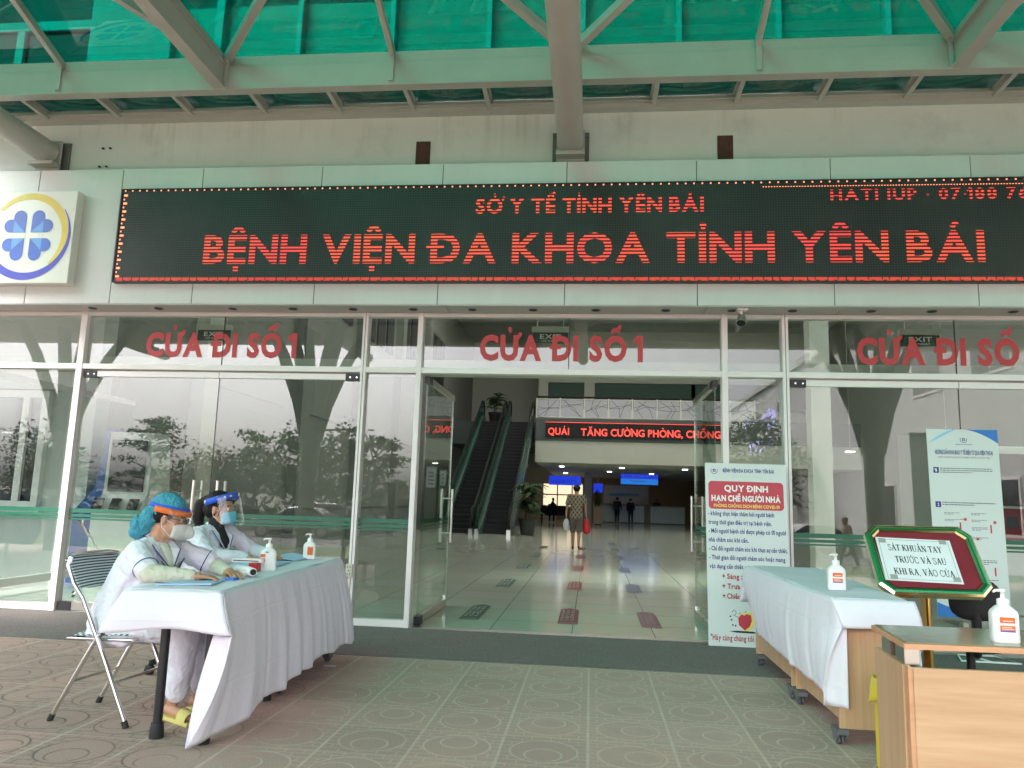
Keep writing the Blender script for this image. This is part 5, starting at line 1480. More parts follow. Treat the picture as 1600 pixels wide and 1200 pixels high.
def rrect(x0, x1, z0, z1, r_):
    p = []
    for cx_, cz_, a0 in ((x1-r_, z1-r_, 0), (x0+r_, z1-r_, 90), (x0+r_, z0+r_, 180), (x1-r_, z0+r_, 270)):
        p += [(cx_+r_*math.cos(R(a0+i*15)), cz_+r_*math.sin(R(a0+i*15))) for i in range(7)]
    return p
mb = MB(); mb.flat([rrect(0.028, 0.715, 1.232, 1.492, 0.035)], B0+BN*0.0008, BU, BV); rb = mb.build('heading_box', 'banner red', o)
mb = MB(); bt(mb, 'QUY ĐỊNH', 0.175, 1.400, 0.40, 0.058, 0.035); bt(mb, 'HẠN CHẾ NGƯỜI NHÀ', 0.055, 1.308, 0.63, 0.054, 0.045); mb.build('heading_text', 'print white', rb)
mb = MB(); bt(mb, 'PHÒNG CHỐNG DỊCH BỆNH COVID-19', 0.075, 1.250, 0.60, 0.030, 0.03); mb.build('subheading_text', 'print yellow', rb)
mb = MB()
rows = [('- không thực hiện thăm hỏi người bệnh', 0.60), ('trong thời gian điều trị tại bệnh viện.', 0.575), ('- Mỗi người bệnh chỉ được phép có 01 người', 0.70), ('nhà chăm sóc khi cần.', 0.36), ('- Chỉ đổi người chăm sóc khi thực sự cần thiết.', 0.71), ('- Thời gian đổi người chăm sóc hoặc mang', 0.685), ('vật dụng cần thiết vào trong bệnh viện', 0.66)]
for i, (t, ww) in enumerate(rows): bt(mb, t, 0.022, 1.172-0.0805*i, ww, 0.040, 0.030)
mb.build('rules_text', 'print navy', o)
mb = MB()
for i, t in enumerate(('+ Sáng : Từ 6h', '+ Trưa : Từ 11h', '+ Chiều : Từ 17h')): bt(mb, t, 0.135, 0.598-0.088*i, 0.33, 0.047, 0.030)
bt(mb, '"Hãy cùng chúng tôi đẩy lùi', 0.02, 0.052, 0.52, 0.052, 0.025, track=0.16)
mb.build('hours_text', 'print red', o)
# the drawing: a red shield-heart splashing over a dark streak
mb = MB()
sh = [(0.0, -0.085), (0.045, -0.05), (0.065, 0.0), (0.06, 0.05), (0.02, 0.06), (0.0, 0.045), (-0.025, 0.055), (-0.055, 0.02), (-0.05, -0.04)]
mb.flat([[(0.325+x, 0.232+z) for x, z in sh]], B0+BN*0.0014, BU, BV)
mb.build('drawing_shield', 'banner red', o)
mb = MB(); mb.flat([[(0.34+x*1.28, 0.235+z*1.22) for x, z in sh]], B0+BN*0.0009, BU, BV); mb.build('drawing_outline', 'print yellow', o)
mb = MB(); mb.flat([[(0.185, 0.135), (0.26, 0.142), (0.40, 0.139), (0.44, 0.130), (0.40, 0.122), (0.25, 0.124)]], B0+BN*0.0011, BU, BV)
for x, z in ((0.21, 0.235), (0.22, 0.19), (0.245, 0.185), (0.20, 0.265)): mb.flat([[(x+0.008*math.cos(t*0.785), z+0.008*math.sin(t*0.785)) for t in range(8)]], B0+BN*0.0011, BU, BV)
for pts in ([(0.215, 0.30), (0.235, 0.325), (0.255, 0.30), (0.24, 0.275), (0.225, 0.28)], [(0.24, 0.27), (0.27, 0.26)], [(0.33, 0.30), (0.345, 0.318)], [(0.28, 0.285), (0.29, 0.305)]): mb.flat(stroke(pts, 0.004), B0+BN*0.0011, BU, BV)
mb.build('drawing_lines', 'print black', o)
mb = MB(); mb.bar((1.10, -0.10, 0.01), (1.80, -0.10, 0.01), 0.06, 0.018); mb.tube([(1.45, -0.09, 0.02), (1.44, -0.075, 1.64)], 0.010, 10); mb.build('banner_stand', 'brushed steel', o)

o = thing('standing_banner', 'white and blue health declaration banner standing before the right hand glass doors', 'banner', (3.38, -0.15, 0.01))
B0 = Vector((3.088, -0.150, 0.355)); BU = Vector((1, 0, -0.001)); BV = Vector((-0.012, 0.0, 1)).normalized(); BW, BH = 0.618, 1.678
BN = Vector((0, -1, 0))
mb = MB(); mb.prism([(0, 0), (BW, 0), (BW, BH), (0, BH)], B0, BU, BV, BN, -0.004); mb.build('banner_sheet', 'banner white', o)
mb = MB()
a = [(BW, BH), (BW*0.52, BH)]+[(BW*(0.52+0.48*t), BH-0.125*t**1.7) for t in [i/10 for i in range(1, 11)]]
mb.flat([a], B0+BN*0.001, BU, BV); mb.flat([[(0, 0), (BW*0.7, 0)]+[(BW*0.7*(1-t), 0.012+0.115*t**1.6) for t in [i/10 for i in range(0, 11)]]], B0+BN*0.001, BU, BV)
mb.build('blue_sweep', 'print blue', o)
mb = MB(); mb.flat([[(0, BH), (BW*0.42, BH)][::-1]+[(BW*0.42*(1-t), BH-0.14*t**1.6) for t in [i/10 for i in range(1, 11)]][::1]], B0+BN*0.0008, BU, BV)
mb.flat([[(0.10, 0), (BW, 0), (BW, 0.03), (BW*0.6, 0.045), (BW*0.3, 0.03)]], B0+BN*0.0008, BU, BV); mb.build('sky_sweep', 'print sky', o)
mb = MB(); e2 = MB(); emblem(mb, e2, B0+BU*0.32+BV*1.585+BN*0.0012, BU, BV, 0.028)
bt(mb, 'HƯỚNG DẪN KHAI BÁO Y TẾ ĐIỆN TỬ QUA ĐIỆN THOẠI', 0.065, 1.448, 0.50, 0.038, 0.04)
bt(mb, 'BỆNH VIỆN ĐA KHOA TỈNH YÊN BÁI', 0.25, 1.535, 0.14, 0.010, 0.015)
mb.build('banner_title', 'print navy', o)
mb = MB(); bt(mb, 'QUÉT MÃ ĐỂ KHAI BÁO TẠI BỆNH VIỆN ĐA KHOA TỈNH', 0.09, 1.414, 0.45, 0.014, 0.0); mb.build('banner_subtitle', 'print red', o)
for z, n_ in ((1.275, '1'), (0.965, '2')):
    mb = MB(); mb.flat([[(0.04, z), (0.088, z), (0.088, z+0.052), (0.04, z+0.052)]], B0+BN*0.001, BU, BV); s_ = mb.build('step_square', 'print navy', o)
    mb = MB(); text(mb, n_, B0+BU*0.057+BV*(z+0.012)+BN*0.0016, BU, BV, 0.014, 0.028, 0.02); mb.build('step_number', 'print white', s_)
mb = MB(); rnd = random.Random(5)
def fake_rows(mb, x, z, w_, n_, h_, gap):
    for i in range(n_):
        xx = x; end = x+w_*(1 if i < n_-1 else 0.6)
        while xx < end:
            L = rnd.uniform(0.010, 0.028); mb.flat([[(xx, z-i*gap), (min(end, xx+L), z-i*gap), (min(end, xx+L), z-i*gap+h_), (xx, z-i*gap+h_)]], B0+BN*0.0012, BU, BV); xx += L+0.006
fake_rows(mb, 0.10, 1.315, 0.45, 3, 0.008, 0.018); fake_rows(mb, 0.10, 1.005, 0.46, 2, 0.009, 0.019)
for x in (0.11, 0.34):
    for z, n_ in ((0.915, 2), (0.855, 2), (0.79, 3), (0.70, 2)): fake_rows(mb, x, z, 0.13, n_, 0.005, 0.012)
fake_rows(mb, 0.36, 0.50, 0.17, 3, 0.007, 0.016); fake_rows(mb, 0.36, 0.33, 0.17, 2, 0.006, 0.016); fake_rows(mb, 0.10, 0.16, 0.42, 2, 0.006, 0.016)
mb.build('banner_small_print', 'print grey', o)
mb = MB()
for x, z in ((0.235, 0.76), (0.495, 0.745), (0.505, 0.37)): mb.flat([[(x, z), (x+0.013, z), (x+0.013, z+0.075), (x, z+0.075)]], B0+BN*0.0014, BU, BV)
for x, z in ((0.275, 0.85), (0.525, 0.83), (0.06, 0.745), (0.12, 0.69), (0.37, 0.68)): mb.flat([[(x, z), (x+0.024, z), (x+0.024, z+0.024), (x, z+0.024)]], B0+BN*0.0014, BU, BV)
mb.flat(stroke([(0.24, 0.862), (0.275, 0.862)], 0.006)+stroke([(0.084, 0.757), (0.115, 0.757)], 0.006), B0+BN*0.0014, BU, BV)
mb.build('red_markers', 'banner red', o)
mb = MB(); mb.flat([rrect(0.155, 0.235, 0.690, 0.712, 0.010)], B0+BN*0.0014, BU, BV); mb.build('blue_button', 'print blue', o)
mb = MB(); mb.tube([(3.20, -0.30, 0.012), (3.68, -0.30, 0.012), (3.62, 0.0, 0.012), (3.30, 0.0, 0.012), (3.20, -0.30, 0.012)], 0.008, 8); mb.tube([(3.45, -0.30, 0.012), (3.40, 0.0, 0.012)], 0.008, 8)
mb.tube([(3.40, -0.13, 0.012), (3.40, -0.13, 0.36)], 0.010, 8)
mb.build('stand_base', 'print white', o)

tag((lambda m: (m.box(-1.965, -1.875, -1.775, -1.735, 0.002, 0.006), m.build('paper_scrap', 'litter'))[1])(MB()), 'crumpled scrap of white paper on the tiles at the carpet edge by the nurses\' table', 'litter')
# blue board cut by the left edge of the photo
o = thing('blue_notice_board', 'blue notice board with a pale border at the left edge, before the annex pane', 'notice board', (-6.5, -0.35, 0))
mb = MB(); mb.prism([(-7.0, 0.62), (-6.125, 0.62), (-6.035, 0.74), (-6.02, 1.10), (-6.08, 1.17), (-7.0, 1.17)], (0, -0.35, 0), X3, Z3, Y3, 0.03); mb.build('board', 'kiosk blue', o)
mb = MB(); mb.flat(stroke([(-7.0, 1.135), (-6.10, 1.135), (-6.06, 1.09), (-6.075, 0.76), (-6.14, 0.66)], 0.012), (0, -0.352, 0), X3, Z3); mb.build('pale_border', 'print white', o)
for x in (-6.9, -6.4): 
    mb = MB(); mb.tube([(x, -0.33, 0.005), (x, -0.33, 0.65)], 0.014, 8); mb.build('leg', 'brushed steel', o)
# ---------------------------------------------------------------- people
def frame3(f, up=Z3):
    f = Vector(f).normalized(); l = Vector(up).cross(f).normalized(); u = f.cross(l)
    return Matrix((f, l, u)).transposed()        # columns: forward, left, up
def head(mb, c, M):
    P = lambda x, y, z: Vector(c)+M@Vector((x, y, z))
    mb.ell(P(-0.012, 0, 0.030), (0.096, 0.076, 0.092), M)
    mb.ell(P(0.022, 0, -0.032), (0.070, 0.062, 0.080), M)
    mb.ell(P(0.050, 0, -0.090), (0.034, 0.036, 0.026), M)
    mb.ell(P(0.055, 0, 0.030), (0.040, 0.058, 0.020), M)
    mb.cap(P(0.088, 0, 0.008), 0.009, P(0.104, 0, -0.030), 0.0125, 10)
    for s in (-1, 1):
        mb.ell(P(-0.008, s*0.076, -0.008), (0.018, 0.008, 0.032), M)
        mb.ell(P(0.045, s*0.042, -0.030), (0.028, 0.022, 0.030), M)
        mb.cap(P(0.098, s*0.010, -0.034), 0.007, P(0.092, s*0.012, -0.034), 0.007, 8)
    mb.ell(P(0.082, 0, -0.060), (0.016, 0.026, 0.008), M)
def hand(mb, wrist, d, n, side, curl=0.25, sc=1.0):
    """d towards the fingertips, n out of the back of the hand, side = +1 when the thumb is on the left of d seen from the back"""
    d = Vector(d).normalized(); n = Vector(n); n = (n-d*n.dot(d)).normalized(); l = n.cross(d)*side
    W = Vector(wrist)
    P = lambda a, b, c: W+(d*a+l*b+n*c)*sc
    mb.cap(P(0, 0, 0), 0.024*sc, P(0.03, 0, 0), 0.026*sc, 10)
    for b in (-0.026, -0.009, 0.009, 0.026): mb.cap(P(0.02, b*0.8, 0.0), 0.013*sc, P(0.082, b, 0.004), 0.0105*sc, 8)
    for b, L, sp in ((0.031, 0.072, 0.16), (0.0105, 0.082, 0.05), (-0.0115, 0.076, -0.07), (-0.031, 0.058, -0.20)):
        p0 = P(0.084, b, 0.004); a = 0.0; p = p0
        for i, (fr, r_) in enumerate(((0.45, 0.0082), (0.32, 0.0075), (0.23, 0.0066))):
            a += curl*(0.7+0.5*i); q = p+(d*math.cos(a)*1.0+l*sp-n*math.sin(a))*L*fr*sc
            mb.cap(p, (r_+0.0006)*sc, q, r_*sc, 8); p = q
    t0 = P(0.022, 0.026, -0.006); t1 = P(0.055, 0.048, -0.012); t2 = P(0.083, 0.052, -0.016)
    mb.cap(t0, 0.013*sc, t1, 0.0105*sc, 8); mb.cap(t1, 0.0102*sc, t2, 0.0085*sc, 8)
def limb(mb, pts, rs, seg=12):
    for (p, q), (a, b) in zip(zip(pts, pts[1:]), zip(rs, rs[1:])): mb.cap(p, a, q, b, seg)
def eyes(o, c, M):
    P = lambda x, y, z: Vector(c)+M@Vector((x, y, z))
    for s in (-1, 1):
        mb = MB(); mb.ell(P(0.0795, s*0.031, 0.004), (0.010, 0.0145, 0.0085), M, 0, 12, 8); mb.ell(P(0.0885, s*0.031, 0.004), (0.003, 0.0062, 0.0062), M, 1, 10, 8); mb.build('eye', ['print white', 'hair'], o)
        mb = MB(); mb.tube([P(0.085, s*0.014, 0.024), P(0.089, s*0.031, 0.031), P(0.076, s*0.050, 0.026)], 0.004, 8); mb.build('eyebrow', 'hair', o)
def face_mask(o, c, M, mat, beak=0.0):
    P = lambda x, y, z: Vector(c)+M@Vector((x, y, z))
    mb = MB()
    def f(u, v):
        b = u*2-1; z = -0.112+0.105*v; t = abs(b)
        ridge = (1-t*t)
        x = 0.046+0.064*ridge**0.75+0.016*(1-t)*(1-t)+0.004*math.sin(math.pi*v)+beak*math.sin(math.pi*min(1, v*1.0))*(1-t)**1.0
        wv = 0.058+0.005*math.sin(math.pi*v)
        zz = z+0.030*t*t*(0.5-v)*1.2+0.012*t*0
        if v < 0.3: x -= 0.03*(0.3-v)/0.3*(1-t)
        return P(x+0.0, b*wv*1.06, zz)
    mb.grid(f, 22, 14); mk = mb.build('face_mask', mat, o, solid=0.002)
    mb = MB()
    for s in (-1, 1):
        mb.tube([P(0.050, s*0.061, -0.018), P(0.02, s*0.072, -0.012), P(-0.002, s*0.080, -0.002), P(-0.015, s*0.084, 0.018)], 0.0017, 6)
        mb.tube([P(0.050, s*0.060, -0.098), P(0.02, s*0.070, -0.070), P(-0.008, s*0.080, -0.050), P(-0.018, s*0.084, -0.020)], 0.0017, 6)
    mb.build('ear_loop', 'print white', mk)
def shield(o, c, M, bandmat, z0=0.045, z1=0.075, bot=-0.14, fwd=0.0, tilt=0.0):
    P = lambda x, y, z: Vector(c)+M@Vector((x, y, z))
    def ring(t, z, k=1.0, off=0.0): return P(-0.012+(0.112+off+fwd*0)*math.cos(t)*k, (0.094+off)*math.sin(t)*k, z)
    mb = MB(); mb.grid(lambda u, v: ring(-2.05+4.1*u, z0+(z1-z0)*v+tilt*math.cos(-2.05+4.1*u), 1.0, 0.012), 40, 2)
    bd = mb.build('shield_band', bandmat[0], o, solid=0.014)
    mb = MB(); mb.grid(lambda u, v: ring(-3.14+6.28*u, (z0+z1)/2-0.008+(0.022)*v+tilt*math.cos(-3.14+6.28*u)*0.6+(0.016 if bandmat[2] else 0), 1.0, 0.002), 40, 2)
    mb.build('head_strap', bandmat[1], bd, solid=0.003)
    mb = MB()
    def vis(u, v):
        t = -1.35+2.7*u; p = ring(t, z1+tilt*math.cos(t), 1.0, 0.022); q = ring(t, bot+tilt*math.cos(t)*1.0, 1.0, 0.030)
        q += M@Vector((fwd, 0, 0)); return p.lerp(q, v)
    mb.grid(vis, 30, 12); mb.build('visor', 'visor', bd, solid=0.0008)
    return bd

# --- first nurse: turquoise cap, seated on the folding chair, writing
o = thing('person', 'seated person in white short sleeved coat, turquoise cap and orange banded face shield', 'person', (-2.68, -3.22, 0.45), 'nurses at the check-in table')
hc = Vector((-2.468, -3.20, 1.100)); HM = frame3((0.95, 0.30, -0.20))
sh_n, sh_f = Vector((-2.545, -3.365, 0.915)), Vector((-2.47, -3.05, 0.915))
el_n, wr_n = Vector((-2.395, -3.475, 0.812)), Vector((-2.19, -3.395, 0.800))
el_f, wr_f = Vector((-2.27, -2.985, 0.825)), Vector((-2.125, -3.11, 0.802))
pel = Vector((-2.70, -3.22, 0.545)); ch = Vector((-2.565, -3.215, 0.84)); nk = Vector((-2.525, -3.21, 0.975))
kn_n, an_n = Vector((-2.235, -3.315, 0.500)), Vector((-2.318, -3.235, 0.095))
kn_f, an_f = Vector((-2.23, -3.10, 0.505)), Vector((-2.27, -3.05, 0.095))
mb = MB(); head(mb, hc, HM)
mb.cap(hc+HM@Vector((-0.03, 0, -0.06)), 0.048, nk, 0.052); mb.cap(pel, 0.125, ch, 0.130); mb.cap(ch, 0.12, nk, 0.06)
mb.cap(nk-Z3*0.02, 0.05, sh_n, 0.05); mb.cap(nk-Z3*0.02, 0.05, sh_f, 0.05)
limb(mb, [sh_n, el_n, wr_n], [0.046, 0.037, 0.024]); limb(mb, [sh_f, el_f, wr_f], [0.046, 0.037, 0.024])
hand(mb, wr_n, (0.95, 0.42, -0.10), Z3, 1, 0.20); hand(mb, wr_f, (0.80, -0.62, -0.10), Z3, -1, 0.24)
for kn, an, hy in ((kn_n, an_n, -0.09), (kn_f, an_f, 0.09)):
    limb(mb, [pel+Vector((0.02, hy, -0.02)), kn, an], [0.085, 0.058, 0.034])
    ft = Vector((0.145, -0.085 if hy < 0 else -0.02, -0.055)); mb.cap(an+Vector((-0.025, 0.01, -0.045)), 0.032, an+ft, 0.026); mb.cap(an+ft*0.75, 0.028, an+ft*1.2+Vector((0.0, 0.01, 0.004)), 0.020)
body = melt(mb, 'body', 'skin', o, 0.0048, 5)
eyes(o, hc, HM)
mb = MB()   # coat: torso, collar stand, short sleeves, skirt over the lap
mb.cap(pel+Vector((0, 0, -0.01)), 0.160, ch+Vector((-0.01, 0, -0.02)), 0.158); mb.cap(pel+Vector((0, -0.05, -0.04)), 0.135, pel+Vector((0, 0.05, -0.04)), 0.135)
mb.cap(ch+Vector((0.0, -0.05, 0.0)), 0.125, ch+Vector((0.0, 0.06, 0.0)), 0.125)
mb.cap(ch, 0.14, nk+Vector((-0.012, 0, -0.045)), 0.075)
for s_, e_ in ((sh_n, el_n), (sh_f, el_f)):
    mb.cap(nk+Vector((-0.015, 0, -0.034)), 0.062, s_, 0.058); mb.cap(s_, 0.062, s_.lerp(e_, 0.80), 0.064); mb.cap(ch, 0.12, s_, 0.060)
mb.cap(pel+Vector((0.02, -0.09, -0.05)), 0.108, kn_n.lerp(pel, 0.40)+Vector((0, -0.005, 0.012)), 0.092); mb.cap(pel+Vector((0.02, 0.09, -0.05)), 0.105, kn_f.lerp(pel, 0.40), 0.09)
mb.cap(pel+Vector((-0.04, -0.10, -0.09)), 0.075, pel+Vector((0.14, -0.135, -0.10)), 0.05)
mb.cap(pel+Vector((-0.06, -0.06, -0.10)), 0.07, pel+Vector((-0.07, 0.08, -0.10)), 0.07)
coat = melt(mb, 'coat', 'coat', o, 0.0065, 6, post=crumple(0.0085, 11))
mb = MB()   # lapels lie on the chest, dark piping on their edge
CM = frame3((0.93, -0.36, 0.10))
Q = lambda x, y, z: nk+CM@Vector((x, y, z))
for s_ in (-1, 1):
    vs = [Q(-0.045, s_*0.052, 0.030), Q(0.020, s_*0.070, 0.012), Q(0.100, s_*0.078, -0.060), Q(0.128, s_*0.018, -0.150), Q(0.075, s_*0.030, -0.050), Q(0.030, s_*0.046, 0.010), Q(-0.03, s_*0.044, 0.045)]
    mb.add(vs, [(0, 1, 5, 6), (1, 2, 4, 5), (2, 3, 4)], 0)
lap = mb.build('lapel', 'coat', o, solid=0.010)
mb = MB()
for s_ in (-1, 1):
    mb.tube([Q(-0.045, s_*0.056, 0.030), Q(0.020, s_*0.075, 0.012), Q(0.103, s_*0.083, -0.062), Q(0.134, s_*0.020, -0.155)], 0.0035, 6)
mb.tube([Q(0.14, -0.03, -0.17), Q(0.136, -0.070, -0.125)], 0.004, 6); mb.tube([Q(0.14, 0.04, -0.165), Q(0.136, 0.085, -0.115)], 0.004, 6)
for s_, e_ in ((sh_n, el_n), (sh_f, el_f)):
    p = s_.lerp(e_, 0.76); d = (e_-s_).normalized(); a = d.cross(Z3).normalized(); b = d.cross(a)
    mb.tube([p+(a*math.cos(t)+b*math.sin(t))*0.0665 for t in [i*2*math.pi/24 for i in range(25)]], 0.0028, 6)
mb.build('piping', 'piping', coat)
mb = MB(); mb.box(0, 0.001, 0, 0.001, 0, 0.001) if False else None
mb.obox(Q(0.150, 0.030, -0.175), (0.012, 0.022, 0.022), CM); mb.build('pen_badge', 'frame red', coat)
mb = MB()   # cream sweater under the coat: forearms and neck
limb(mb, [sh_n.lerp(el_n, 0.55), el_n, el_n.lerp(wr_n, 0.98)], [0.050, 0.050, 0.034]); knit = melt(mb, 'sweater_sleeve', 'cream knit', o, 0.005, 4, post=crumple(0.006, 18))
mb = MB(); limb(mb, [sh_f.lerp(el_f, 0.55), el_f, el_f.lerp(wr_f, 0.95)], [0.050, 0.048, 0.034]); melt(mb, 'sweater_sleeve', 'cream knit', o, 0.005, 4, post=crumple(0.006, 18))
mb = MB(); mb.cap(nk+Vector((0.090, -0.02, -0.13)), 0.048, nk+Vector((0.050, -0.012, -0.065)), 0.052); melt(mb, 'sweater_neck', 'cream knit', o, 0.006, 3)
mb = MB()
for kn, an, hy in ((kn_n, an_n, -0.09), (kn_f, an_f, 0.09)):
    limb(mb, [pel+Vector((0.02, hy, -0.03)), kn, an+Vector((0.02, 0, 0.06))], [0.105, 0.078, 0.066])
melt(mb, 'trousers', 'coat', o, 0.0065, 5, post=crumple(0.008, 12))
for an, ft in ((an_n, Vector((0.145, -0.085, 0))), (an_f, Vector((0.145, -0.02, 0)))):
    mb = MB(); a = an+Vector((-0.05, 0.02, 0)); b = an+ft*1.30; a.z = b.z = 0.012
    mb.bar(a, b, 0.085, 0.022); d = (b-a).normalized(); l = d.cross(Z3)
    mb.grid(lambda u, v: a.lerp(b, 0.62+0.30*v)+l*(0.044*math.cos(math.pi*u))+Z3*(0.010+0.058*math.sin(math.pi*u)*(1-0.25*v)), 14, 6)
    mb.build('slipper', 'slipper', o, bevel=0.006)
mb = MB(); P = lambda x, y, z: hc+HM@Vector((x, y, z))
mb.ell(P(-0.022, 0, 0.046), (0.108, 0.089, 0.100)); mb.ell(P(-0.092, 0, -0.012), (0.062, 0.074, 0.066)); mb.ell(P(-0.128, 0.005, -0.072), (0.064, 0.070, 0.060)); mb.ell(P(-0.142, 0.0, -0.112), (0.048, 0.056, 0.040))
rnd = random.Random(2)
for i in range(26):
    a, b = rnd.uniform(0, 6.28), rnd.uniform(-0.2, 1.2); mb.ell(P(-0.125+0.060*math.cos(a)*math.cos(b), 0.066*math.sin(a)*math.cos(b), -0.075+0.058*math.sin(b)), (0.012, 0.012, 0.02))
def trim(me):
    bm = bmesh.new(); bm.from_mesh(me); inv = HM.inverted()
    dl = []
    for v in bm.verts:
        q = inv@(v.co-hc)
        if q.z < 0.028-0.30*max(0, q.x+0.02)*0 and q.x > -0.055: dl.append(v)
    bmesh.ops.delete(bm, geom=dl, context='VERTS'); bm.to_mesh(me); bm.free()
melt(mb, 'hair_net', 'cap net', o, 0.0045, 2, trim, crumple(0.0065, 30))
mb = MB(); mb.ell(P(-0.03, 0, 0.02), (0.098, 0.080, 0.07)); melt(mb, 'hair', 'hair', o, 0.006, 2)
face_mask(o, hc, HM, 'mask white', 0.034)
shield(o, hc, HM, ('band orange', 'band blue', True), 0.030, 0.062, -0.150)
mb = MB()
for s_ in (-1, 1):
    mb.tube([P(0.104+0.0*s_, s_*0.033+0.021*math.cos(t), 0.002+0.016*math.sin(t)) for t in [i*2*math.pi/20 for i in range(21)]], 0.0022, 6)
    mb.tube([P(0.103, s_*0.054, 0.006), P(0.06, s_*0.080, 0.008), P(-0.005, s_*0.082, 0.006)], 0.0022, 6)
mb.tube([P(0.104, -0.012, 0.004), P(0.108, 0, 0.008), P(0.104, 0.012, 0.004)], 0.002, 6)
gls = mb.build('glasses', 'black plastic', o)

# --- second nurse: ponytail and blue band
o = thing('person', 'seated person in white long sleeved coat with dark ponytail and blue banded face shield', 'person', (-2.88, -2.03, 0.46), 'nurses at the check-in table')
hc = Vector((-2.745, -2.02, 1.135)); HM = frame3((0.99, -0.05, -0.04))
sh_n, sh_f = Vector((-2.83, -2.20, 0.945)), Vector((-2.74, -1.84, 0.945))
el_n, wr_n = Vector((-2.68, -2.27, 0.815)), Vector((-2.455, -2.17, 0.802))
el_f, wr_f = Vector((-2.58, -1.80, 0.83)), Vector((-2.40, -1.93, 0.815))
pel = Vector((-2.88, -2.03, 0.56)); ch = Vector((-2.795, -2.02, 0.85)); nk = Vector((-2.775, -2.02, 0.995))
mb = MB(); head(mb, hc, HM)
mb.cap(hc+HM@Vector((-0.03, 0, -0.06)), 0.046, nk, 0.050); mb.cap(pel, 0.12, ch, 0.122); mb.cap(ch, 0.115, nk, 0.06)
mb.cap(nk-Z3*0.02, 0.05, sh_n, 0.048); mb.cap(nk-Z3*0.02, 0.05, sh_f, 0.048)
limb(mb, [sh_n, el_n, wr_n], [0.044, 0.036, 0.023]); limb(mb, [sh_f, el_f, wr_f], [0.044, 0.036, 0.023])
hand(mb, wr_n, (0.98, 0.2, -0.08), Z3, 1, 0.22); hand(mb, wr_f, (0.85, -0.5, -0.1), Z3, -1, 0.25)
for s_ in (-1, 1):
    kn = Vector((-2.43, -2.03+0.10*s_, 0.50)); an = Vector((-2.46, -2.03+0.11*s_, 0.095))
    limb(mb, [pel+Vector((0.02, 0.09*s_, -0.02)), kn, an], [0.085, 0.058, 0.034]); mb.cap(an+Vector((-0.02, 0, -0.05)), 0.032, an+Vector((0.14, 0, -0.06)), 0.026)
melt(mb, 'body', 'skin', o, 0.005, 5)
eyes(o, hc, HM)
mb = MB()
mb.cap(pel, 0.15, ch+Vector((-0.01, 0, -0.02)), 0.145); mb.cap(ch+Vector((0, -0.05, 0)), 0.115, ch+Vector((0, 0.05, 0)), 0.115); mb.cap(ch, 0.13, nk+Vector((-0.012, 0, -0.05)), 0.07)
for s_, e_, w_ in ((sh_n, el_n, wr_n), (sh_f, el_f, wr_f)):
    mb.cap(nk+Vector((-0.015, 0, -0.034)), 0.064, s_, 0.062); mb.cap(ch, 0.12, s_, 0.06); limb(mb, [s_, e_, e_.lerp(w_, 0.97)], [0.062, 0.056, 0.042])
mb.cap(pel+Vector((0.0, -0.10, -0.04)), 0.10, pel+Vector((0.30, -0.11, -0.05)), 0.085); mb.cap(pel+Vector((0.0, 0.10, -0.04)), 0.10, pel+Vector((0.30, 0.11, -0.05)), 0.085)
coat = melt(mb, 'coat', 'coat', o, 0.0065, 6, post=crumple(0.0085, 11))
CM = frame3((0.93, -0.36, 0.10)); 
mb = MB()
for s_ in (-1, 1):
    vs = [Q(-0.045, s_*0.052, 0.030), Q(0.020, s_*0.068, 0.012), Q(0.095, s_*0.076, -0.060), Q(0.120, s_*0.018, -0.165), Q(0.075, s_*0.034, -0.050), Q(0.030, s_*0.048, 0.010), Q(-0.03, s_*0.044, 0.045)]
    mb.add(vs, [(0, 1, 5, 6), (1, 2, 4, 5), (2, 3, 4)], 0)
mb.build('lapel', 'coat', o, solid=0.010)
mb = MB()
for s_ in (-1, 1): mb.tube([Q(-0.045, s_*0.056, 0.030), Q(0.020, s_*0.073, 0.012), Q(0.098, s_*0.081, -0.062), Q(0.126, s_*0.020, -0.170)], 0.0032, 6)
mb.tube([Q(0.135, -0.03, -0.22), Q(0.138, 0.05, -0.16)], 0.004, 6); mb.build('piping', 'piping', coat)
mb = MB(); mb.obox(Q(0.140, 0.01, -0.20), (0.010, 0.040, 0.075), CM); mb.build('name_badge', 'print navy', coat)
mb = MB(); mb.cap(nk+Vector((0.01, 0, -0.07)), 0.076, hc+HM@Vector((-0.026, 0, -0.090)), 0.054); mb.cap(nk+Vector((0.065, -0.02, -0.10)), 0.062, nk, 0.058); melt(mb, 'black_collar', 'black knit', o, 0.006, 3)
mb = MB()
for s_ in (-1, 1):
    kn = Vector((-2.43, -2.03+0.10*s_, 0.50)); an = Vector((-2.46, -2.03+0.11*s_, 0.095)); limb(mb, [pel+Vector((0.02, 0.09*s_, -0.03)), kn, an+Vector((0, 0, 0.03))], [0.10, 0.076, 0.062])
melt(mb, 'trousers', 'coat', o, 0.008, 4)
for s_ in (-1, 1):
    mb = MB(); an = Vector((-2.46, -2.03+0.11*s_, 0.0)); mb.cap(an+Vector((-0.03, 0, 0.04)), 0.042, an+Vector((0.16, 0, 0.03)), 0.034); melt(mb, 'shoe', 'black plastic', o, 0.008, 2)
P = lambda x, y, z: hc+HM@Vector((x, y, z))
mb = MB(); mb.ell(P(-0.024, 0, 0.046), (0.104, 0.086, 0.092)); mb.ell(P(-0.05, 0, 0.00), (0.080, 0.083, 0.080)); mb.ell(P(-0.115, 0, 0.055), (0.04, 0.04, 0.04))
limb(mb, [P(-0.125, 0, 0.055), P(-0.160, 0, 0.02), P(-0.172, 0.0, -0.06), P(-0.150, 0.005, -0.16), P(-0.130, 0.0, -0.21)], [0.036, 0.046, 0.044, 0.030, 0.012])
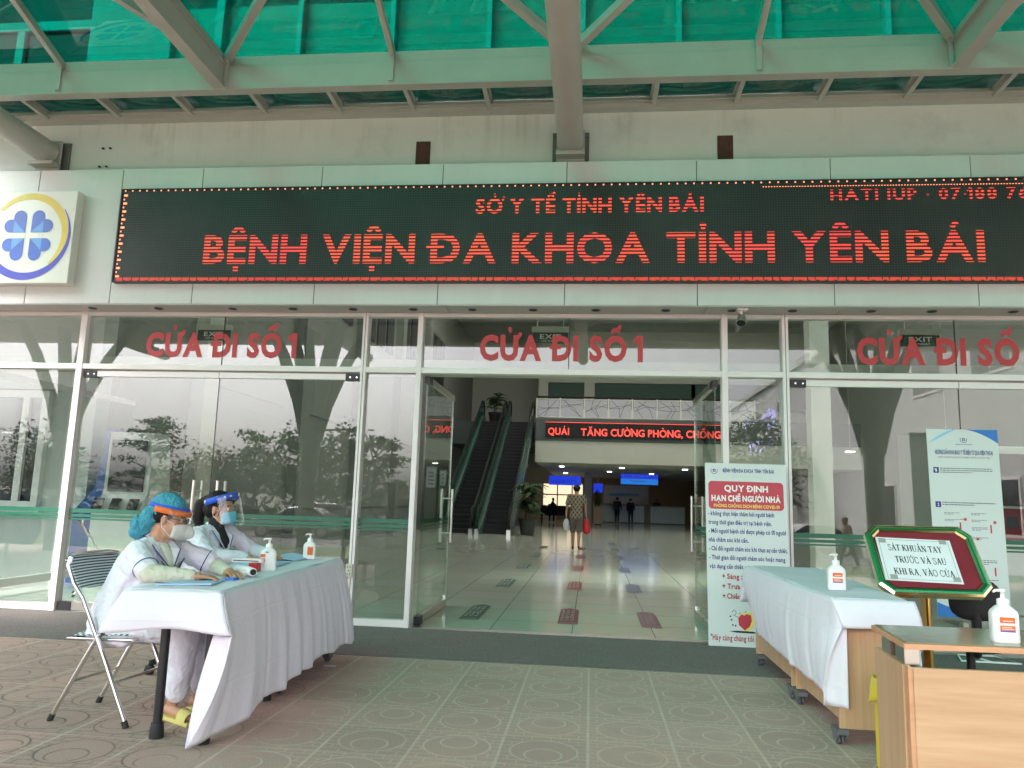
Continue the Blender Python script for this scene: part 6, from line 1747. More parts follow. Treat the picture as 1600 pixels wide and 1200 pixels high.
for s_ in (-1, 1): limb(mb, [P(0.055, s_*0.062, 0.06), P(0.045, s_*0.080, 0.01), P(0.030, s_*0.080, -0.05)], [0.014, 0.010, 0.004])
def trim2(me):
    bm = bmesh.new(); bm.from_mesh(me); inv = HM.inverted(); dl = []
    for v in bm.verts:
        q = inv@(v.co-hc)
        if q.x > 0.036 and q.z < 0.062 and abs(q.y) < 0.070: dl.append(v)
    bmesh.ops.delete(bm, geom=dl, context='VERTS'); bm.to_mesh(me); bm.free()
melt(mb, 'hair', 'hair', o, 0.006, 2, trim2)
face_mask(o, hc, HM, 'mask blue', 0.0)
bd = shield(o, hc, HM, ('band blue', 'band white', False), 0.040, 0.086, -0.135, 0.06, 0.045)
mb = MB()
for t in (-0.55, -0.9, 0.2):
    mb.obox(P(-0.012+0.133*math.cos(t), 0.115*math.sin(t), 0.066+0.045*math.cos(t)), (0.004, 0.034 if t == 0.2 else 0.012, 0.014), HM@Matrix.Rotation(t, 3, 'Z'))
mb.build('band_print', 'print white', bd)

def walker(o, x, y, z0, h, yaw, top, bottom, hairm='hair', stride=0.15, sleeves=True, short=False, shoe='black plastic', arms=0.05, vox=0.014, bend=0.04, carry=False):
    k = h/1.72; M = Matrix.Rotation(yaw, 3, 'Z')
    P = lambda a, b, c: Vector((x, y, z0))+(M@Vector((a, b, c)))*k      # a forward, b left
    hc = P(0.05+bend*1.6, 0, 1.585); HMx = frame3(M@Vector((1, 0, -bend*6)))
    pel = P(0, 0, 0.95); ch = P(bend, 0, 1.28); nk = P(0.02+bend, 0, 1.45)
    mb = MB(); 
    if k: head(mb, hc, HMx)
    mb.cap(hc+HMx@Vector((-0.03, 0, -0.06)), 0.05, nk, 0.055); mb.cap(pel, 0.135*k, ch, 0.14*k); mb.cap(ch, 0.13*k, nk, 0.06*k)
    J = {}
    for s in (-1, 1):
        hip = P(0, 0.09*s, 0.90); kn = P(stride*s*0.6+0.03, 0.085*s, 0.50); an = P(stride*s-0.03*(s < 0), 0.08*s, 0.09+(0.03 if s < 0 else 0))
        limb(mb, [hip, kn, an], [0.085*k, 0.055*k, 0.036*k]); mb.cap(an+M@Vector((-0.03, 0, -0.045))*k, 0.034*k, an+M@Vector((0.14, 0.01*s, -0.06))*k, 0.026*k)
        shd = P(bend+0.01, 0.185*s, 1.40); el = P(bend-0.03-arms*s, 0.25*s, 1.13); wr = P(0.06+bend-arms*s*2, 0.27*s, 0.90)
        mb.cap(nk-Z3*0.03, 0.055*k, shd, 0.055*k); limb(mb, [shd, el, wr], [0.05*k, 0.04*k, 0.027*k]); hand(mb, wr, M@Vector((0.1, 0, -1)), M@Vector((0, s, 0)), 1 if s < 0 else -1, 0.55 if carry else 0.3, k)
        J[s] = (hip, kn, an, shd, el, wr)
    melt(mb, 'body', 'skin', o, max(0.007, vox*0.55), 3)
    mb = MB(); mb.cap(pel+Z3*0.0, 0.165*k, ch, 0.165*k); mb.cap(ch+M@Vector((0, 0.07, 0)), 0.13*k, ch-M@Vector((0, 0.07, 0)), 0.13*k); mb.cap(ch, 0.14*k, nk-Z3*0.05, 0.075*k); mb.cap(pel-Z3*0.05*k+M@Vector((0, 0.05, 0)), 0.14*k, pel-Z3*0.05*k-M@Vector((0, 0.05, 0)), 0.14*k)
    for s in (-1, 1):
        hip, kn, an, shd, el, wr = J[s]; mb.cap(nk-Z3*0.06, 0.06*k, shd, 0.068*k); mb.cap(ch, 0.13*k, shd, 0.066*k)
        if sleeves: limb(mb, [shd, el, el.lerp(wr, 0.92)], [0.066*k, 0.058*k, 0.042*k])
        else: mb.cap(shd, 0.072*k, shd.lerp(el, 0.72), 0.072*k)
    melt(mb, 'shirt', top, o, vox, 4)
    mb = MB()
    for s in (-1, 1):
        hip, kn, an, shd, el, wr = J[s]
        if short: limb(mb, [hip, kn+Vector((0, 0, -0.02))], [0.105*k, 0.082*k])
        else: limb(mb, [hip, kn, an+Z3*0.02], [0.11*k, 0.078*k, 0.06*k])
    mb.cap(pel+M@Vector((0, 0.05, -0.06)), 0.13*k, pel+M@Vector((0, -0.05, -0.06)), 0.13*k)
    melt(mb, 'shorts' if short else 'trousers', bottom, o, vox, 3)
    mb = MB(); Ph = lambda a, b, c: hc+HMx@Vector((a, b, c)); mb.ell(Ph(-0.022, 0, 0.045), (0.104, 0.084, 0.088)); mb.ell(Ph(-0.05, 0, 0.0), (0.078, 0.08, 0.075)); melt(mb, 'hair', hairm, o, 0.012, 2)
    for s in (-1, 1):
        an = J[s][2]; mb = MB(); mb.cap(an+M@Vector((-0.04, 0, -0.062))*k, 0.036*k, an+M@Vector((0.16, 0.01*s, -0.068))*k, 0.030*k); melt(mb, 'shoe', shoe, o, 0.012, 2)
    return J
MX, MY = -0.40, 13.6
o = thing('person', 'man walking away into the lobby in a diamond pattern shirt and shorts', 'person', (MX, MY, 0.007))
J = walker(o, MX, MY, 0.007, 1.72, R(90), 'diamond shirt', 'shorts', stride=0.10, sleeves=False, short=True, bend=0.06, vox=0.012, carry=True)
def bag(label, p, mat, w_, h_):
    b = thing('carrier_bag', label, 'bag', p); p = Vector(p)
    mb = MB(); rnd = random.Random(int(w_*1000))
    mb.ell(p+Vector((0, 0, -0.13-h_*0.5)), (w_, 0.09, h_*0.62)); mb.ell(p+Vector((0.01, 0, -0.13-h_*0.75)), (w_*1.08, 0.10, h_*0.4)); mb.cap(p+Vector((0, 0, -0.12)), 0.02, p+Vector((0, 0, -0.14-h_*0.2)), w_*0.6)
    melt(mb, 'bag_body', mat, b, 0.012, 3)
    mb = MB(); mb.tube([p+Vector((-0.02, 0.03, -0.12)), p+Vector((0, 0.01, -0.07)), p+Vector((0.02, 0.03, -0.12))], 0.009, 8); mb.tube([p+Vector((-0.02, -0.03, -0.12)), p+Vector((0, -0.01, -0.07)), p+Vector((0.02, -0.03, -0.12))], 0.009, 8); mb.build('bag_handle', mat, b)
bag('bright red plastic bag in the right hand of the man in the diamond shirt', J[-1][5], 'bag red', 0.105, 0.34)
bag('pale white plastic bag in the left hand of the man in the diamond shirt', J[1][5], 'bag white', 0.085, 0.26)
o = thing('person', 'left one of two dark clothed people waiting at the far reception counter', 'person', (1.62, 41.0, 0.007), 'people at the far reception counter'); walker(o, 1.62, 41.0, 0.007, 1.62, R(85), 'trousers dark', 'trousers dark', vox=0.03)
o = thing('person', 'right one of two dark clothed people waiting at the far reception counter', 'person', (2.45, 41.0, 0.007), 'people at the far reception counter'); walker(o, 2.45, 40.8, 0.007, 1.55, R(95), 'trousers dark', 'trousers dark', vox=0.03)
o = thing('person', 'dark clothed receptionist standing behind the far counter right of the poster board', 'person', (4.35, 44.4, 0.007)); walker(o, 4.35, 44.4, 0.007, 1.60, R(-90), 'trousers dark', 'trousers dark', vox=0.03)
# two people who are only seen mirrored in the glass
o = thing('person', 'person in dark trousers mirrored in the narrow pane left of the doorway', 'person', (-3.58, -6.5, -0.06)); J = walker(o, -3.58, -6.5, -0.06, 1.55, R(35), 'shirt dark', 'trousers dark', stride=0.18, vox=0.02, shoe='slipper')
bag('red handbag of the person mirrored in the narrow pane left of the doorway', J[-1][5], 'bag red', 0.10, 0.24)
o = thing('person', 'light haired walking person mirrored in the right hand glass doors', 'person', (7.98, -17.5, -0.53)); walker(o, 7.98, -17.5, -0.53, 1.58, R(160), 'shirt tan', 'trousers dark', hairm='shirt tan', stride=0.28, vox=0.03)

# ---------------------------------------------------------------- lobby contents
def decal_row(group, x, mat, colour, ys, labels):
    for i, y in enumerate(ys):
        o = thing('floor_sticker', labels[i], 'floor sticker', (x, y, 0.007), group)
        mb = MB(); hw, hl = 0.105, 0.60
        mb.prism([(-hw, -hl), (hw, -hl), (hw, hl*0.78), (0, hl), (-hw, hl*0.78)], (x, y, 0.0075), X3, Y3, Z3, 0.001); mb.build('sticker_sheet', mat, o)
        mb = MB()
        for k in range(3): text(mb, ('KHOA KHÁM', 'CẤP CỨU', 'LỐI ĐI')[k], (x-0.055+0.055*k, y-0.38+0.02*k, 0.0088), Y3, -X3, 0.80, 0.034, 0.015)
        mb.flat([[(-0.09, -0.56), (0.09, -0.56), (0.09, -0.545), (-0.09, -0.545)], [(-0.09, -0.50), (0.09, -0.50), (0.09, -0.49), (-0.09, -0.49)]], (x, y, 0.0088), X3, Y3)
        mb.build('sticker_print', 'partition', o)
ords = ['nearest the doorway', 'second from the doorway', 'third from the doorway', 'fourth from the doorway', 'fifth from the doorway', 'sixth from the doorway']
decal_row('green floor stickers', -1.272, 'exit green', '', [1.30+3.1*i for i in range(5)], ['dark green arrow sticker of the left floor row, '+q for q in ords])
decal_row('red floor stickers', -0.228, 'machine red', '', [1.30+3.1*i for i in range(5)], ['dull red arrow sticker of the middle floor row, '+q for q in ords])
pm('floor blue', (0.02, 0.06, 0.16), 0.35); pm('floor crimson', (0.22, 0.02, 0.07), 0.35)
decal_row('right floor stickers', 0.645, 'floor crimson', '', [1.30], ['crimson arrow sticker of the right floor row, nearest the doorway'])
decal_row('right floor stickers', 0.645, 'floor blue', '', [4.36+3.1*i for i in range(5)], ['blue arrow sticker of the right floor row, '+q for q in ords[1:]])

def escalator(o, x0, x1):
    y0, y1, zt_ = 20.5, 29.2, 5.0; W2 = x1-x0; sy = (y1-y0)/30; sz = zt_/30
    mb = MB()
    for k in range(30): mb.box(x0+0.18, x1-0.18, y0+k*sy, y0+(k+1)*sy+0.12, 0.0+k*sz-0.4 if k > 2 else 0.008, (k+1)*sz)
    mb.build('steps', 'escalator step', o)
    mb = MB()
    for k in range(30): mb.box(x0+0.18, x1-0.18, y0+k*sy-0.006, y0+k*sy-0.001, (k+1)*sz-0.022, (k+1)*sz)
    mb.build('step_nosing', 'edge grey', o)
    for xa in (x0, x1-0.16):
        mb = MB(); n = 24
        P0 = [(y0-1.0, 0.02), (y0-0.1, 0.02), (y1, zt_+0.02), (y1+0.6, zt_+0.02)]
        poly = [(y0-0.9, 0.01), (y0, 0.01), (y1, zt_-0.25), (y1+0.6, zt_-0.25), (y1+0.6, zt_+0.30), (y1-0.05, zt_+0.30), (y0-0.15, 0.30), (y0-0.9, 0.22)]
        mb.prism(poly, (xa, 0, 0), Y3, Z3, X3, 0.16); mb.build('skirt', 'escalator skirt', o)
        mb = MB(); xc = xa+0.08
        poly = [(y0-0.8, 0.24), (y0-0.15, 0.31), (y1-0.05, zt_+0.31), (y1+0.55, zt_+0.31), (y1+0.62, zt_+0.75), (y1+0.35, zt_+1.0), (y1-0.1, zt_+0.98), (y0-0.25, 0.98), (y0-0.75, 0.90), (y0-0.98, 0.65), (y0-0.98, 0.40)]
        mb.prism(poly, (xc-0.008, 0, 0), Y3, Z3, X3, 0.016); mb.build('balustrade_panel', 'balustrade', o)
        mb = MB(); pts = [(xc, p[0], p[1]) for p in [(y0-0.85, 0.26), (y0-1.0, 0.42), (y0-1.02, 0.66), (y0-0.78, 0.93), (y0-0.25, 1.01), (y1-0.1, zt_+1.01), (y1+0.36, zt_+1.03), (y1+0.66, zt_+0.78), (y1+0.6, zt_+0.35)]]
        mb.tube(pts, 0.042, 10); mb.build('handrail', 'rubber', o)
    mb = MB(); mb.box(x0+0.01, x0+0.15, y0-1.05, y0-0.92, 0.008, 0.20); mb.box(x1-0.15, x1-0.01, y0-1.05, y0-0.92, 0.008, 0.20); mb.build('end_cap', 'chrome', o)
o = thing('escalator', 'left of two dark escalators with green glass sides rising from the lobby', 'escalator', (-5.0, 20.5, 0), 'escalators in the lobby'); escalator(o, -5.45, -4.15)
o = thing('escalator', 'right of two dark escalators, beside the potted palm in the lobby', 'escalator', (-3.5, 20.5, 0), 'escalators in the lobby'); escalator(o, -4.10, -2.80)

def palm(o, x, y, z, h, r_, seed, n=46, potr=0.34, poth=0.55, mat='leaf dark'):
    rnd = random.Random(seed)
    mb = MB(); mb.lathe([(potr*0.62, 0.0), (potr*0.7, 0.03), (potr, poth), (potr*1.06, poth+0.02), (potr*0.96, poth+0.03)], (x, y, z), 22); mb.build('pot', 'pot', o)
    mb = MB(); mb.lathe([(potr*0.9, poth-0.03), (potr*0.85, poth+0.012)], (x, y, z), 18); mb.build('soil', 'soil', o)
    mb = MB()
    for k in range(4): mb.tube([(x+rnd.uniform(-.1, .1), y+rnd.uniform(-.1, .1), z+poth), (x+rnd.uniform(-.2, .2), y+rnd.uniform(-.2, .2), z+poth+(h-poth)*0.6)], 0.02, 6)
    mb.build('stems', 'bark', o)
    mb = MB()
    for k in range(n):
        a = rnd.uniform(0, 6.28); L = r_*rnd.uniform(0.6, 1.15); b = Vector((x+rnd.uniform(-.12, .12), y+rnd.uniform(-.12, .12), z+poth+(h-poth)*rnd.uniform(0.15, 0.75))); up = rnd.uniform(0.2, 0.9)
        d = Vector((math.cos(a), math.sin(a), 0)); sd_ = d.cross(Z3)
        c_ = [b+d*L*t+Z3*(up*L*(t-1.15*t*t)) for t in (0, 0.3, 0.6, 0.85, 1.0)]
        for t in range(1, 5):
            for q in range(5):
                p = c_[t-1].lerp(c_[t], q/5)
                for s in (-1, 1):
                    e = p+sd_*s*L*0.30*(1.1-t/5)+d*L*0.15-Z3*0.10*L
                    wv = (c_[t]-c_[t-1]).normalized()*0.022*1.6
                    mb.add([p-wv, p+wv, e], [(0, 1, 2)])
    mb.build('leaves', mat, o, fix=False)
o = thing('potted_palm', 'tall bushy potted palm at the foot of the right escalator', 'plant', (-2.28, 20.4, 0.007)); palm(o, -2.28, 20.4, 0.007, 2.3, 0.62, 4, 60)
o = thing('potted_palm', 'dark potted plant at the head of the left escalator', 'plant', (-4.9, 30.6, 5.02)); palm(o, -4.9, 30.4, 5.02, 1.9, 0.5, 9, 40)
o = thing('planter_plant', 'slender plant in a square wooden planter beside the far lobby column', 'plant', (0.3, 38.2, 0.007))
mb = MB(); mb.box(0.14, 0.62, 36.3, 36.8, 0.06, 1.0); mb.box(0.12, 0.64, 36.28, 36.82, 0.95, 1.02); mb.box(0.18, 0.58, 36.34, 36.76, 0.008, 0.06, 1); mb.build('planter_box', ['beech upright', 'matte black'], o, bevel=0.01)
mb = MB(); rnd = random.Random(8)
for k in range(140):
    a = rnd.uniform(0, 6.28); b = Vector((0.38+rnd.gauss(0, .09), 36.55+rnd.gauss(0, .09), rnd.uniform(1.0, 1.7))); e = b+Vector((0.15*math.cos(a), 0.15*math.sin(a), rnd.uniform(0.1, 0.5))); n_ = Vector((-math.sin(a), math.cos(a), 0))*0.025
    mb.add([b-n_, b+n_, e], [(0, 1, 2)])
mb.build('leaves', 'leaf dark', o, fix=False)

o = thing('led_ticker', 'red scrolling text ticker on the dark edge of the inner gallery', 'led sign', (1.5, 27.9, 4.55))
mb = MB(); mb.box(-2.17, 6.2, 27.86, 27.955, 4.20, 4.92); mb.build('ticker_panel', 'matte black', o)
mb = MB(); text(mb, 'QUÁI', (-2.05, 27.857, 4.33), X3, Z3, 0.98, 0.33, 0.02); text(mb, 'TĂNG CƯỜNG PHÒNG, CHỐNG', (-0.52, 27.857, 4.31), X3, Z3, 6.35, 0.34, 0.02, space=0.42); mb.build('ticker_text', 'red ticker', o)
mb = MB(); mb.box(-2.17, 6.2, 27.855, 27.859, 4.895, 4.918); mb.build('ticker_border', 'red ticker', o)
o = thing('gallery_railing', 'glass panelled railing with steel posts on the gallery above the red ticker', 'railing', (1.5, 28.05, 5.1))
ps_ = [-2.62, -1.52, -0.385, 0.75, 1.85, 2.99, 4.07, 5.2, 6.3, 7.4]
for x in ps_:
    mb = MB(); mb.box(x-0.03, x+0.03, 28.03, 28.09, 5.10, 6.08); mb.build('post', 'brushed steel', o)
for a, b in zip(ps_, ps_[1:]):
    mb = MB(); mb.box(a+0.05, b-0.05, 28.052, 28.064, 5.18, 6.0); pn = mb.build('glass_panel', 'railing panel', o)  # pale opaque colour stands in for the sky mirrored in the glass
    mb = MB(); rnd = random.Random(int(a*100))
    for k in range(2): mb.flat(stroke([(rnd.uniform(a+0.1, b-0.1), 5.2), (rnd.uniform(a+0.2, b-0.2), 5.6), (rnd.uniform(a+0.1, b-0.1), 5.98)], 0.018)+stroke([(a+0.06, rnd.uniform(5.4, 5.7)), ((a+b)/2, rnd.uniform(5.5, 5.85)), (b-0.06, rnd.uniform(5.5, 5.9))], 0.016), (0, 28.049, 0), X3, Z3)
    mb.build('painted_branch_reflection', 'stripe dark', pn)  # dark lines painted as the reflection of tree branches in the panel
mb = MB(); mb.tube([(-2.64, 28.06, 6.12), (7.6, 28.06, 6.12)], 0.05, 10); mb.build('top_rail', 'matte black', o)
mb = MB(); mb.tube([(-2.64, 28.06, 6.02), (7.6, 28.06, 6.02)], 0.025, 8); mb.tube([(-2.64, 28.06, 5.16), (7.6, 28.06, 5.16)], 0.025, 8); mb.build('side_rail', 'brushed steel', o)
o = thing('reception_counter', 'long pale reception counter far back in the lobby', 'counter', (3.5, 43, 0.007))
mb = MB(); mb.box(0.15, 5.9, 42.0, 42.7, 0.06, 1.10); mb.build('counter_front', 'counter front', o, bevel=0.01)
mb = MB(); mb.box(0.1, 5.95, 41.9, 42.75, 1.10, 1.16); mb.build('counter_top', 'counter top', o, bevel=0.01)
mb = MB(); mb.box(3.35, 3.75, 41.96, 42.0, 0.06, 1.10); mb.build('wood_inset', 'wood panel', o)
o = thing('display_board', 'pale information board on the wall behind the far reception counter', 'board', (2.8, 49.6, 1.9))
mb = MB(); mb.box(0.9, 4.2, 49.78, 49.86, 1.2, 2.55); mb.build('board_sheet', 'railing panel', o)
mb = MB(); text(mb, 'BẢNG CÔNG KHAI', (1.6, 49.775, 2.3), X3, Z3, 2.0, 0.10, 0.02); mb.box(1.3, 3.5, 49.77, 49.778, 1.75, 1.98); mb.build('board_print', 'petal pale', o)
o = thing('hanging_sign', 'blue sign with white lettering hanging over the far reception counter', 'sign', (2.9, 40, 2.7))
mb = MB(); mb.box(1.80, 4.05, 40.0, 40.08, 2.76, 3.03); mb.build('upper_board', 'blue sign', o)
mb = MB(); mb.box(1.80, 4.05, 40.0, 40.08, 2.42, 2.755); mb.build('lower_board', 'sky sign', o)
mb = MB(); text(mb, 'KHÁM BỆNH THEO YÊU CẦU', (1.95, 39.995, 2.84), X3, Z3, 1.95, 0.11, 0.02); text(mb, 'TIẾP ĐÓN', (2.35, 39.995, 2.56), X3, Z3, 1.1, 0.11, 0.02); mb.build('sign_text', 'print white', o)
o = thing('hanging_sign', 'violet blue sign hanging above the head of the walking man', 'sign', (-1.5, 36, 2.5))
mb = MB(); mb.box(-2.42, -0.60, 36.5, 36.58, 2.18, 2.70); mb.build('sign_board', 'blue sign', o)
mb = MB(); text(mb, 'THU NGÂN - PHÁT THUỐC', (-2.30, 36.495, 2.32), X3, Z3, 1.6, 0.13, 0.02); mb.build('sign_text', 'print sky', o)
o = thing('hanging_sign', 'small dark blue square sign on the wood panelling right of the far column', 'sign', (0.5, 49.5, 2.0))
mb = MB(); mb.box(0.15, 0.75, 44.0, 44.06, 1.9, 2.5); mb.build('sign_board', 'blue sign', o); mb = MB(); mb.tube([(0.45, 44.03, 2.5), (0.45, 44.03, 3.04)], 0.02, 6); mb.build('rod', 'brushed steel', o)
o = thing('waiting_bench', 'dark waiting bench with a seated group below the bright far window', 'bench', (-2.2, 38, 0.007))
mb = MB(); mb.box(-3.0, -1.4, 38.0, 38.5, 0.42, 0.50); mb.build('seat', 'matte black', o)
mb = MB(); mb.box(-3.0, -1.4, 38.46, 38.54, 0.5, 1.0); mb.build('backrest', 'matte black', o)
for x in (-2.9, -1.5): 
    mb = MB(); mb.box(x-0.04, x+0.04, 38.0, 38.5, 0.008, 0.42); mb.build('leg', 'matte black', o)
o = thing('person', 'dark seated figure on the bench below the bright far window', 'person', (-2.3, 38.2, 0.5))
mb = MB(); p = Vector((-2.3, 38.25, 0.62)); head(mb, p+Vector((0.05, -0.05, 0.72)), frame3((0.4, -0.9, -0.2))); mb.cap(p, 0.15, p+Vector((0.03, 0, 0.42)), 0.16); mb.cap(p+Vector((0, 0, 0.45)), 0.12, p+Vector((0.04, -0.03, 0.62)), 0.06)
for s in (-1, 1): limb(mb, [p+Vector((0.1*s, 0, -0.05)), p+Vector((0.12*s, -0.42, -0.05)), p+Vector((0.12*s, -0.40, -0.52))], [0.09, 0.07, 0.05]); limb(mb, [p+Vector((0.19*s, 0, 0.42)), p+Vector((0.24*s, -0.1, 0.16)), p+Vector((0.1*s, -0.32, 0.12))], [0.06, 0.05, 0.035])
melt(mb, 'body', 'trousers dark', o, 0.02, 3)
for lab, x in (('exit sign behind the first door lettering on the left', -4.53), ('exit sign behind the lettering over the open doorway', -0.49), ('exit sign behind the right hand door lettering', 3.53)):
    o = thing('exit_sign', 'small green '+lab, 'sign', (x, 1.0, 3.14), 'exit signs behind the transoms')
    mb = MB(); mb.box(x-0.20, x+0.20, 0.985, 1.015, 3.05, 3.172); mb.build('sign_board', 'exit green', o)
    mb = MB(); mb.box(x-0.215, x+0.215, 0.96, 1.04, 3.172, 3.235); mb.build('lamp_box', 'interior wall', o, bevel=0.004)
    mb = MB(); text(mb, 'EXIT', (x-0.12, 0.983, 3.098), X3, Z3, 0.24, 0.055, 0.02); text(mb, 'LỐI THOÁT', (x-0.10, 0.983, 3.062), X3, Z3, 0.20, 0.020, 0.02); mb.build('sign_text', 'print white', o)
    mb = MB(); mb.tube([(x-0.15, 1.0, 3.235), (x-0.15, 1.0, 10.4)], 0.006, 6); mb.tube([(x+0.15, 1.0, 3.235), (x+0.15, 1.0, 10.4)], 0.006, 6); mb.build('hanger', 'brushed steel', o)
# self-service kiosk behind the left doors
o = thing('service_kiosk', 'blue sided white self service kiosk with a black screen behind the left doors', 'kiosk', (-6.2, 2.2, 0.007))
mb = MB(); mb.prism([(-6.40, 0.008), (-6.40, 0.95), (-6.40, 2.05), (-6.545, 2.05), (-6.63, 1.25), (-6.90, 0.95), (-6.90, 0.008)], (0, 2.15, 0), X3, Z3, Y3, 0.30); mb.build('side_panel', 'kiosk blue', o)
mb = MB(); mb.prism([(1.80, 0.008), (1.80, 0.93), (2.00, 1.20), (2.03, 2.0), (2.40, 2.0), (2.70, 0.008)], (-6.398, 0, 0), Y3, Z3, X3, 0.62); mb.build('cabinet', 'kiosk white', o)
mb = MB(); mb.box(-6.34, -5.84, 1.985, 1.995, 1.22, 1.90); mb.build('screen', 'screen', o)
for x in (-6.34, -6.10, -5.86):
    mb = MB(); mb.obox((x, 1.83, 1.06), (0.13, 0.02, 0.15), Matrix.Rotation(R(-25), 3, 'X')); mb.build('tablet', 'screen', o)
o = thing('service_kiosk', 'red and black machine at the right edge behind the glass doors', 'machine', (5.6, 3.2, 0.007))
mb = MB(); mb.box(5.15, 6.0, 3.0, 3.7, 0.008, 2.15); mb.build('cabinet', 'kiosk white', o, bevel=0.02)
mb = MB(); mb.box(5.20, 5.95, 2.985, 2.998, 0.95, 1.35); mb.build('red_front', 'machine red', o)
mb = MB(); mb.box(5.22, 5.62, 2.98, 2.998, 1.38, 2.05); mb.build('screen', 'screen', o)
mb = MB(); mb.box(5.3, 5.45, 2.98, 2.986, 1.1, 1.25); mb.box(5.6, 5.75, 2.98, 2.986, 1.0, 1.1); mb.build('slot', 'matte black', o)
o = thing('partition_board', 'grey partition board standing inside the right doors, beside the blue banner', 'partition', (3.9, 2.0, 0.007))
mb = MB(); mb.box(3.655, 4.35, 2.0, 2.05, 0.05, 2.17); mb.build('board', 'partition', o, bevel=0.005)
for x in (3.8, 4.2):
    mb = MB(); mb.box(x-0.03, x+0.03, 1.8, 2.25, 0.008, 0.05); mb.build('foot', 'brushed steel', o)
# wall notices
for k, (x0, x1, z0, z1, lab) in enumerate(((-6.42, -6.06, 1.64, 2.42, 'larger white notice with text lines seen through the open left leaf'), (-5.88, -5.66, 1.72, 2.30, 'narrow white notice right of the larger notice, seen through the open left leaf'))):
    o = thing('wall_notice', lab, 'notice', (x0, 21.9, z0)); mb = MB(); mb.box(x0, x1, 21.9, 21.92, z0, z1); mb.build('sheet', 'paper', o)
    mb = MB()
    for q in range(4): mb.flat([[(x0+0.08, z0+0.12+q*0.15), (x1-0.08, z0+0.12+q*0.15), (x1-0.08, z0+0.16+q*0.15), (x0+0.08, z0+0.16+q*0.15)]], (0, 21.895, 0), X3, Z3)
    mb.build('text_lines', 'print grey', o)
    mb = MB(); mb.box(x0-0.05, x1+0.05, 21.93, 21.97, 0.01, z1+0.05); mb.build('stand_panel', 'partition', o)
# ceiling lamps
for k, (x, y, z) in enumerate(((-1.5, 31, 3.0), (1.5, 31, 3.0), (4.6, 31, 3.0), (-1.6, 40, 3.0), (1.0, 36, 3.0), (3.5, 38, 3.0), (3.0, 46, 3.0), (8.6, 19, 3.2), (8.6, 12, 3.2))):
    o = thing('ceiling_lamp', 'white panel lamp hanging from the lobby ceiling', 'lamp', (x, y, z), 'lobby ceiling lamps')
    mb = MB(); mb.box(x-0.12, x+0.12, y-0.12, y+0.12, z-0.02, z); mb.build('diffuser', 'lamp glow', o)
    mb = MB(); mb.box(x-0.14, x+0.14, y-0.14, y+0.14, z+0.001, z+0.04); mb.build('housing', 'white frame', o)
    if z > 3.1:
        mb = MB(); mb.tube([(x, y, z+0.04), (x, y, 10.4)], 0.006, 6); mb.build('hanger', 'brushed steel', o)
# ---------------------------------------------------------------- what the glass mirrors: trees, cars, side wings
def tree(x, y, z, h, r_, kind, label, seed, mat='leaf mid'):
    rnd = random.Random(seed); o = thing('tree', label, 'tree', (x, y, z), 'trees mirrored in the glass front')
    mb = MB(); pts = [Vector((x+rnd.uniform(-.1, .1)*k, y, z+h*0.82*k/4)) for k in range(5)]; mb.tube(pts, [0.16, 0.13, 0.10, 0.07, 0.03], 8)
    cl_ = []
    n_cl = 34 if kind == 'tier' else 40
    for k in range(n_cl):
        t = rnd.random()
        if kind == 'tier':       # open, layered crown: sprays of leaves along level limbs
            zz = z+h*(0.30+0.68*t); rr_ = r_*(1.25-0.95*t)*rnd.uniform(0.35, 1.0); fl = 0.32
        else:
            zz = z+h*(0.34+0.64*t); rr_ = r_*1.15*math.sin(math.pi*(0.22+0.70*t))*rnd.uniform(0.25, 1.0); fl = 0.75
        a = rnd.uniform(0, 6.28); p = Vector((x+rr_*math.cos(a), y+rr_*math.sin(a), zz+rnd.uniform(-.2, .2))); cl_.append((p, r_*rnd.uniform(0.22, 0.40), fl))
        if k % 2 == 0: mb.tube([(x, y, max(z+h*0.22, zz-0.5)), (x+0.5*(p.x-x), y+0.5*(p.y-y), zz-0.12), p], [0.06, 0.035, 0.012], 5)
    mb.build('trunk', 'bark', o)
    mb = MB()
    for c_, s_, fl in cl_:
        for k in range(60 if kind == 'tier' else 70):
            p = c_+Vector((rnd.gauss(0, s_*.55), rnd.gauss(0, s_*.55), rnd.gauss(0, s_*.5*fl))); d = Vector((rnd.gauss(0, 1), rnd.gauss(0, 1), rnd.gauss(0, .7))).normalized(); n_ = d.cross(Vector((rnd.gauss(0, 1), rnd.gauss(0, 1), rnd.gauss(0, 1)))).normalized(); L = rnd.uniform(0.08, 0.20)
            mb.add([p-d*L, p+n_*L*0.5, p+d*L, p-n_*L*0.5], [(0, 1, 2, 3)])
    mb.build('crown', mat, o, fix=False)
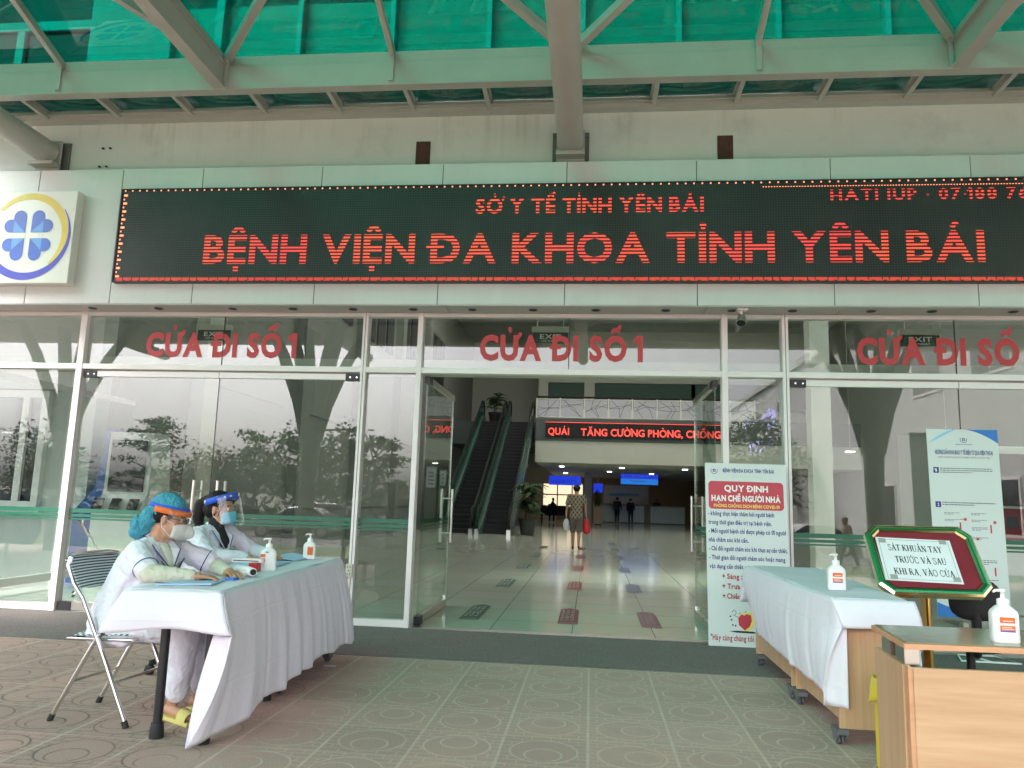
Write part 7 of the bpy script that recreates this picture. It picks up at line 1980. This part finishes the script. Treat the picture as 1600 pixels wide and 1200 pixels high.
specs = [(-39, -42, 6.2, 3.0, 'round', 'leaf mid', 'round green tree mirrored in the leftmost pane'),
 (-29.0, -40, 7.2, 2.6, 'tier', 'leaf dark', 'tiered dark tree mirrored on the kiosk behind the left doors'),
 (-25.0, -41, 4.6, 2.6, 'round', 'leaf red', 'low rusty leaved tree mirrored above the cap of the first nurse'),
 (-21.8, -40, 6.0, 2.4, 'tier', 'leaf dark', 'tiered dark tree mirrored above the nurse with the ponytail'),
 (-18.0, -38, 5.8, 2.6, 'round', 'leaf mid', 'bushy green tree mirrored beside the second mullion'),
 (-15.6, -39, 6.4, 2.4, 'round', 'leaf dark', 'dark bushy tree mirrored between the parked cars and the mullion'),
 (-12.6, -36, 6.0, 1.9, 'tier', 'leaf dark', 'slender tiered tree mirrored in the narrow pane left of the doorway'),
 (9.6, -38, 7.2, 2.6, 'round', 'leaf mid', 'leafy tree mirrored in the narrow pane right of the doorway'),
 (13.0, -42, 6.8, 2.8, 'round', 'leaf mid', 'pale green tree mirrored left of the walking person in the right doors'),
 (17.5, -40, 7.0, 2.8, 'round', 'leaf dark', 'dark tree mirrored behind the gold rimmed sign'),
 (22.5, -42, 7.0, 3.0, 'round', 'leaf mid', 'broad tree mirrored at the right edge of the doors')]
for i, (x, y, h, r_, kd, mt, lab) in enumerate(specs): tree(x, y, -0.97, h, r_, kd, lab, 20+i, mt)
mb = MB(); rnd = random.Random(77)
for k in range(5200):
    x = rnd.uniform(-46, 30); p = Vector((x, -46+rnd.gauss(0, .8), -0.97+abs(rnd.gauss(0, 1.3))*(1+0.4*math.sin(x*0.6)))); d = Vector((rnd.gauss(0, 1), rnd.gauss(0, 1), rnd.gauss(0, 1))).normalized(); n_ = d.orthogonal().normalized(); L = rnd.uniform(0.2, 0.45)
    mb.add([p-d*L, p+n_*L*.6, p+d*L, p-n_*L*.6], [(0, 1, 2, 3)])
struct(mb.build('shrubbery', 'leaf mid', fix=False), 'stuff')
def car(x, y, z, yaw, mat, label, suv=False):
    o = thing('parked_car', label, 'car', (x, y, z), 'cars mirrored in the glass front'); M = Matrix.Rotation(yaw, 3, 'Z'); H = 1.72 if suv else 1.45
    P = lambda a, b, c: Vector((x, y, z))+M@Vector((a, b, c))
    pr = [(-2.25, 0.35), (-2.3, 0.62), (-2.2, 0.90), (-1.5, 0.98), (1.0, 0.95), (1.9, 0.86), (2.25, 0.66), (2.28, 0.35)]
    cb = [(-2.1 if suv else -1.75, 0.96), (-1.75 if suv else -1.0, H-0.03), (-0.2, H), (0.35, H-0.04), (1.15, 0.95)]
    mb = MB()
    def loft(prof, w0, w1):
        n = len(prof); zs = [p[1] for p in prof]; lo, hi = min(zs), max(zs)
        A = [P(p[0], -(w0+(w1-w0)*(p[1]-lo)/(hi-lo)), p[1]) for p in prof]; B = [P(p[0], (w0+(w1-w0)*(p[1]-lo)/(hi-lo)), p[1]) for p in prof]
        mb.add(A+B, [tuple(range(n))[::-1], tuple(range(n, 2*n))]+[(i, (i+1) % n, n+(i+1) % n, n+i) for i in range(n)])
    loft(pr, 0.90, 0.86); loft(cb, 0.84, 0.66); mb.build('body', mat, o, bevel=0.06)
    mb = MB(); cw = [(p[0]*0.90-0.02, 1.0+(p[1]-0.96)*0.80) for p in cb]; loft(cw, 0.853, 0.70); loft([(cb[0][0]-0.012, 1.02), (cb[1][0]-0.02, H-0.12), (cb[3][0]+0.03, H-0.12), (1.16, 1.0)], 0.78, 0.62); mb.build('window', 'car window', o)
    for a in (-1.42, 1.42):
        for s in (-1, 1):
            mb = MB(); mb.tube([P(a, s*0.70, 0.32), P(a, s*0.915, 0.32)], 0.32, 22); wh = mb.build('wheel', 'rubber', o)
            mb = MB(); mb.tube([P(a, s*0.90, 0.32), P(a, s*0.925, 0.32)], 0.21, 18); mb.build('rim', 'brushed steel', wh)
    for s in (-1, 1):
        mb = MB(); mb.obox(P(2.2, s*0.62, 0.68), (0.16, 0.34, 0.13), M); mb.build('headlight', 'chrome', o)
        mb = MB(); mb.obox(P(-2.24, s*0.66, 0.78), (0.10, 0.32, 0.14), M); mb.build('tail_light', 'machine red', o)
car(-13.9, -28.0, -0.82, R(176), 'car silver', 'silver saloon car mirrored behind the nurses\' table')
car(-14.6, -31.2, -0.90, R(180), 'car dark', 'dark tall car mirrored behind the silver saloon', True)
car(-9.2, -30.0, -0.87, R(95), 'car dark', 'dark car mirrored in the narrow pane left of the doorway', True)
car(10.2, -30.5, -0.88, R(170), 'car white', 'white car mirrored beyond the walking person in the right doors')
# side wings of the hospital
o = thing('hospital_wing', 'pale right hand wing with a lit violet sign, mirrored in the right panes', 'building', (12.5, -30, -1))
mb = MB(); mb.box(12.4, 24, -62, -14, -1.0, 9.7); mb.build('wall', 'wing wall', o)
mb = MB(); mb.box(12.2, 24.2, -62.2, -13.8, 9.7, 10.1); mb.build('roof', 'wing wall', o)
mb = MB(); mb.box(12.32, 12.39, -56.5, -44.5, 4.9, 8.3); sp = mb.build('sign_panel', 'wing wall', o)
mb = MB(); text(mb, 'BỆNH VIỆN', (12.31, -45.2, 6.9), (0, -1, 0), Z3, 10.2, 1.0, 0.03); text(mb, 'ĐA KHOA', (12.31, -46.0, 5.35), (0, -1, 0), Z3, 8.0, 0.8, 0.03); mb.build('sign_letters', 'violet glow', sp)
for k in range(6):
    for z in (0.6, 5.6):
        if k > 2: continue
        mb = MB(); mb.box(12.36, 12.398, -18.5-k*4.6, -16.0-k*4.6, z, z+1.8); wf = mb.build('window', 'white frame', o)
        mb = MB(); mb.box(12.345, 12.359, -18.4-k*4.6, -17.3-k*4.6, z+0.1, z+1.7); mb.box(12.345, 12.359, -17.2-k*4.6, -16.1-k*4.6, z+0.1, z+1.7); mb.build('window_pane', 'car window', wf)
# hanging basket on the column arm
o = thing('hanging_basket', 'leafy hanging basket mirrored in the first pair of doors, hung from a column arm', 'plant', (-5.1, -8.3, 2.2))
mb = MB(); mb.ell((-5.1, -8.3, 2.2), (0.20, 0.20, 0.14)); mb.build('basket', 'matte black', o)
mb = MB(); mb.tube([(-5.25, -8.3, 2.25), (-5.08, -8.3, 2.62), (-4.95, -8.3, 2.25)], 0.006, 6); mb.build('wire', 'matte black', o)
mb = MB(); rnd = random.Random(31)
for k in range(500):
    d0 = Vector((rnd.gauss(0, 1), rnd.gauss(0, 1), rnd.gauss(0, .7))).normalized(); p = Vector((-5.1, -8.3, 2.22))+Vector((d0.x*0.28, d0.y*0.28, d0.z*0.2))*rnd.uniform(0.7, 1.1); 
    if k > 380: p = Vector((-5.1+rnd.gauss(0, .22), -8.3+rnd.gauss(0, .2), rnd.uniform(1.75, 2.15)))
    d = Vector((rnd.gauss(0, 1), rnd.gauss(0, 1), rnd.gauss(0, 1))).normalized(); n_ = d.orthogonal().normalized(); mb.add([p-d*0.05, p+n_*0.03, p+d*0.05, p-n_*0.03], [(0, 1, 2, 3)])
mb.build('leaves', 'leaf dark', o, fix=False)
